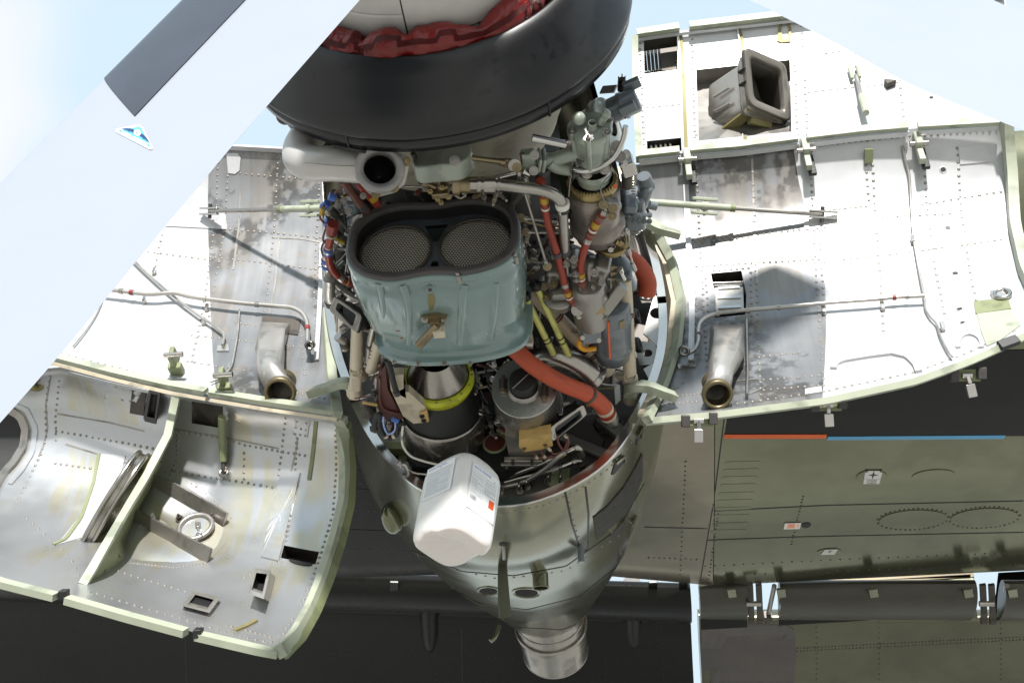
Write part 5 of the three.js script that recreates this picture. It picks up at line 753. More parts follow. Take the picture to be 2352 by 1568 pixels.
  { const h = onMesh(cast, 999, 735), q = (x, y) => onMesh(cast, x, y).p; const tri = [[969, 722], [1000, 717], [1028, 722], [1012, 752], [1004, 757]]; part(t, 'sensor_plate', plate(cast, tri, 0.014), K.brass); part(t, 'sensor_plate', plate(cast, [[980, 726], [1012, 724], [1014, 742], [988, 745]], 0.03), K.brass); const o = h.p.clone().add(V(0, -0.03, 0)); part(t, 'sensor_nipple', cyl(o.clone().add(V(0.01, 0, 0.01)), o.clone().add(V(-0.055, -0.02, -0.05)), 0.012, 0.014), K.brass); part(t, 'sensor_cap', boxAt(o.clone().add(V(0.012, -0.01, -0.01)), XX, UP, 0.035, 0.024, 0.03), K.cream); for (const [x, y] of [[975, 727], [1018, 727], [1005, 750]]) part(t, 'sensor_bolt', bolt(q(x, y).add(V(0, -0.012, 0)), V(0, -1, 0.3), 0.007, 0.006), K.steel); }
  for (const [x, y] of [[914, 760], [922, 776]]) { const h = onMesh(cast, x, y); part(t, 'rust_spot', plate(cast, oval(x, y, 5, 1.5, 0, 10).slice(0, -1), 0.0006), M('#7a4a1e', 0, 0.6)); }
  { const a = E(1211, 738, 0.5), b = E(1219, 788, 0.5); part(t, 'lever', [beam(a, b, 0.02, 0.014, UP), cyl(E(1208, 790, 0.5), E(1224, 790, 0.5), px(12, a))], K.alu); part(t, 'lever_pivot', cyl(E(1196, 790, 0.5), E(1216, 790, 0.5), px(9, a)), K.steel); part(t, 'lever_pivot', cyl(E(1198, 736, 0.5), E(1220, 736, 0.5), px(5, a)), K.cast); }
}
// ------------------------------------------------------------------ duct with yellow ring below the intake
{
  const t = thing('cooler_duct', 'steel cone with bright yellow ring and black duct below the intake', 'duct');
  const o = E(1006, 868, 0.5), d = E(1022, 985, 0.5).sub(o).normalize(), r = (n) => px(n, o);
  part(t, 'steel_cone', lathe(o, d, [[-0.1, r(40)], [-0.06, r(54)], [-0.02, r(68)], [0.0, r(72)], [0.006, r(72)], [0.006, r(50)]], 60), K.steel);
  part(t, 'yellow_ring', lathe(o, d, [[-0.012, r(72)], [-0.012, r(82)], [0.008, r(84)], [0.012, r(78)], [0.035, r(76)], [0.035, r(60)]], 72), K.limeRing);
  for (let i = 0; i < 16; i++) { const a = i / 16 * Math.PI * 2, q = V(Math.cos(a), Math.sin(a), 0).applyQuaternion(qTo(d, ZZ)); part(t, 'ring_bolt', bolt(o.clone().addScaledVector(q, r(79)).addScaledVector(d, -0.012), d.clone().negate(), 0.003, 0.003), K.cast); if (i % 4 === 1) part(t, 'lock_nut', bolt(o.clone().addScaledVector(q, r(68)).addScaledVector(d, -0.006), d.clone().negate(), 0.004, 0.005), K.black); }
  part(t, 'black_duct', lathe(o, d, [[0.03, r(72)], [0.08, r(80)], [0.14, r(90)], [0.2, r(95)]], 72), K.black);
  part(t, 'steel_band', lathe(o, d, [[0.16, r(92)], [0.155, r(97)], [0.165, r(99)], [0.22, r(101)], [0.29, r(99)], [0.292, r(94)], [0.34, r(80)]], 72), K.steel);
  for (const a of [-62, -40]) { const q = V(Math.cos(rad(a)), 0, 0).add(V(0, Math.sin(rad(a)), 0)), p = o.clone().addScaledVector(q, r(101)).addScaledVector(d, a === -62 ? 0.26 : 0.2); part(t, 'toggle_clamp', [boxAt(p, V(-q.y, q.x, 0), q, 0.05, 0.014, 0.012), cyl(p.clone().add(V(-0.02, -0.006, 0)), p.clone().add(V(0.02, 0.01, 0)), 0.006)], K.castD); }
}
// ------------------------------------------------------------------ steel can with black cap, elbow, orange hose
{
  const t = thing('filter_can', 'squat steel can with round black cap right of the yellow ringed duct', 'canister');
  const nrm = V(0.0, -0.26, 0.96).normalize(), d = nrm.clone().negate(), o = E(1204, 889, 0.55), r = (n) => px(n, o);
  part(t, 'can', lathe(o, d, [[0.0, 0.001], [0.0, r(74)], [0.006, r(77)], [0.13, r(77)], [0.132, r(81)], [0.15, r(82)], [0.152, r(77)], [0.21, r(74)], [0.24, r(66)], [0.3, r(60)]], 64), M('#b5b2ad', 0.85, 0.36, { map: T.grime, roughnessMap: T.rough }));
  part(t, 'cap_base', lathe(o, d, [[-0.012, r(34)], [-0.008, r(40)], [0.002, r(42)]], 48), K.cast);
  part(t, 'black_cap', lathe(o, d, [[-0.062, 0.001], [-0.062, r(28)], [-0.056, r(31)], [-0.01, r(32)]], 48), K.black);
  const top = o.clone().addScaledVector(nrm, 0.064), cx = camR.clone().addScaledVector(nrm, -camR.dot(nrm)).normalize(), cy = new THREE.Vector3().crossVectors(nrm, cx);
  part(t, 'cap_wire', beam(top.clone().addScaledVector(cx, -r(22)).addScaledVector(cy, -r(22)), top.clone().addScaledVector(cx, r(22)).addScaledVector(cy, r(20)), 0.004, 0.004, nrm), K.cast);
  for (const [u, v] of [[-48, 10], [46, -14]]) { const p = o.clone().addScaledVector(cx, r(u)).addScaledVector(cy, r(v)); part(t, 'clamp_bolt', [boxAt(p, cx, nrm, 0.03, 0.008, 0.04), cyl(p.clone().addScaledVector(cy, -0.03).addScaledVector(nrm, 0.012), p.clone().addScaledVector(cy, 0.025).addScaledVector(nrm, 0.014), 0.007)], K.castD); part(t, 'clamp_nut', cyl(p.clone().addScaledVector(cy, -0.036).addScaledVector(nrm, 0.012), p.clone().addScaledVector(cy, -0.022).addScaledVector(nrm, 0.012), 0.01, 0.01, 6), K.brass); }
  for (const a of [-150, -20]) { const p = o.clone().addScaledVector(cx, r(82) * Math.cos(rad(a))).addScaledVector(cy, r(82) * Math.sin(rad(a))).addScaledVector(d, 0.14); part(t, 'band_clamp', [boxAt(p, cx, nrm, 0.016, 0.04, 0.03), cyl(p.clone().addScaledVector(nrm, 0.025), p.clone().addScaledVector(nrm, -0.03), 0.005)], K.steel); }
}
{
  const t = thing('steel_elbow', 'bare steel elbow duct curving right behind the orange hose', 'duct');
  const q = [[1228, 845, 0.44], [1252, 824, 0.45], [1290, 822, 0.46], [1330, 840, 0.47], [1362, 868, 0.48]].map((p) => E(...p));
  part(t, 'elbow', tube(q, (k) => px(22 + 8 * k, q[0]), 40, 28, false), K.steel);
  const [e, dd] = curveAt(q, 1); part(t, 'elbow_rim', [lathe(e, dd, [[-0.012, px(31, e)], [0, px(38, e)], [0.006, px(38, e)], [0.01, px(28, e)]], 40)], K.steel); part(t, 'elbow_bore', lathe(e, dd, [[0.004, px(30, e)], [-0.04, 0.001]], 30), K.black);
}
const hoseThing = (name, lab, pts, rp, h, mat, bands = [], ends = []) => {
  const t = thing(name, lab, 'hose'), q = pts.map((p) => E(p[0], p[1], p[2] ?? h)); part(t, 'hose_tube', tube(q, px(rp, q[0]), 0, 18), mat);
  for (const [k, w, m, e = 1.12, nm = 'band'] of bands) { const [o, d] = curveAt(q, k), r = px(rp, q[0]) * e; part(t, nm, cyl(o.clone().addScaledVector(d, -px(w, o) / 2), o.clone().addScaledVector(d, px(w, o) / 2), r, r, 20), m); }
  for (const [k, m] of ends) { const [o, d] = curveAt(q, k), s = k ? 1 : -1, r = px(rp, q[0]); part(t, 'end_fitting', [cyl(o, o.clone().addScaledVector(d, s * r * 1.3), r * 1.05, r * 1.0, 6), cyl(o, o.clone().addScaledVector(d, s * r * 2.1), r * 0.7, r * 0.65, 14)], m); }
  return t;
};
hoseThing('rubber_hose', 'thick bright orange rubber hose slanting from the intake to the lower right rim', [[1180, 800, 0.52], [1210, 828, 0.55], [1245, 854, 0.57], [1300, 884, 0.575], [1344, 902, 0.57], [1380, 927, 0.555], [1398, 955, 0.545]], 20, 0.56, K.hoseO, [[0.66, 8, K.castD, 1.08, 'hose_clamp'], [0.9, 10, K.cream, 1.08], [0.95, 4, K.hoseD, 1.12], [0.98, 6, K.cream, 1.08]], [[1, K.cast]]);
hoseThing('red_hose', 'long red hose running down the engine beside the thick silver pipe', [[1240, 412], [1246, 436], [1259, 512], [1277, 573], [1290, 622], [1300, 662], [1312, 688], [1334, 704]], 9.5, 0.5, K.hoseR, [[0.03, 22, K.hoseD, 1.2, 'cuff'], [0.14, 17, K.yellowB, 1.08], [0.2, 5, K.whiteB, 1.1], [0.545, 12, K.rubber, 1.25, 'hose_clamp'], [0.79, 12, K.alu, 1.08], [0.86, 13, K.yellowB, 1.08], [0.895, 4, K.whiteB, 1.1], [0.96, 22, K.cuff, 1.2, 'cuff']], [[1, K.steel]]);
hoseThing('red_hose', 'curved red hose hanging from the brown canister to the grey pump', [[1385, 490], [1372, 510], [1357, 537], [1343, 570], [1335, 600], [1334, 630], [1340, 668]], 9.5, 0.49, K.hoseR, [[0.05, 14, K.cuff, 1.2, 'cuff'], [0.14, 16, K.yellowB, 1.1], [0.21, 5, K.whiteB, 1.12], [0.26, 8, K.cuff, 1.15, 'cuff'], [0.34, 14, K.alu, 1.05], [0.78, 13, K.yellowB, 1.1], [0.83, 4, K.whiteB, 1.12], [0.92, 26, K.cuff, 1.2, 'cuff']], [[0, K.steel], [1, K.brass]]);
hoseThing('red_hose', 'dark red hose bending along the left side of the engine with blue clamps', [[764, 520], [760, 545], [753, 575], [757, 605], [770, 628], [792, 645], [824, 657]], 9, 0.4, K.hoseR, [[0.02, 26, K.hoseD, 1.5, 'cuff'], [0.12, 4, K.cream, 1.5], [0.3, 3, K.cream, 1.08], [0.36, 16, K.bluec, 1.25, 'hose_clamp'], [0.36, 5, K.alu, 1.3], [0.78, 12, K.alu, 1.1], [0.87, 3, K.wood, 1.12]]);
hoseThing('grey_hose', 'pale grey hose bending just outside the dark red hose on the left', [[748, 585], [750, 612], [760, 636], [780, 660], [805, 677], [840, 692]], 9, 0.38, K.alu, [[0.1, 8, K.bluec, 1.3, 'hose_clamp'], [0.2, 7, K.bluec, 1.3, 'hose_clamp']]);
hoseThing('red_hose', 'short fat orange red hose going into a round plate at the right bulkhead', [[1440, 590, 0.2], [1462, 605, 0.22], [1480, 628, 0.24], [1488, 652, 0.26], [1484, 678, 0.28]], 21, 0.24, K.hoseO, [], []);
// ------------------------------------------------------------------ silver elbow duct with open flange, top left of the engine
{
  const t = thing('bleed_duct', 'matt silver elbow duct with a round open flange under the left of the black ring', 'duct');
  const q = [[716, 300, 0.36], [692, 335, 0.42], [690, 362, 0.47], [712, 374, 0.5], [770, 376, 0.51], [832, 380, 0.51]].map((p) => E(...p)); part(t, 'elbow', tube(q, px(41, q[4]), 50, 30), M('#c4c1bd', 0.35, 0.5, { map: T.fine, roughnessMap: T.rough }));
  const o = E(872, 387, 0.57), n = TOCAM.clone().add(V(0.12, 0.1, 0)).normalize(), r = (k) => px(k, o);
  part(t, 'flange', lathe(o, n, [[-0.05, r(50)], [-0.012, r(56)], [0.0, r(57)], [0.012, r(55)], [0.013, r(38)], [-0.03, r(37)]], 60), M('#a8a5a2', 0.5, 0.55, { map: T.grime }));
  part(t, 'bore', lathe(o, n, [[0.01, r(38)], [-0.06, r(37)], [-0.1, r(20)], [-0.11, 0.001]], 40), K.black);
  const d0 = depthOf(o) + 0.018, po = [[822, 350], [850, 338], [930, 354], [941, 372], [930, 422], [905, 442], [862, 453], [842, 440], [816, 408]]; po.push(po[0]);
  const pl = [], pi = []; for (let i = 0; i < 72; i++) { const a = i / 72 * 6.28319, c = Math.cos(a), s = Math.sin(a); let best = 0; for (let k = 0; k < po.length - 1; k++) { const [x1, y1] = [po[k][0] - 872, po[k][1] - 391], [x2, y2] = [po[k + 1][0] - 872, po[k + 1][1] - 391], D = c * (y2 - y1) - s * (x2 - x1); if (Math.abs(D) < 1e-6) continue; const tt = (x1 * (y2 - y1) - y1 * (x2 - x1)) / D, u = (x1 * s - y1 * c) / D * 1; if (tt > 0 && u >= -0.001 && u <= 1.001) best = tt; } pl.push(P(872 + c * best, 391 + s * best, d0)); pi.push(P(872 + c * 46, 389 + s * 46, d0)); }
  part(t, 'flange_plate', creaseLoft([pi, pl, pl.map((p) => p.clone().addScaledVector(camF, 0.012)), pi.map((p) => p.clone().addScaledVector(camF, 0.012))], true), K.alu);
  for (const [x, y] of [[934, 371], [863, 444], [905, 431]]) part(t, 'flange_bolt', bolt(P(x, y, d0), TOCAM, 0.009, 0.01), K.brass);
  part(t, 'weld_line', tube([[700, 374, 0.552], [760, 380, 0.562], [815, 382, 0.562]].map((p) => E(...p)), 0.002, 12, 6), K.alu);
}
{
  const t = thing('actuator_box', 'pale green rounded box tucked under the black ring', 'actuator');
  const o = E(1023, 386, 0.45), sh = new THREE.Shape(), w = px(62, o), h = 0.045; sh.absarc(w - h, 0, h, -Math.PI / 2, Math.PI / 2); sh.absarc(-w + 0.02, h - 0.02, 0.02, Math.PI / 2, Math.PI); sh.absarc(-w + 0.02, -h + 0.02, 0.02, Math.PI, Math.PI * 1.5);
  part(t, 'box', new THREE.ExtrudeGeometry(sh, { depth: 0.05, bevelEnabled: true, bevelSize: 0.008, bevelThickness: 0.008, bevelSegments: 3, curveSegments: 16 }).applyMatrix4(basis(o, XX, UP)), K.sage);
  part(t, 'screw', bolt(E(1044, 369, 0.51), TOCAM, 0.01, 0.008), K.cast); part(t, 'side_pipe', tubeE([[948, 352], [958, 375], [962, 400], [966, 420]], 6, { h: 0.46 }), K.castD); part(t, 'side_boss', ball(E(964, 390, 0.48), px(11, o)), K.castD);
}
{
  const t = thing('brass_valve', 'small brass valve cluster below the pale green box', 'valve');
  part(t, 'body', [cylE([970, 420], [1030, 440], 0.46, 9), cylE([1008, 440], [1014, 415], 0.47, 8), cylE([1000, 452], [1030, 425], 0.47, 7), boxAt(E(1012, 438, 0.47), XX, UP, 0.05, 0.05, 0.02)], K.brass);
  for (const [x, y] of [[1012, 423], [1002, 450], [1010, 458], [1026, 445], [985, 432]]) part(t, 'union_nut', [cyl(E(x, y, 0.46), E(x + 3, y + 8, 0.5), px(6.5, E(x, y, 0.46)), px(6, E(x, y, 0.46)), 6), ball(E(x + 3, y + 8, 0.5), px(4, E(x, y, 0.46)))], K.gold);
  part(t, 'rod', cylE([930, 428], [985, 430], 0.44, 3), K.steel); part(t, 'end_fitting', [cylE([1048, 425], [1112, 424], 0.49, 19), cylE([1040, 425], [1056, 425], 0.49, 24)], K.brass);
}
{
  const t = thing('air_pipe', 'thick silver pipe running right and turning down beside the long red hose', 'pipe');
  const q = [[1080, 424], [1140, 425], [1200, 431], [1245, 437], [1272, 447], [1288, 462], [1292, 486]].map(([x, y]) => E(x, y, 0.52)); part(t, 'upper_pipe', tube(q, px(14, q[0]), 60, 22), K.steel);
  for (const [x, w, r] of [[1096, 8, 19], [1112, 26, 20], [1130, 4, 18], [1142, 5, 17]]) part(t, 'collar', cylE([x, 424.5], [x + w, 425], 0.52, r), K.steel);
  const b = [E(1292, 474, 0.515), E(1296, 540, 0.5), E(1302, 622, 0.47)]; part(t, 'lower_pipe', tube(b, px(12, b[0]), 20, 20), K.steel);
  part(t, 'clamp_ring', [cylE([1291, 464], [1292, 472], 0.52, 17), cylE([1292, 472.5], [1292.5, 476], 0.52, 16)], K.whiteB); part(t, 'seal', cylE([1292, 476], [1293, 484], 0.518, 15.5), K.black);
  part(t, 'hose_clamp', cylE([1299, 568], [1300, 582], 0.485, 14.5), K.rubber);
}
{ const t = thing('control_rod', 'tan control rod with a fork end under the black ring', 'control rod'); part(t, 'rod', cylE([1066, 360], [1150, 371], 0.46, 6, 7), K.brass); part(t, 'fork', [cylE([1148, 371], [1160, 373], 0.46, 9), beam(E(1158, 373, 0.46), E(1190, 378, 0.46), 0.03, 0.012, UP)], K.brass); part(t, 'pin', bolt(E(1182, 380, 0.48), TOCAM, 0.012, 0.012), K.steel); }
for (const [a, b, h, r, lab] of [[[1187, 384], [1257, 612], 0.5, 3.6, 'thin steel control rod slanting down just left of the long red hose'], [[1196, 500], [1422, 528], 0.36, 3.6, 'upper of two steel rods crossing behind the red hoses'], [[1207, 533], [1402, 538], 0.36, 3.4, 'lower of two steel rods crossing behind the red hoses'], [[1160, 498], [1290, 530], 0.34, 2.6, 'thin brass coloured rod crossing behind the long red hose']]) {
  const t = thing('control_rod', lab, 'control rod'); part(t, 'rod', cylE(a, b, h, r), lab.includes('brass') ? K.gold : K.steel); for (const p of [a, b]) part(t, 'rod_end', [ball(E(p[0], p[1], h), px(r * 1.9, E(p[0], p[1], h))), bolt(E(p[0], p[1], h), TOCAM, 0.009, 0.012)], K.brass); for (const [p, q] of [[a, b], [b, a]]) part(t, 'lock_nut', cyl(E(...p, h).lerp(E(...q, h), 0.035), E(...p, h).lerp(E(...q, h), 0.07), px(r * 1.7, E(...p, h)), px(r * 1.7, E(...p, h)), 6), K.alu);
}
{ const t = thing('air_pipe', 'grey pipe bend half hidden above the right end of the intake lip', 'pipe'); part(t, 'bend', tubeE([[1120, 480, 0.3], [1150, 472, 0.34], [1178, 458, 0.37], [1196, 430, 0.4], [1200, 405, 0.41]], 13), K.steel); part(t, 'bend_collar', cylE([1198, 424], [1199, 432], 0.405, 15), K.castD); }
{ const t = thing('tee_fitting', 'silver tee fitting with vertical tube left of the long red hose', 'fitting'); part(t, 'tube', [cylE([1199, 352], [1206, 392], 0.46, 6), cylE([1206, 392], [1214, 466], 0.46, 7)], K.steel); part(t, 'body', [cylE([1199, 392], [1213, 400], 0.475, 11), cylE([1130, 410], [1196, 392], 0.46, 6.5)], K.chrome); part(t, 'nut', [cylE([1205, 398], [1207, 410], 0.47, 9.5, 9.5, 6), cylE([1212, 452], [1213, 464], 0.46, 9, 9, 6)], K.steel); }
// ------------------------------------------------------------------ sage green pump below the right of the ring
{
  const t = thing('hydraulic_pump', 'glossy grey green pump housing with round flange under the black ring', 'pump');
  const f = E(1357, 288, 0.44), b = E(1362, 386, 0.42), dd = b.clone().sub(f).normalize(), r = (k) => px(k, f);
  part(t, 'housing', lathe(f, dd, [[0, 0.001], [0.0, r(44)], [0.006, r(49)], [0.02, r(50)], [0.024, r(46)], [0.06, r(44)], [0.12, r(42)], [0.15, r(36)], [0.16, r(20)]], 48), K.sage);
  for (const a of [200, 260, 320, 20]) { const q = V(Math.cos(rad(a)), Math.sin(rad(a)), 0); part(t, 'housing_rib', cyl(f.clone().addScaledVector(q, r(47)), f.clone().addScaledVector(q, r(38)).addScaledVector(dd, 0.14), r(8), r(6), 14), K.sage); part(t, 'stud', [...bolt(f.clone().addScaledVector(q, r(46)), dd.clone().negate(), 0.008, 0.01)], K.cast); }
  part(t, 'outlet', [lathe(f.clone().add(V(0.004, -0.01, 0.0)), dd.clone().negate(), [[0, r(14)], [0.012, r(11)], [0.02, r(10)], [0.02, r(7)], [0, r(7)]], 28)], K.sage); part(t, 'outlet_bore', cyl(f.clone().add(V(0.004, -0.01, 0)), f.clone().add(V(0.004, -0.01, 0.01)), r(7)), K.black);
  part(t, 'top_boss', [ball(E(1330, 272, 0.45), r(16)), cyl(E(1378, 282, 0.44), E(1392, 262, 0.44), r(11), r(10)), ball(E(1392, 262, 0.44), r(12))], K.sage);
  const fo = E(1392, 290, 0.36), fd = V(0.86, -0.1, 0.42).normalize(); part(t, 'round_flange', lathe(fo, fd, [[-0.1, r(40)], [-0.05, r(55)], [-0.02, r(60)], [-0.012, r(68)], [0.004, r(70)], [0.014, r(68)], [0.016, r(30)]], 60), K.sage);
  for (let i = 0; i < 14; i++) { const a = i / 14 * 6.283, q = V(0, Math.sin(a), Math.cos(a)).applyQuaternion(qTo(fd, XX)); part(t, 'flange_bolt', bolt(fo.clone().addScaledVector(q, r(63)).addScaledVector(fd, -0.012), fd.clone().negate(), 0.006, 0.007), K.cast); }
  const mo = E(1410, 252, 0.3), md = V(0.9, 0.12, 0.3).normalize(); part(t, 'motor', lathe(mo, md, [[-0.06, r(29)], [0.02, r(31)], [0.022, r(34)], [0.034, r(34)], [0.036, r(31)], [0.07, r(30)], [0.076, r(24)], [0.077, 0.001]], 44), K.slate);
  part(t, 'motor_lug', [boxAt(mo.clone().addScaledVector(md, 0.04).add(V(0, -0.045, 0.02)), md, UP, 0.05, 0.02, 0.03), boxAt(mo.clone().addScaledVector(md, 0.06).add(V(0, 0.03, 0.035)), md, UP, 0.05, 0.02, 0.03)], K.slate);
  part(t, 'connector', [cylE([1429, 206], [1429, 186], 0.22, 11, 10), cylE([1429, 186], [1429, 180], 0.22, 8, 7)], K.black); for (const [x, y] of [[1421, 180], [1429, 174], [1436, 179]]) part(t, 'connector_pin', cylE([x, y + 6], [x, y - 4], 0.22, 1.6), K.steel);
  part(t, 'data_plate', boxAt(E(1398, 205, 0.28), V(0.8, -0.4, 0.3), UP, 0.05, 0.03, 0.006), K.alu);
  part(t, 'elbow_body', [tubeE([[1335, 352], [1300, 358], [1262, 368], [1232, 364]], 17, { h: 0.44 }), tubeE([[1262, 372], [1280, 384], [1312, 390]], 15, { h: 0.45 })], K.sage);
  { const o = E(1243, 368, 0.45); for (const s of [-5, 5]) part(t, 'joint_flange', boxAt(E(1243 + s, 368, 0.45), V(1, 0.1, -0.25), UP, px(9, o), px(48, o), px(40, o), 0.01), K.sage); part(t, 'joint_bolt', [...bolt(E(1228, 356, 0.48), TOCAM, 0.009, 0.01), ...bolt(E(1226, 392, 0.48), TOCAM, 0.009, 0.01)], K.cast); part(t, 'inlet_block', boxAt(E(1214, 366, 0.45), XX, UP, px(36, o), px(30, o), 0.06, 0.01), K.sage); }
  part(t, 'lower_collar', lathe(E(1362, 382, 0.42), dd, [[0, r(44)], [0.02, r(46)], [0.03, r(40)], [0.05, r(40)]], 48), K.sage);
  for (const [x, y] of [[1389, 388], [1348, 398], [1424, 360], [1416, 336]]) part(t, 'housing_bolt', bolt(E(x, y, 0.45), TOCAM, 0.011, 0.014), K.steel);
}
{ const t = thing('air_pipe', 'straight silver tube going left from the grey green pump', 'pipe'); part(t, 'tube', cylE([1222, 316], [1306, 333], 0.5, 9.5), K.chrome); part(t, 'collar', cylE([1300, 332], [1308, 334], 0.5, 12), K.castD); }
{ const t = thing('air_pipe', 'thin chrome pipe curling up around the grey green pump', 'pipe'); part(t, 'tube', tubeE([[1316, 389], [1344, 393], [1373, 386], [1407, 364], [1426, 334], [1434, 312], [1437, 290]], 6.3, { h: 0.47 }), K.chrome); const o = E(1316, 389, 0.47); part(t, 'foot', boxAt(E(1314, 388, 0.47), V(0.2, 1, 0.3), V(1, 0, 0), px(40, o), 0.006, px(18, o), 0.002), K.steel); part(t, 'foot_bolt', [...bolt(E(1326, 372, 0.49), XX, 0.007, 0.01), ...bolt(E(1318, 402, 0.49), XX, 0.007, 0.01)], K.castD); }
{
  const t = thing('starter_canister', 'brown grey metal canister with gold clamp ring below the grey green pump', 'canister');
  const f = E(1360, 408, 0.4), b = E(1372, 510, 0.39), dd = b.clone().sub(f).normalize(), r = (k) => px(k, f);
  part(t, 'body', lathe(f, dd, [[0.01, r(52)], [0.045, r(54)], [0.05, r(59)], [0.06, r(60)], [0.09, r(61)], [0.095, r(56)], [0.17, r(56)], [0.18, r(66)], [0.2, r(67)], [0.21, r(60)], [0.24, r(55)], [0.25, 0.001]], 56), M('#9a9088', 0.55, 0.45, { map: T.grime, roughnessMap: T.rough }));
  part(t, 'clamp_ring', [lathe(f, dd, [[0.0, r(50)], [0.002, r(56)], [0.016, r(60)], [0.032, r(58)], [0.034, r(52)]], 56)], K.gold); for (let i = 0; i < 22; i++) { const a = rad(190 + i * 7.5), q = V(Math.cos(a), Math.sin(a), 0); part(t, 'clamp_tooth', boxAt(f.clone().addScaledVector(q, r(57)), V(-q.y, q.x, 0), q, 0.004, 0.008, 0.012, 0.001), K.gold); }
  const o = E(1402, 474, 0.47); part(t, 'valve_block', [boxAt(o, V(0.8, 0.2, -0.3), UP, px(44, o), px(34, o), 0.05, 0.012)], K.cast); for (const [x, y] of [[1386, 470], [1408, 478], [1406, 496]]) part(t, 'valve_bolt', bolt(E(x, y, 0.5), TOCAM, 0.009, 0.01), K.brass);
  part(t, 'cable', tubeE([[1404, 400], [1392, 412], [1380, 432], [1384, 452], [1390, 466]], 1.6, { h: 0.5 }), K.slate); part(t, 'orange_spot', cyl(E(1413, 428, 0.465), E(1413, 428, 0.468), r(5)), K.orange); part(t, 'bracket', beam(E(1310, 405, 0.44), E(1306, 450, 0.44), 0.006, 0.012), K.steel);
}
{
  const t = thing('gearbox_block', 'blue grey gearbox block at the right side of the engine beside the door strut', 'gearbox');
  const o = E(1462, 455, 0.28); part(t, 'case', [boxAt(E(1455, 480, 0.28), XX, UP, px(56, o), px(60, o), 0.14, 0.02), boxAt(E(1477, 440, 0.26), V(0.9, 0, -0.3), UP, px(32, o), px(70, o), 0.1, 0.02), cylE([1478, 404], [1486, 430], 0.27, 16, 20), cylE([1492, 470], [1508, 474], 0.24, 10), boxAt(E(1452, 500, 0.26), XX, UP, px(40, o), px(60, o), 0.1, 0.02)], K.slate);
  for (let i = 0; i < 12; i++) part(t, 'case_bolt', bolt(E(1432 + (i % 6) * 12, 494 + Math.floor(i / 6) * 14, 0.34), TOCAM, 0.006, 0.007), K.slate);
  part(t, 'cover', boxAt(E(1448, 468, 0.34), V(1, 0, -0.2), UP, px(30, o), px(46, o), 0.03, 0.008), K.slate); part(t, 'spring', [0, 1, 2, 3, 4, 5].map((i) => torus(E(1452 + i * 1, 415 + i * 6, 0.33), camU, px(5, o), px(1.6, o), 8, 16)), K.alu);
}
{ const t = thing('chrome_block', 'bright silver block with black bowl at the upper right of the engine', 'valve'); const o = E(1442, 380, 0.38); part(t, 'block', boxAt(o, V(0.9, 0.1, 0.2), UP, px(34, o), px(40, o), 0.05, 0.006), K.chrome); part(t, 'bowl', cylE([1440, 402], [1441, 428], 0.38, 14, 13), K.castD); part(t, 'stud', [...bolt(E(1438, 354, 0.4), TOCAM, 0.009, 0.012), ...bolt(E(1432, 376, 0.41), TOCAM, 0.009, 0.012)], K.chrome); }
// door struts
function strut(lab, a, b, k, knuckle) {
  const t = thing('door_strut', lab, 'strut', 'telescopic door struts'), m = a.clone().lerp(b, k), d = b.clone().sub(a).normalize(), r = px(8, a);
  part(t, 'sleeve', cyl(a, m, r, r, 24), K.primer); part(t, 'sleeve_end', cyl(m.clone().addScaledVector(d, -0.015), m.clone().addScaledVector(d, 0.004), r * 1.12, r * 1.12, 24), K.primerD); part(t, 'rod', cyl(m, b, r * 0.62, r * 0.62, 20), K.steel);
  const q = a.clone().lerp(b, knuckle), s = new THREE.Vector3().crossVectors(d, camF).normalize(); part(t, 'knuckle', cyl(q.clone().addScaledVector(d, -0.012), q.clone().addScaledVector(d, 0.012), r * 1.3, r * 1.3, 20), K.primer);
  for (const e of [-1, 1]) { const w = q.clone().addScaledVector(s, e * r * 2); part(t, 'wing_nut', [beam(w.clone().addScaledVector(d, -0.05), w.clone().addScaledVector(d, 0.05), 0.018, 0.012, s), cyl(q, w.clone().addScaledVector(s, e * 0.01), r * 0.4)], K.primer); }
  part(t, 'fork', [beam(b.clone().addScaledVector(s, 0.012).addScaledVector(d, -0.05), b.clone().addScaledVector(s, 0.012).addScaledVector(d, 0.06), 0.02, 0.008, s), beam(b.clone().addScaledVector(s, -0.012).addScaledVector(d, -0.05), b.clone().addScaledVector(s, -0.012).addScaledVector(d, 0.06), 0.02, 0.008, s)], K.chrome); part(t, 'fork_pin', cyl(b.clone().addScaledVector(s, -0.03), b.clone().addScaledVector(s, 0.03), 0.008), K.castD);
  return t;
}
{ const b = onMesh(R1, 1888, 500); strut('pale green and steel strut holding the right door, running right from the engine', Z(1492, 464, -1.2), b.p.clone().addScaledVector(b.n, 0.025), 0.49, 0.32); }
{ const b = onMesh(L1, 492, 499); strut('pale green and steel strut holding the left door, running left from the engine', Z(738, 478, -1.08), b.p.clone().addScaledVector(b.n, 0.05), 0.36, 0.1); }
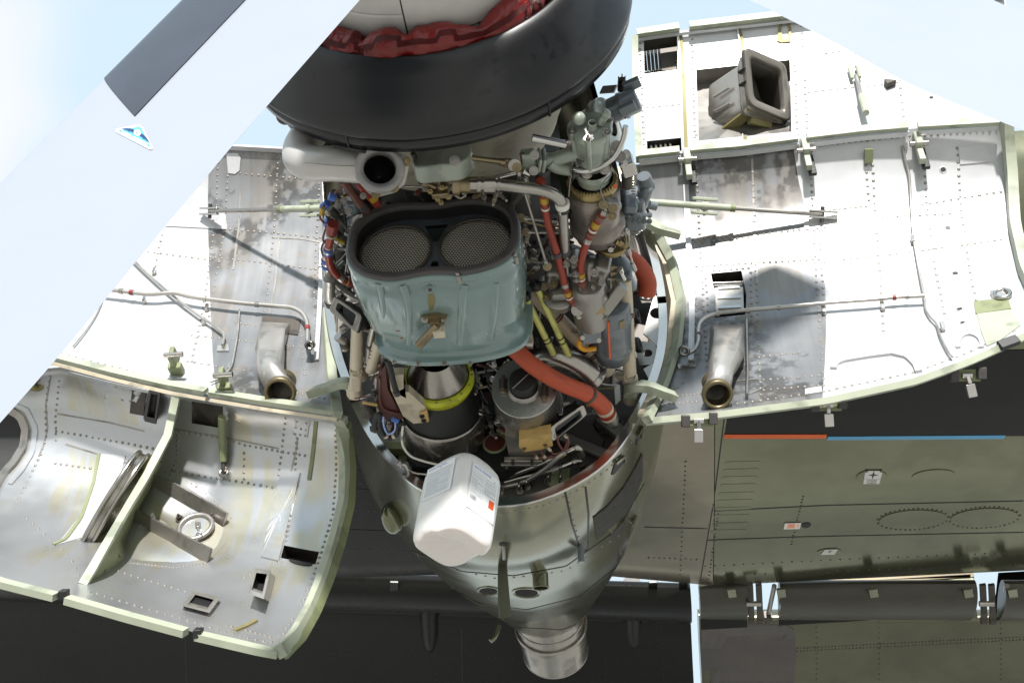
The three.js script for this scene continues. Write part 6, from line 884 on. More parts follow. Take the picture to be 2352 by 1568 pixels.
// ------------------------------------------------------------------ fuel pump castings right of the intake
{
  const t = thing('fuel_pump', 'large grey cast pump with bolted flanges between the two red hoses', 'pump'), o = E(1350, 640, 0.42), r = (k) => px(k, o);
  const ax = V(0, 0.1, -1).normalize();
  part(t, 'drum', [lathe(E(1350, 648, 0.48), ax, [[0, 0.001], [0, r(34)], [0.006, r(40)], [0.03, r(42)], [0.1, r(44)], [0.2, r(40)]], 44)], K.cast);
  part(t, 'dome', [lathe(E(1353, 588, 0.42), V(0, -0.3, -1).normalize(), [[0, 0.001], [0.004, r(14)], [0.015, r(24)], [0.04, r(29)], [0.14, r(30)]], 36), boxAt(E(1378, 618, 0.44), V(1, -0.2, -0.4), UP, r(38), r(60), 0.08, 0.012)], K.cast);
  part(t, 'side_casting', [boxAt(E(1290, 636, 0.42), V(1, 0, -0.1), UP, r(78), r(54), 0.1, 0.016), boxAt(E(1312, 612, 0.4), XX, UP, r(50), r(60), 0.1, 0.02)], K.cast);
  part(t, 'cover_flange', [lathe(E(1284, 672, 0.46), V(0, 0.35, -1).normalize(), [[0, 0.001], [0, r(38)], [0.004, r(41)], [0.016, r(41)], [0.02, r(34)], [0.06, r(34)]], 40), boxAt(E(1290, 676, 0.485), XX, V(0, 1, 0.35), r(52), r(26), 0.03, 0.012)], K.cast);
  for (const [x, y] of [[1250, 658], [1272, 652], [1254, 682], [1282, 686]]) part(t, 'cover_bolt', bolt(E(x, y, 0.475), V(0, -0.4, 1), 0.009, 0.009), K.brass);
  for (const [x, y] of [[1365, 626], [1380, 646], [1362, 666], [1333, 668], [1318, 596], [1300, 606], [1322, 628], [1324, 640], [1326, 712], [1383, 724], [1364, 662]]) part(t, 'casting_bolt', [...bolt(E(x, y, 0.5), V(0, -0.4, 1), 0.009, 0.011)], K.steel);
  part(t, 'brass_band', lathe(E(1358, 682, 0.46), ax, [[-0.01, r(40)], [0.0, r(46)], [0.02, r(46)], [0.03, r(40)]], 44), K.brass);
  part(t, 'support_arm', [beam(E(1432, 655, 0.48), E(1384, 716, 0.5), r(30), r(26), V(0, -1, 0.3), 0.01), beam(E(1384, 700, 0.5), E(1330, 722, 0.5), r(18), r(20), V(0, -1, 0.3), 0.008), cyl(E(1326, 712, 0.48), E(1326, 712, 0.52), r(14)), beam(E(1392, 690, 0.5), E(1372, 684, 0.5), r(30), r(20), UP, 0.01)], K.cast);
  part(t, 'arm_insert', boxAt(E(1378, 712, 0.52), V(1, 0.3, 0), V(0, -1, 0.4), r(22), 0.006, r(18), 0.003), K.gold);
  part(t, 'base_ring', lathe(E(1352, 706, 0.44), ax, [[0, r(30)], [0.004, r(38)], [0.04, r(38)], [0.06, r(30)]], 40), K.castD);
}
{
  const t = thing('control_valve', 'grey green valve body with chrome drain fitting right of the pump', 'valve'); const o = E(1420, 620, 0.36), r = (k) => px(k, o);
  part(t, 'body', [cyl(E(1398, 584, 0.3), E(1440, 636, 0.38), r(30), r(27), 32), boxAt(E(1436, 640, 0.38), V(1, -0.1, 0.2), UP, r(46), r(40), 0.08, 0.012)], K.slate);
  part(t, 'bolt_flange', boxAt(E(1398, 636, 0.42), XX, UP, r(12), r(54), 0.06, 0.006), K.cast); for (const y of [614, 628, 642, 654]) part(t, 'flange_bolt', bolt(E(1404, y, 0.44), XX, 0.009, 0.01), K.brass);
  part(t, 'drain_fitting', [cylE([1422, 617], [1426, 626], 0.42, 9, 9, 6), cylE([1426, 626], [1434, 642], 0.43, 5)], K.chrome);
}
{
  const t = thing('bellcrank', 'brass lever linkage on a round plate above the grey green valve', 'linkage'), o = E(1405, 554, 0.4), r = (k) => px(k, o);
  part(t, 'plate', lathe(o, V(0, 0.2, -1).normalize(), [[0, 0.001], [0, r(33)], [0.006, r(36)], [0.02, r(36)]], 40), K.gold);
  for (let i = 0; i < 8; i++) { const a = i / 8 * 6.28; part(t, 'plate_bolt', bolt(o.clone().add(V(Math.cos(a) * r(28), Math.sin(a) * r(28), 0)), ZZ, 0.005, 0.006), K.brass); }
  part(t, 'lever', [beam(E(1390, 566, 0.43), E(1400, 546, 0.43), r(14), 0.012, TOCAM), beam(E(1398, 548, 0.43), E(1430, 530, 0.43), r(13), 0.012, TOCAM)], K.brass);
  part(t, 'shaft', [cyl(E(1402, 566, 0.42), E(1403, 574, 0.46), r(6)), torus(E(1403, 566, 0.43), ZZ, r(9), r(2.5))], K.steel);
  part(t, 'turnbuckle', [cylE([1414, 555], [1440, 566], 0.44, 6.5), cylE([1420, 557], [1424, 559], 0.44, 8), cylE([1432, 562], [1436, 564], 0.44, 8)], K.gold); part(t, 'link', [cylE([1442, 570], [1447, 584], 0.44, 5), cylE([1447, 584], [1454, 608], 0.42, 3), cylE([1452, 604], [1459, 620], 0.42, 5)], K.alu);
  for (const [x, y] of [[1426, 534], [1441, 532], [1436, 566]]) part(t, 'rod_bearing', [torus(E(x, y, 0.42), V(1, 0, 0.6).normalize(), r(7), r(3)), ball(E(x, y, 0.42), r(5))], K.alu);
}
{
  const t = thing('generator', 'blue grey cylinder generator with a square terminal box below the pump', 'generator'), f = E(1404, 694, 0.42), b = E(1408, 800, 0.42), dd = b.clone().sub(f).normalize(), r = (k) => px(k, f);
  part(t, 'body', lathe(f, dd, [[0, 0.001], [0, r(38)], [0.01, r(44)], [0.06, r(46)], [0.062, r(48)], [0.07, r(48)], [0.072, r(46)], [0.2, r(46)], [0.202, r(48)], [0.21, r(48)], [0.212, r(45)], [0.26, r(42)], [0.27, 0.001]], 56), K.slate);
  const o = E(1356, 752, 0.47); part(t, 'terminal_box', boxAt(o, V(1, 0.1, -0.1), UP, px(44, o), px(52, o), 0.08, 0.006), K.slate); part(t, 'stripe', [bar([0.02, 0.1, 0.2].map((k) => f.clone().addScaledVector(dd, k).add(V(-0.012, -r(46.2), 0.0))), V(0, -1, 0), 0.006, 0.003)], K.orange); part(t, 'name_plate', boxAt(f.clone().addScaledVector(dd, 0.05).add(V(0.03, -r(41), 0)), dd, V(0.5, -1, 0), 0.04, 0.003, 0.02, 0.001), K.brass);
  for (const [x, y] of [[1330, 728], [1338, 776], [1376, 782]]) part(t, 'box_screw', bolt(E(x, y, 0.52), TOCAM, 0.005, 0.005), K.steel); part(t, 'cable_sleeve', tubeE([[1336, 776], [1330, 792], [1342, 802], [1370, 800]], 6, { h: 0.47 }), M('#d89a2a', 0, 0.5)); part(t, 'cable_sleeve', tubeE([[1342, 770], [1336, 780], [1352, 786], [1366, 780]], 5, { h: 0.48 }), K.hoseO);
}
for (const [a, b, lab] of [[[1206, 680], [1271, 812], 'left one of two yellow tubes right of the intake'], [[1231, 655], [1308, 820], 'right one of two yellow tubes right of the intake']]) { const t = thing('yellow_tube', lab, 'tube'); part(t, 'tube', cylE(a, b, 0.47, 7.5), K.yellow); const f = (k) => E(a[0] + (b[0] - a[0]) * k, a[1] + (b[1] - a[1]) * k, 0.47); for (const k of [0.72, 0.78]) part(t, 'black_tie', cyl(f(k), f(k + 0.012), px(8.6, f(k))), K.black); part(t, 'rubber_boot', [0, 1, 2].map((i) => torus(f(-0.02 + i * 0.025), f(1).sub(f(0)).normalize(), px(9, f(0)), px(4, f(0)), 10, 20)), K.black); }
{ const t = thing('beige_duct', 'beige brown fibre duct slanting down right behind the yellow tubes', 'duct'); const f = (k) => E(1216 + 178 * k, 664 + 184 * k, 0.4); part(t, 'tube', cyl(f(0), f(1), px(18, f(0)), px(18, f(1)), 28), K.beige); part(t, 'tube_end', cyl(f(0.72), f(1.02), px(18.6, f(1)), px(18.6, f(1)), 28), K.cream); for (const k of [0.32, 0.345, 0.7, 0.72, 0.78, 0.8, 0.9, 0.925, 0.94]) part(t, 'tie_ring', torus(f(k), f(1).sub(f(0)).normalize(), px(19, f(k)), px(2.2, f(k)), 8, 28), K.maroon); }
// mount tubes
function mount(lab, x0, y0, x1, y1, h, s) {
  const t = thing('mount_tube', lab, 'tube', undefined), a = E(x0, y0, h), b = E(x1, y1, h + 0.03), r = px(14.5, b); part(t, 'tube', cyl(a, b, r * 0.92, r * 1.05, 28), K.cream);
  const n = V(0, -0.5, 1).normalize(), o = E(x1, y1 + 10, h + 0.03); part(t, 'eye', [lathe(o, n, [[-0.06, r * 1.3], [-0.01, r * 1.25], [0.004, r * 1.1], [0.004, r * 0.75], [-0.02, r * 0.7]], 32)], K.cream); part(t, 'eye_bore', lathe(o, n, [[0, r * 0.76], [-0.03, r * 0.72], [-0.031, 0.001]], 24), K.brown); part(t, 'eye_bolt', cyl(o.clone().addScaledVector(n, -0.028), o.clone().addScaledVector(n, -0.012), r * 0.5, r * 0.45, 6), K.brass);
  part(t, 'foot', [beam(o, E(x1 + s * 2, y1 + 50, h + 0.02), r * 2, r * 1.6, UP, 0.01), beam(o, E(x1 - s * 32, y1 + 6, h), r * 1.0, r * 1.2, UP, 0.008), cyl(E(x1 + s * 2, y1 + 40, h), E(x1 + s * 3, y1 + 62, h), r * 1.1, r * 1.4)], K.cream);
  return t;
}
{ const t = mount('cream mount tube with an eye end at the right side of the bay', 1437, 640, 1447, 855, 0.4, 1); for (const y of [722, 728]) part(t, 'tie_ring', torus(E(1441, y, 0.415), camU, px(15, E(1441, y, 0.41)), 0.0035, 8, 28), K.maroon); }
mount('cream mount tube with an eye end at the left side of the bay', 820, 740, 818, 842, 0.46, -1);
// right bay: brackets on the bulkhead, round hose plate
{
  const t = thing('bay_brackets', 'angled metal brackets with round holes on the right bulkhead behind the mount tube', 'bracket'), zb = FW - 0.02; const pl = (pts, hole, mat, d = 0) => { const q = pts.map(([x, y]) => Z(x, y, zb + d)), sh = new THREE.Shape(q.map((p) => new THREE.Vector2(p.x, p.y))); if (hole) { const c = Z(hole[0], hole[1], zb + d), pth = new THREE.Path(); pth.absarc(c.x, c.y, px(hole[2], c), 0, 6.2832, true); sh.holes.push(pth); } return new THREE.ExtrudeGeometry(sh, { depth: 0.008, bevelEnabled: false }).translate(0, 0, zb + d); };
  part(t, 'gusset', pl([[1478, 768], [1500, 690], [1513, 672], [1524, 684], [1523, 770], [1512, 800]], [1510, 722, 17], K.alu), K.alu); part(t, 'gusset', pl([[1462, 812], [1470, 786], [1504, 790], [1512, 812], [1500, 840], [1470, 842]], [1488, 814, 11], K.castD, 0.01), K.cast); part(t, 'gusset', pl([[1478, 850], [1500, 838], [1508, 850], [1490, 872]], null, K.alu, 0.02), K.alu);
 for (const [x, y, r] of [[1458, 726, 16], [1462, 792, 15]]) part(t, 'rubber_mount', [0, 1, 2].map((i) => torus(Z(x + i * 3, y, zb + 0.08), V(1, 0, 0.3).normalize(), 0.022, 0.007)), K.black);
  const c = Z(1488, 664, zb); part(t, 'round_plate', lathe(c, ZZ, [[0, 0.001], [0, px(30, c)], [0.006, px(34, c)], [-0.006, px(34, c)]], 40), K.alu); for (let i = 0; i < 14; i++) { const a = i / 14 * 6.283; part(t, 'plate_bolt', bolt(c.clone().add(V(px(30, c) * Math.cos(a), px(30, c) * Math.sin(a), 0.006)), ZZ, 0.005, 0.005), K.castD); }
}
// goosenecks
function goose(lab, pts, w = 18) { const t = thing('gooseneck_hinge', lab, 'hinge', undefined), q = pts.map(([x, y, d]) => Z(x, y, FW + d)); const c = new THREE.CatmullRomCurve3(q, false, 'centripetal').getPoints(30); part(t, 'arm', bar(c, c.map(() => camU.clone().multiplyScalar(0.9).addScaledVector(camF, -0.4)), 0.045, px(w, q[0])), K.primer); part(t, 'pivot_pin', cyl(q[0].clone().addScaledVector(camR, -0.03), q[0].clone().addScaledVector(camR, 0.03), 0.01), K.castD); }
goose('pale green gooseneck hinge at the lower right of the bay', [[1448, 908, 0.02], [1450, 894, 0.08], [1464, 887, 0.12], [1490, 889, 0.12], [1520, 900, 0.1], [1550, 912, 0.07]]);
goose('pale green gooseneck hinge at the lower left of the bay', [[816, 910, 0.02], [814, 894, 0.08], [800, 881, 0.12], [782, 880, 0.12], [752, 890, 0.1], [712, 902, 0.07]]);
goose('pale green hinge arm at the upper right of the bay', [[1478, 506, 0.04], [1496, 514, 0.07], [1520, 528, 0.08], [1562, 540, 0.06]], 15);
// brown braces
for (const [a, b, m, lab] of [[[788, 415], [846, 492], K.brown, 'dark brown tube slanting to the intake below the silver duct'], [[822, 418], [868, 470], K.hoseD, 'reddish brown tube slanting beside the dark brown one, with a checked band']]) { const t = thing('brace_tube', lab, 'tube'); part(t, 'tube', cylE(a, b, 0.37, 11), m); part(t, 'end_band', cylE([b[0] - 16, b[1] - 22], [b[0] - 8, b[1] - 12], 0.37, 12), m === K.brown ? K.rubber : K.yellowB); }
// ------------------------------------------------------------------ rectangular duct mouths
function mouth(lab, out, inn, h, backPts, lipMat) {
  const t = thing('duct_mouth', lab, 'duct'), d = depthOf(E(out[0][0], out[0][1], h)), q4 = (c, k) => { const r = [], m = 40; const ct = c.reduce((s, p) => s.add(p), V(0, 0, 0)).multiplyScalar(0.25); for (let i = 0; i < m; i++) { const a = (i + 0.5) / m * 6.28319, cc = Math.cos(a), ss = Math.sin(a), u = (Math.sign(cc) * Math.pow(Math.abs(cc), 0.25) + 1) / 2, v = (Math.sign(ss) * Math.pow(Math.abs(ss), 0.25) + 1) / 2; r.push(ct.clone().lerp(c[0].clone().lerp(c[1], u).lerp(c[3].clone().lerp(c[2], u), v), k)); } return r; };
  const o = out.map(([x, y]) => P(x, y, d)), i = inn.map(([x, y]) => P(x, y, d)), ob = o.map((p) => p.clone().addScaledVector(camF, 0.025)), bk = backPts.map(([x, y]) => P(x, y, d + 0.14));
  part(t, 'lip', loft([q4(ob, 1), q4(o, 1.02), q4(o.map((p) => p.clone().addScaledVector(camF, -0.005)), 0.97), q4(i.map((p) => p.clone().addScaledVector(camF, -0.003)), 1.03), q4(i, 1)], true), lipMat); part(t, 'gasket', loft([q4(ob, 1), q4(ob, 1.06), q4(ob.map((p) => p.clone().addScaledVector(camF, 0.02)), 1.06), q4(ob.map((p) => p.clone().addScaledVector(camF, 0.022)), 0.95)], true), K.black);
  part(t, 'bore', loft([q4(i, 1), q4(i.map((p) => p.clone().addScaledVector(camF, 0.1)), 0.9)], true, false, true), K.slate); part(t, 'duct_body', loft([q4(ob, 0.96), q4(bk, 1)], true), K.castD);
}
mouth('slanted rectangular duct mouth with grey lip at the left edge of the bay', [[768, 680], [832, 724], [820, 766], [756, 714]], [[776, 694], [818, 722], [810, 750], [770, 710]], 0.5, [[800, 690], [850, 720], [850, 760], [800, 730]], K.cast);
mouth('slanted rectangular duct mouth with silver lip at the lower right of the bay', [[1259, 985], [1340, 927], [1349, 952], [1270, 1015]], [[1274, 983], [1332, 941], [1337, 957], [1279, 1005]], 0.64, [[1250, 965], [1310, 925], [1330, 945], [1270, 990]], K.steel);
// ------------------------------------------------------------------ lower bay: tray, brown box, cables, hoses
{ const t = thing('drip_tray', 'black drip tray under the steel band, above the hanging plastic can', 'tray'); const a = [[925, 900], [1160, 900], [1240, 1030], [1225, 1068], [1150, 1082], [960, 1072], [934, 1050]].map(([x, y]) => Z(x, y, FW - 0.03)); part(t, 'tray', creaseLoft([a, a.map((p) => p.clone().add(V(0, 0, -0.06)))], true, true, true), K.black); const c = Z(1137, 1018, FW - 0.026); part(t, 'port_ring', torus(c, ZZ, 0.038, 0.005, 8, 40), K.primerD); part(t, 'port_lid', cyl(c, c.clone().add(V(0, 0, 0.004)), 0.036), K.maroon); }
{ const t = thing('metal_frame', 'grey metal bracket frame under the steel can', 'bracket'); const f = [[1160, 1000], [1262, 1020], [1240, 1062], [1172, 1066]].map(([x, y]) => E(x, y, 0.64)); part(t, 'box', creaseLoft([f, f.map((p) => p.clone().add(V(0, 0.08, 0)))], true, true, true), K.cast); part(t, 'rail', [beam(E(1158, 1056, 0.66), E(1246, 1056, 0.66), 0.012, 0.02), beam(E(1150, 1067, 0.66), E(1236, 1067, 0.66), 0.012, 0.012)], K.cast); part(t, 'spring', [[1178, 1061], [1222, 1061]].map(([x, y]) => cylE([x, y - 4], [x, y + 4], 0.67, 4)), K.rivetD); part(t, 'leg', [cylE([1168, 1060], [1160, 1088], 0.66, 3), cylE([1160, 1088], [1118, 1094], 0.66, 3)], K.alu); }
{ const t = thing('wooden_block', 'tan block wedged under the steel can', 'block'); const b = [[1192, 1010], [1266, 996], [1270, 1024], [1244, 1032], [1206, 1038], [1192, 1026]].map(([x, y]) => E(x, y, 0.665)); part(t, 'block', creaseLoft([b, b.map((p) => p.clone().add(V(0, 0.04, 0)))], true, true, true), K.wood); for (const [x, y] of [[1204, 1030], [1252, 1022]]) part(t, 'screw', bolt(E(x, y, 0.666), V(0, -1, 0), 0.005, 0.005), K.brass); }
{ const t = thing('brown_box', 'dark maroon casing left of the yellow ringed duct', 'casing'); const q = [[866, 866], [884, 838], [890, 894], [926, 962], [884, 962], [867, 932]].map(([x, y]) => E(x, y, 0.6)); part(t, 'case', loft([q, q.map((p) => p.clone().add(V(0, 0.03, -0.02)).lerp(E(890, 910, 0.55), -0.06)), q.map((p) => p.clone().add(V(0, 0.12, -0.04)))], true, true), K.maroon); part(t, 'case_seam', tube([[872, 868], [875, 930], [886, 942], [916, 950]].map(([x, y]) => E(x, y, 0.605)), 0.004, 20, 8), K.brown); part(t, 'side_strip', tubeE([[864, 866], [866, 935], [878, 955]], 3.5, { h: 0.59 }), K.alu); }
{ const t = thing('beige_shield', 'stained cream shield plate bent around the yellow ringed duct', 'shield'); const q = [[893, 862], [926, 860], [927, 892], [908, 902], [938, 900], [976, 934], [985, 968], [950, 973], [925, 955], [897, 894]].map(([x, y]) => E(x, y, 0.625)); part(t, 'plate', creaseLoft([q, q.map((p) => p.clone().add(V(0, 0.03, 0)))], true, true, true), K.cream); const e = [[964, 948], [980, 942], [985, 968], [968, 972]].map(([x, y]) => E(x, y, 0.632)); part(t, 'tab', creaseLoft([e, e.map((p) => p.clone().add(V(0, 0.006, 0)))], true, true, true), K.wood); for (const [x, y] of [[969, 956], [973, 966]]) part(t, 'tab_screw', bolt(E(x, y, 0.634), V(0, -1, 0.4), 0.006, 0.006), K.black); }
const cable = (name, lab, pts, rp, h, mat, extra) => { const t = thing(name, lab, name.includes('hose') ? 'hose' : 'cable'); part(t, 'sheath', tubeE(pts, rp, { h }), mat); for (const [p, q, r, m] of extra || []) part(t, 'ferrule', cylE(p, q, h, r, r, 16), m); return t; };
cable('black_hose', 'short black hose hanging down beside the cream shield plate', [[888, 826], [897, 850], [904, 880], [911, 902]], 7, 0.645, K.black, [[[909, 898], [912, 906], 8, K.rubber]]);
cable('black_cable', 'thick black cable loop under the maroon casing', [[860, 985], [862, 962], [872, 950], [870, 972], [878, 994], [896, 1006], [910, 998], [915, 975], [930, 972]], 6, 0.64, K.black, [[[902, 1002], [908, 1000], 7, K.cream], [[884, 999], [888, 1002], 7, K.cream]]);
cable('blue_wire', 'pair of blue and white wires looping under the maroon casing', [[880, 958], [882, 980], [892, 997], [905, 990], [908, 965]], 2.2, 0.65, M('#8fa6d8', 0, 0.4), [[[900, 962], [914, 968], 5, K.bluec]]);
cable('white_wire', 'white wire dropping from the cream shield and running along the black tray', [[925, 980], [923, 1005], [926, 1025], [943, 1047], [970, 1058], [1010, 1068]], 2.8, 0.66, K.whiteB, [[[924, 1000], [923, 1008], 4, K.steel]]);
cable('white_wire', 'white wire from the small clip at the lower left of the bay to the can', [[918, 1066], [930, 1068], [938, 1080], [955, 1087], [985, 1090]], 2.4, 0.67, K.whiteB, [[[912, 1064], [924, 1066], 5, K.steel], [[918, 1056], [922, 1072], 4, K.steel]]);
cable('braided_hose', 'upper braided metal hose at the bottom of the bay right of the can', [[1150, 1098], [1200, 1082], [1250, 1062], [1296, 1040], [1320, 1028], [1332, 1030], [1337, 1044]], 5.6, 0.66, K.steel, [[[1284, 1046], [1298, 1039], 7.5, K.yellowB], [[1306, 1035], [1322, 1027], 8, K.chrome], [[1322, 1027], [1330, 1027], 9, K.steel], [[1333, 1036], [1337, 1046], 9, K.castD]]);
cable('braided_hose', 'lower braided metal hose at the bottom of the bay right of the can', [[1160, 1108], [1210, 1094], [1262, 1082], [1300, 1068], [1322, 1058], [1334, 1060], [1338, 1074]], 5.6, 0.67, K.steel, [[[1268, 1080], [1284, 1075], 8, K.alu], [[1296, 1070], [1316, 1061], 8, K.chrome], [[1318, 1060], [1326, 1058], 10, K.steel], [[1335, 1064], [1339, 1076], 9, K.castD]]);
cable('steel_tube', 'bare steel tube slanting between the braided hoses behind the can', [[1140, 1122], [1200, 1108], [1250, 1078], [1284, 1048], [1296, 1040]], 5.2, 0.685, K.alu, []);
{ const t = thing('wire_bundle', 'brown wire bundle drooping from the rectangular duct mouth', 'cable'); for (const p of [[[1280, 1000], [1284, 1020], [1296, 1034], [1306, 1020], [1302, 998]], [[1262, 1030], [1272, 1042], [1290, 1038], [1304, 1014]], [[1225, 1040], [1232, 1052], [1252, 1052], [1270, 1046]], [[1244, 1036], [1250, 1050], [1270, 1050], [1292, 1036]]]) part(t, 'wire', tubeE(p, 2.6, { h: 0.68 }), K.brown); for (const [x, y] of [[1232, 1050], [1262, 1032], [1300, 1002], [1250, 1048]]) part(t, 'tie', cylE([x - 2, y - 2], [x + 2, y + 2], 0.68, 4), K.cream); }
{ const t = thing('bay_fittings', 'small clips and angle cleats on the floor plate of the bay', 'fitting'); const zb = -1.42; for (const [x, y] of [[1195, 1128], [1262, 1106], [1290, 1106], [1212, 1118], [1150, 1130], [862, 940], [880, 940]]) { const o = Z(x, y, zb); part(t, 'stud', [...bolt(o, ZZ, 0.012, 0.016), torus(o.clone().add(V(0, 0, 0.03)), XX, 0.012, 0.004)], K.steel); } for (const [x, y, w] of [[1300, 1110, 10], [1276, 1118, 8], [938, 1096, 12], [926, 1080, 10]]) part(t, 'cleat', beam(Z(x, y - 34, zb + 0.02), Z(x - 4, y + 22, zb + 0.02), px(w, Z(x, y, zb)), 0.03, XX), x === 938 ? K.alu : K.primerD);
  part(t, 'stiffener', [beam(Z(1246, 985, zb + 0.03), Z(1398, 1048, zb + 0.03), 0.035, 0.02, ZZ), beam(Z(1382, 960, zb + 0.05), Z(1430, 1000, zb + 0.05), 0.05, 0.03, ZZ)], K.cast); const c = Z(1396, 974, zb + 0.005); part(t, 'floor_hole', [cyl(c, c.clone().add(V(0, 0, 0.006)), px(26, c), px(26, c), 36)], K.black); part(t, 'hole_ring', torus(c.clone().add(V(0, 0, 0.006)), ZZ, px(27, c), 0.006), K.castD);
  const g = [[1260, 1000], [1330, 950], [1388, 1008], [1376, 1044]].map(([x, y]) => Z(x, y, zb + 0.03)); part(t, 'gusset', creaseLoft([g, g.map((p) => p.clone().add(V(0, 0, -0.02)))], true, true, true), K.castD); const k = [[1410, 880], [1424, 884], [1426, 916], [1414, 928], [1412, 904]].map(([x, y]) => Z(x, y, zb + 0.12)); part(t, 'white_tab', creaseLoft([k, k.map((p) => p.clone().add(V(0, 0, -0.006)))], true, true, true), K.whiteB); }
{ const t = thing('small_fitting', 'khaki ribbed connector at the left edge of the bay floor', 'fitting'); part(t, 'plug', [cylE([832, 926], [870, 932], 0.6, 4), cylE([834, 924], [850, 946], 0.6, 11, 13), cylE([836, 946], [850, 950], 0.6, 15)], K.castD); part(t, 'tie', cylE([832, 924], [866, 930], 0.61, 3.5), K.wood); for (const y of [905, 985]) part(t, 'bolt', bolt(E(862, y, 0.6), V(0, -1, 0.5), 0.01, 0.012), K.castD); }
{ const t = thing('floor_angle', 'pale green angle piece on the left of the bay floor', 'bracket'); const a = [[864, 994], [930, 990], [936, 1020], [874, 1022]].map(([x, y]) => Z(x, y, -1.36)); part(t, 'angle', creaseLoft([a, a.map((p) => p.clone().add(V(0, 0, -0.04)))], true, true, true), K.primer); part(t, 'angle_web', beam(Z(876, 1030, -1.37), Z(936, 1030, -1.37), 0.03, 0.04, ZZ), K.primerD); }  // web below the angle piece, in the darker green
// ------------------------------------------------------------------ left side plumbing
{
  const t = thing('plug_cluster', 'cluster of grey electrical plugs with blue bands at the left of the engine', 'connector'), h = 0.34, o = E(770, 500, h), r = (k) => px(k, o);
  part(t, 'plug', [cylE([768, 440], [760, 466], h, 8), cylE([757, 478], [778, 500], h, 9), cylE([776, 498], [792, 512], h, 11), cylE([758, 500], [752, 520], h, 8), cylE([780, 470], [800, 480], h, 14)], K.castD);
  for (const [a, b] of [[[755, 450], [770, 455]], [[746, 508], [762, 516]], [[741, 476], [752, 466]]]) part(t, 'blue_band', cylE(a, b, h + 0.02, 9), K.bluec);
  part(t, 'cast_body', [boxAt(E(808, 470, h), V(1, 0.2, 0), UP, r(40), r(48), 0.06, 0.02), ball(E(812, 505, h), r(18)), cylE([795, 520], [825, 490], h, 10), boxAt(E(812, 440, h), V(0.9, -0.2, 0), UP, r(44), r(36), 0.05, 0.012)], K.slate);
  part(t, 'disc', [cyl(E(826, 508, h), E(828, 512, h + 0.05), r(20)), cyl(E(832, 514, h + 0.04), E(834, 518, h + 0.07), r(9), r(9), 6)], K.alu); for (const [x, y] of [[830, 500], [824, 528], [840, 506], [800, 484], [790, 460], [834, 450]]) part(t, 'plug_bolt', bolt(E(x, y, h + 0.05), TOCAM, 0.007, 0.01), K.steel);
  for (const p of [[[744, 470], [737, 486], [735, 500], [744, 512]], [[750, 520], [744, 536], [742, 552], [750, 560]], [[760, 520], [766, 540], [764, 556]], [[786, 430], [774, 438], [768, 444]], [[742, 590], [738, 570], [748, 552], [766, 546], [790, 554]]]) part(t, 'wire', tubeE(p, 2.6, { h: h + 0.03 }), K.brown);
  for (const [a, b, m] of [[[741, 478], [737, 492], K.yellowB], [[770, 548], [776, 551], K.yellowB], [[778, 552], [790, 558], K.yellowB], [[790, 558], [810, 570], K.black]]) part(t, 'sleeve', cylE(a, b, h + 0.04, 5), m);
  part(t, 'post', [cylE([741, 410], [744, 466], 0.28, 6), cylE([744, 580], [746, 640], 0.25, 2)], K.chrome); part(t, 'black_plug', [cylE([835, 430], [838, 470], h, 9, 11), cylE([838, 470], [840, 486], h, 6)], K.black);
  part(t, 'white_tag', boxAt(E(866 - 40, 598, 0.42), XX, UP, r(24), r(16), 0.004, 0.001), K.cream); part(t, 'yellow_tag', boxAt(E(830, 612, 0.43), V(1, -0.3, 0), UP, r(22), r(14), 0.004, 0.001), K.yellowB);
}
{ const t = thing('lifting_eye', 'grey steel eye fitting hanging left of the black ring', 'fitting'); const zf = -0.12; part(t, 'eye', [torus(Z(655, 265, zf), TOCAM, 0.02, 0.008), cyl(Z(655, 265, zf), Z(655, 265, zf).addScaledVector(camF, -0.02), 0.014)], K.castD); part(t, 'yoke', [beam(Z(672, 282, zf), Z(672, 318, zf), 0.012, 0.012, XX), beam(Z(688, 282, zf), Z(688, 318, zf), 0.012, 0.012, XX), beam(Z(668, 280, zf), Z(692, 282, zf), 0.02, 0.016), beam(Z(668, 316, zf), Z(692, 318, zf), 0.024, 0.02), cyl(Z(680, 318, zf), Z(680, 345, zf - 0.05), 0.014)], K.slate); part(t, 'red_tube', cyl(Z(690, 290, zf - 0.05), Z(730, 330, zf - 0.12), 0.024), K.maroon); part(t, 'arm', cyl(Z(655, 270, zf), Z(700, 320, zf - 0.06), 0.01), K.castD); }
for (const [pts, h, r, m, lab] of [[[[756, 640], [760, 690], [790, 720], [840, 740]], 0.4, 14, K.alu, 'dull silver pipe behind the left rectangular duct mouth'], [[[858, 750], [850, 790], [846, 830]], 0.5, 9, K.steel, 'short steel pipe between the left mount tube and the intake'], [[[775, 772], [790, 785], [792, 800]], 0.45, 11, K.steel, 'ribbed silver pipe stub below the left rectangular duct mouth']]) { const t = thing('air_pipe', lab, 'pipe'); part(t, 'tube', tubeE(pts, r, { h }), m); part(t, 'collar', cylE(pts[1], [pts[1][0] + 3, pts[1][1] + 8], h, r * 1.15), K.castD); }
{ const t = thing('cream_sleeve', 'cream insulated sleeve with maroon rings left of the intake flange', 'tube'); part(t, 'sleeve', cylE([870, 785], [852, 850], 0.53, 13), K.cream); for (const y of [806, 814, 822]) part(t, 'ring', torus(E(866 - (y - 806) * 0.3, y, 0.53), camU, px(13.5, E(866, y, 0.53)), 0.003, 8, 24), K.maroon); }
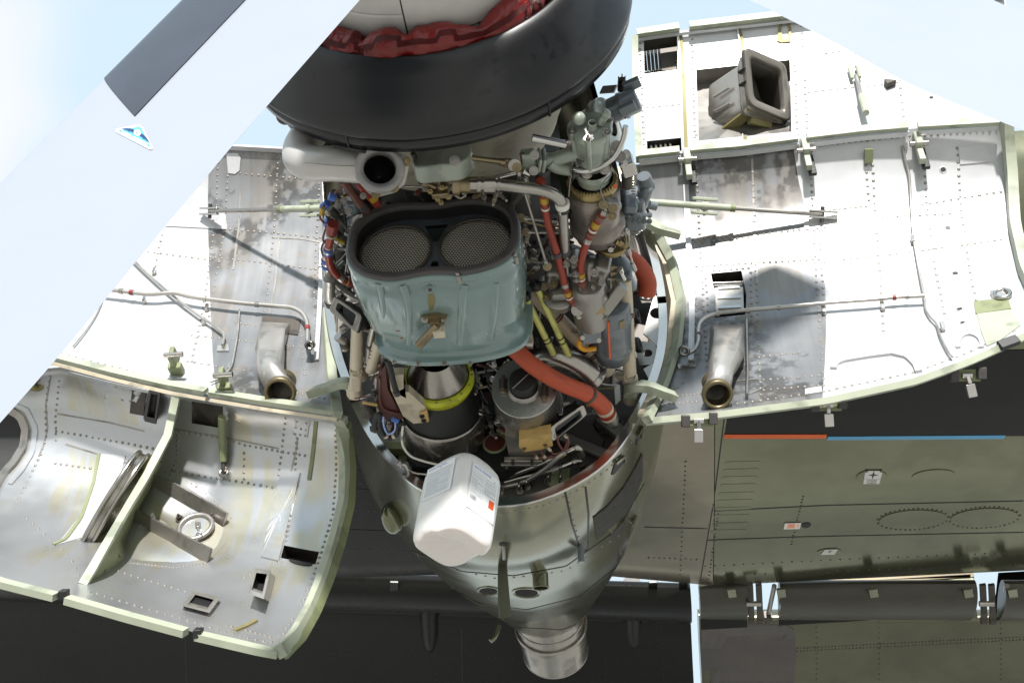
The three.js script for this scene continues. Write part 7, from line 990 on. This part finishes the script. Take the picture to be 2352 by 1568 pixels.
// ------------------------------------------------------------------ hanging plastic can
{
  const t = thing('plastic_jerrycan', 'white plastic jerrycan with printed labels hanging below the bay, pinkish at its base', 'jerrycan');
  const w = 0.205, dp = 0.186, h = 0.31, O = P(1053, 1160, 3.86), q = new THREE.Quaternion().setFromEuler(new THREE.Euler(rad(0), rad(-42), 0)), tilt = new THREE.Quaternion().setFromAxisAngle(camF, rad(9)); q.premultiply(tilt);
  const X = XX.clone().applyQuaternion(q), Y = UP.clone().applyQuaternion(q), Zz = ZZ.clone().applyQuaternion(q), L = (x, y, z) => O.clone().addScaledVector(X, x).addScaledVector(Y, y).addScaledVector(Zz, z), n = 72;
  const ringAt = (y, k, kr, foot = 0) => { const r = []; for (let i = 0; i < n; i++) { const a = i / n * 6.28319, c = Math.cos(a), s = Math.sin(a), x = Math.sign(c) * Math.pow(Math.abs(c), kr) * w / 2 * k, z = Math.sign(s) * Math.pow(Math.abs(s), kr) * dp / 2 * k; const lift = foot * Math.pow(Math.max(0, 1 - Math.abs(x + z * 0.2) / (w * 0.17)), 0.5); r.push(L(x, y + lift, z)); } return r; };
  const prof = [[-h / 2 + 0.012, 0.3, 0.55, 0.012], [-h / 2 + 0.004, 0.6, 0.5, 0.012], [-h / 2, 0.84, 0.5, 0.014], [-h / 2 + 0.006, 0.93, 0.48, 0.012], [-h / 2 + 0.02, 0.985, 0.46, 0.006], [-h / 2 + 0.04, 1, 0.45, 0], [-0.06, 1, 0.45, 0], [0.06, 1, 0.45, 0], [h / 2 - 0.07, 0.995, 0.47, 0], [h / 2 - 0.045, 0.94, 0.52, 0], [h / 2 - 0.02, 0.76, 0.6, 0], [h / 2 - 0.006, 0.5, 0.7, 0], [h / 2, 0.3, 0.8, 0]];
  const shell = part(t, 'shell', loft(prof.map(([y, k, e, f]) => ringAt(y, k, e, f)), true, true, true), M('#f6f5f2', 0, 0.42, { transmission: 0.3, thickness: 0 }));
  part(t, 'liquid', loft(prof.slice(0, 4).map(([y, k, e, f]) => ringAt(y + 0.004, k * 0.95, e, f)).concat([ringAt(-h / 2 + 0.026, 0.94, 0.46)]), true, true, true), M('#dfa48c', 0, 0.3, {}), { label: 'pinkish liquid' });
  part(t, 'handle', tube([L(-0.06, h / 2 - 0.03, 0), L(-0.05, h / 2 + 0.02, 0), L(0.0, h / 2 + 0.025, -0.02), L(0.03, h / 2 - 0.01, -0.02)], 0.01, 24, 12), M('#e9e7e2', 0, 0.42)); part(t, 'hanging_wire', tube([L(0, h / 2 + 0.03, 0), E(1075, 1000, 0.5)], 0.003, 4, 6), K.steel);
  const txt = (right) => label(512, 640, (g) => {
    g.fillStyle = '#e9e9e8'; g.fillRect(0, 0, 512, 640); g.strokeStyle = '#9fb0c6'; g.lineWidth = 5; g.strokeRect(6, 6, 500, 628); g.fillStyle = '#4160a8'; g.font = 'bold 44px sans-serif'; g.fillText('QUICK-STRIPPER', 26, 60, 330);
    g.fillStyle = '#40464f'; g.fillRect(right ? 420 : 250, 72, 16, 16); const col = (x, w0, y0, y1) => { for (let y = y0; y < y1; y += 11) { if (hash(y, x, 4) < 0.12) continue; let xx = x; const end = x + w0 * (hash(y, x, 9) < 0.2 ? 0.5 : 0.9 + 0.1 * hash(y, x, 2)); while (xx < end) { const l = 6 + 22 * hash(xx, y, 3); g.fillStyle = '#8b9099'; g.fillRect(xx, y, Math.min(l, end - xx), 4.5); xx += l + 5; } } };
    if (right) { g.strokeStyle = '#7b8089'; g.lineWidth = 3; g.strokeRect(24, 90, 226, 330); col(32, 206, 104, 410); col(270, 220, 100, 330); g.fillStyle = '#e05818'; g.fillRect(380, 350, 96, 118); g.fillStyle = '#2a1a12'; g.font = 'bold 50px sans-serif'; g.fillText('✶', 405, 425); g.fillStyle = '#30343a'; for (let i = 0; i < 26; i++) g.fillRect(34 + i * 4.6, 440, 1 + 2.6 * hash(i, 2, 7), 60); col(280, 200, 490, 610); g.strokeStyle = '#30343a'; g.lineWidth = 5; g.beginPath(); g.arc(220, 540, 16, 0, 7); g.stroke(); }
    else { g.fillStyle = '#dfe0e0'; g.fillRect(24, 110, 464, 490); col(34, 440, 122, 590); }
  });
  const face = (side, right, u0, u1, y0, y1, nm) => { // side 0: +z face, 1: +x face
    const N = 8, pos = [], uv = [], idx = [];
    for (let j = 0; j <= N; j++) for (let i = 0; i <= N; i++) { const u = u0 + (u1 - u0) * i / N, y = y1 + (y0 - y1) * j / N, p = side ? L(w / 2 * (1 - 0.0) + 0.0012, y, -u) : L(u, y, dp / 2 + 0.0012); pos.push(p.x, p.y, p.z); uv.push(i / N, 1 - j / N); }
    for (let j = 0; j < N; j++) for (let i = 0; i < N; i++) { const k = j * (N + 1) + i; idx.push(k, k + N + 1, k + 1, k + 1, k + N + 1, k + N + 2); }
    const g = new THREE.BufferGeometry(); g.setAttribute('position', new THREE.Float32BufferAttribute(pos, 3)); g.setAttribute('uv', new THREE.Float32BufferAttribute(uv, 2)); g.setIndex(idx); g.computeVertexNormals(); part(t, 'label_sheet', g, M('#ffffff', 0, 0.45, { map: txt(right) }), { keepUV: true, label: nm });
  };
  face(0, false, -0.062, 0.062, -0.02, 0.1, 'left label with small print'); face(1, true, -0.058, 0.058, -0.075, 0.085, 'right label with orange hazard sign');
}
// ------------------------------------------------------------------ pieces of a part go under that part
const NEST = {
  oil_cooler_intake: { screen_frame: ['mesh_screen', 'mesh_screen_001', 'screen_ring', 'screen_matrix'], casting: ['stud', 'casting_rib', 'rust_run', 'rust_spot', 'drain_boss', 'drain_bore'], sensor_plate: ['sensor_nipple', 'sensor_cap', 'sensor_bolt'], lever: ['lever_pivot'] },
  cooler_duct: { yellow_ring: ['ring_bolt', 'lock_nut'], steel_band: ['toggle_clamp'] },
  filter_can: { black_cap: ['cap_wire', 'cap_base'], can: ['clamp_bolt', 'clamp_nut', 'band_clamp'] },
  bleed_duct: { flange: ['bore', 'flange_bolt'], elbow: ['weld_line'] },
  fuel_pump: { cover_flange: ['cover_bolt'], support_arm: ['arm_insert'], drum: ['casting_bolt', 'brass_band'] },
  hydraulic_pump: { housing: ['housing_rib', 'stud', 'outlet', 'outlet_bore', 'top_boss', 'housing_bolt'], round_flange: ['flange_bolt'], motor: ['motor_lug', 'connector', 'connector_pin', 'data_plate'], elbow_body: ['joint_flange', 'joint_bolt', 'inlet_block'] },
  starter_canister: { clamp_ring: ['clamp_tooth'], valve_block: ['valve_bolt'] },
  generator: { terminal_box: ['box_screw', 'cable_sleeve'], body: ['stripe', 'name_plate'] },
  propeller: { blade: ['deicing_boot', 'sticker'], spinner_core: ['spinner_panel'] },
  cowl_door: { duct: ['duct_lip', 'duct_bore'], pipe: ['collar', 'pipe_clip', 'pipe_end', 'pipe_lug'], air_box: ['air_box_bead', 'air_box_gasket', 'air_box_bore', 'box_rib', 'box_bracket', 'box_clip'], recess_floor: ['hatch_flap', 'hatch_rib', 'hinge_rod'] },
  chin_cowl: { divider: ['divider_cap', 'divider_rivet'], bulge: ['stiffener', 'port_ring', 'port_cover', 'port_clamp', 'tag', 'chain_link', 'bulge_flange'], oval_ring: ['ring_clamp', 'oval_duct'], intake_mouth: ['intake_rim', 'intake_collar'] },
  exhaust_pipe: { pipe: ['bead', 'end_rim'] }, inlet_cowl: { rear_band: ['band_joint', 'tow_strip'] }, door_strut: { sleeve: ['knuckle', 'wing_nut', 'sleeve_end'], rod: ['fork', 'fork_pin'] },
  bellcrank: { plate: ['plate_bolt'] }, bay_brackets: { round_plate: ['plate_bolt'] }, control_valve: { bolt_flange: ['flange_bolt'] }, mount_tube: { eye: ['eye_bore', 'eye_bolt'] },
};
for (const t of scene.children) {
  const plan = NEST[t.name.replace(/_[0-9]{3}$/, '')]; if (!plan) continue;
  for (const [to, names] of Object.entries(plan)) { const host = t.children.find((c) => c.name === to); if (host) for (const c of t.children.filter((c) => names.includes(c.name))) host.add(c); }
}
// ------------------------------------------------------------------ bases, shadows, picture
for (const t of scene.children) {
  if (!t.isGroup || t.position.lengthSq()) continue;
  const b = new THREE.Box3().setFromObject(t); if (b.isEmpty()) continue;
  const o = V((b.min.x + b.max.x) / 2, b.min.y, (b.min.z + b.max.z) / 2);
  t.position.copy(o); for (const c of t.children) c.position.sub(o);
}
renderer.render(scene, camera);
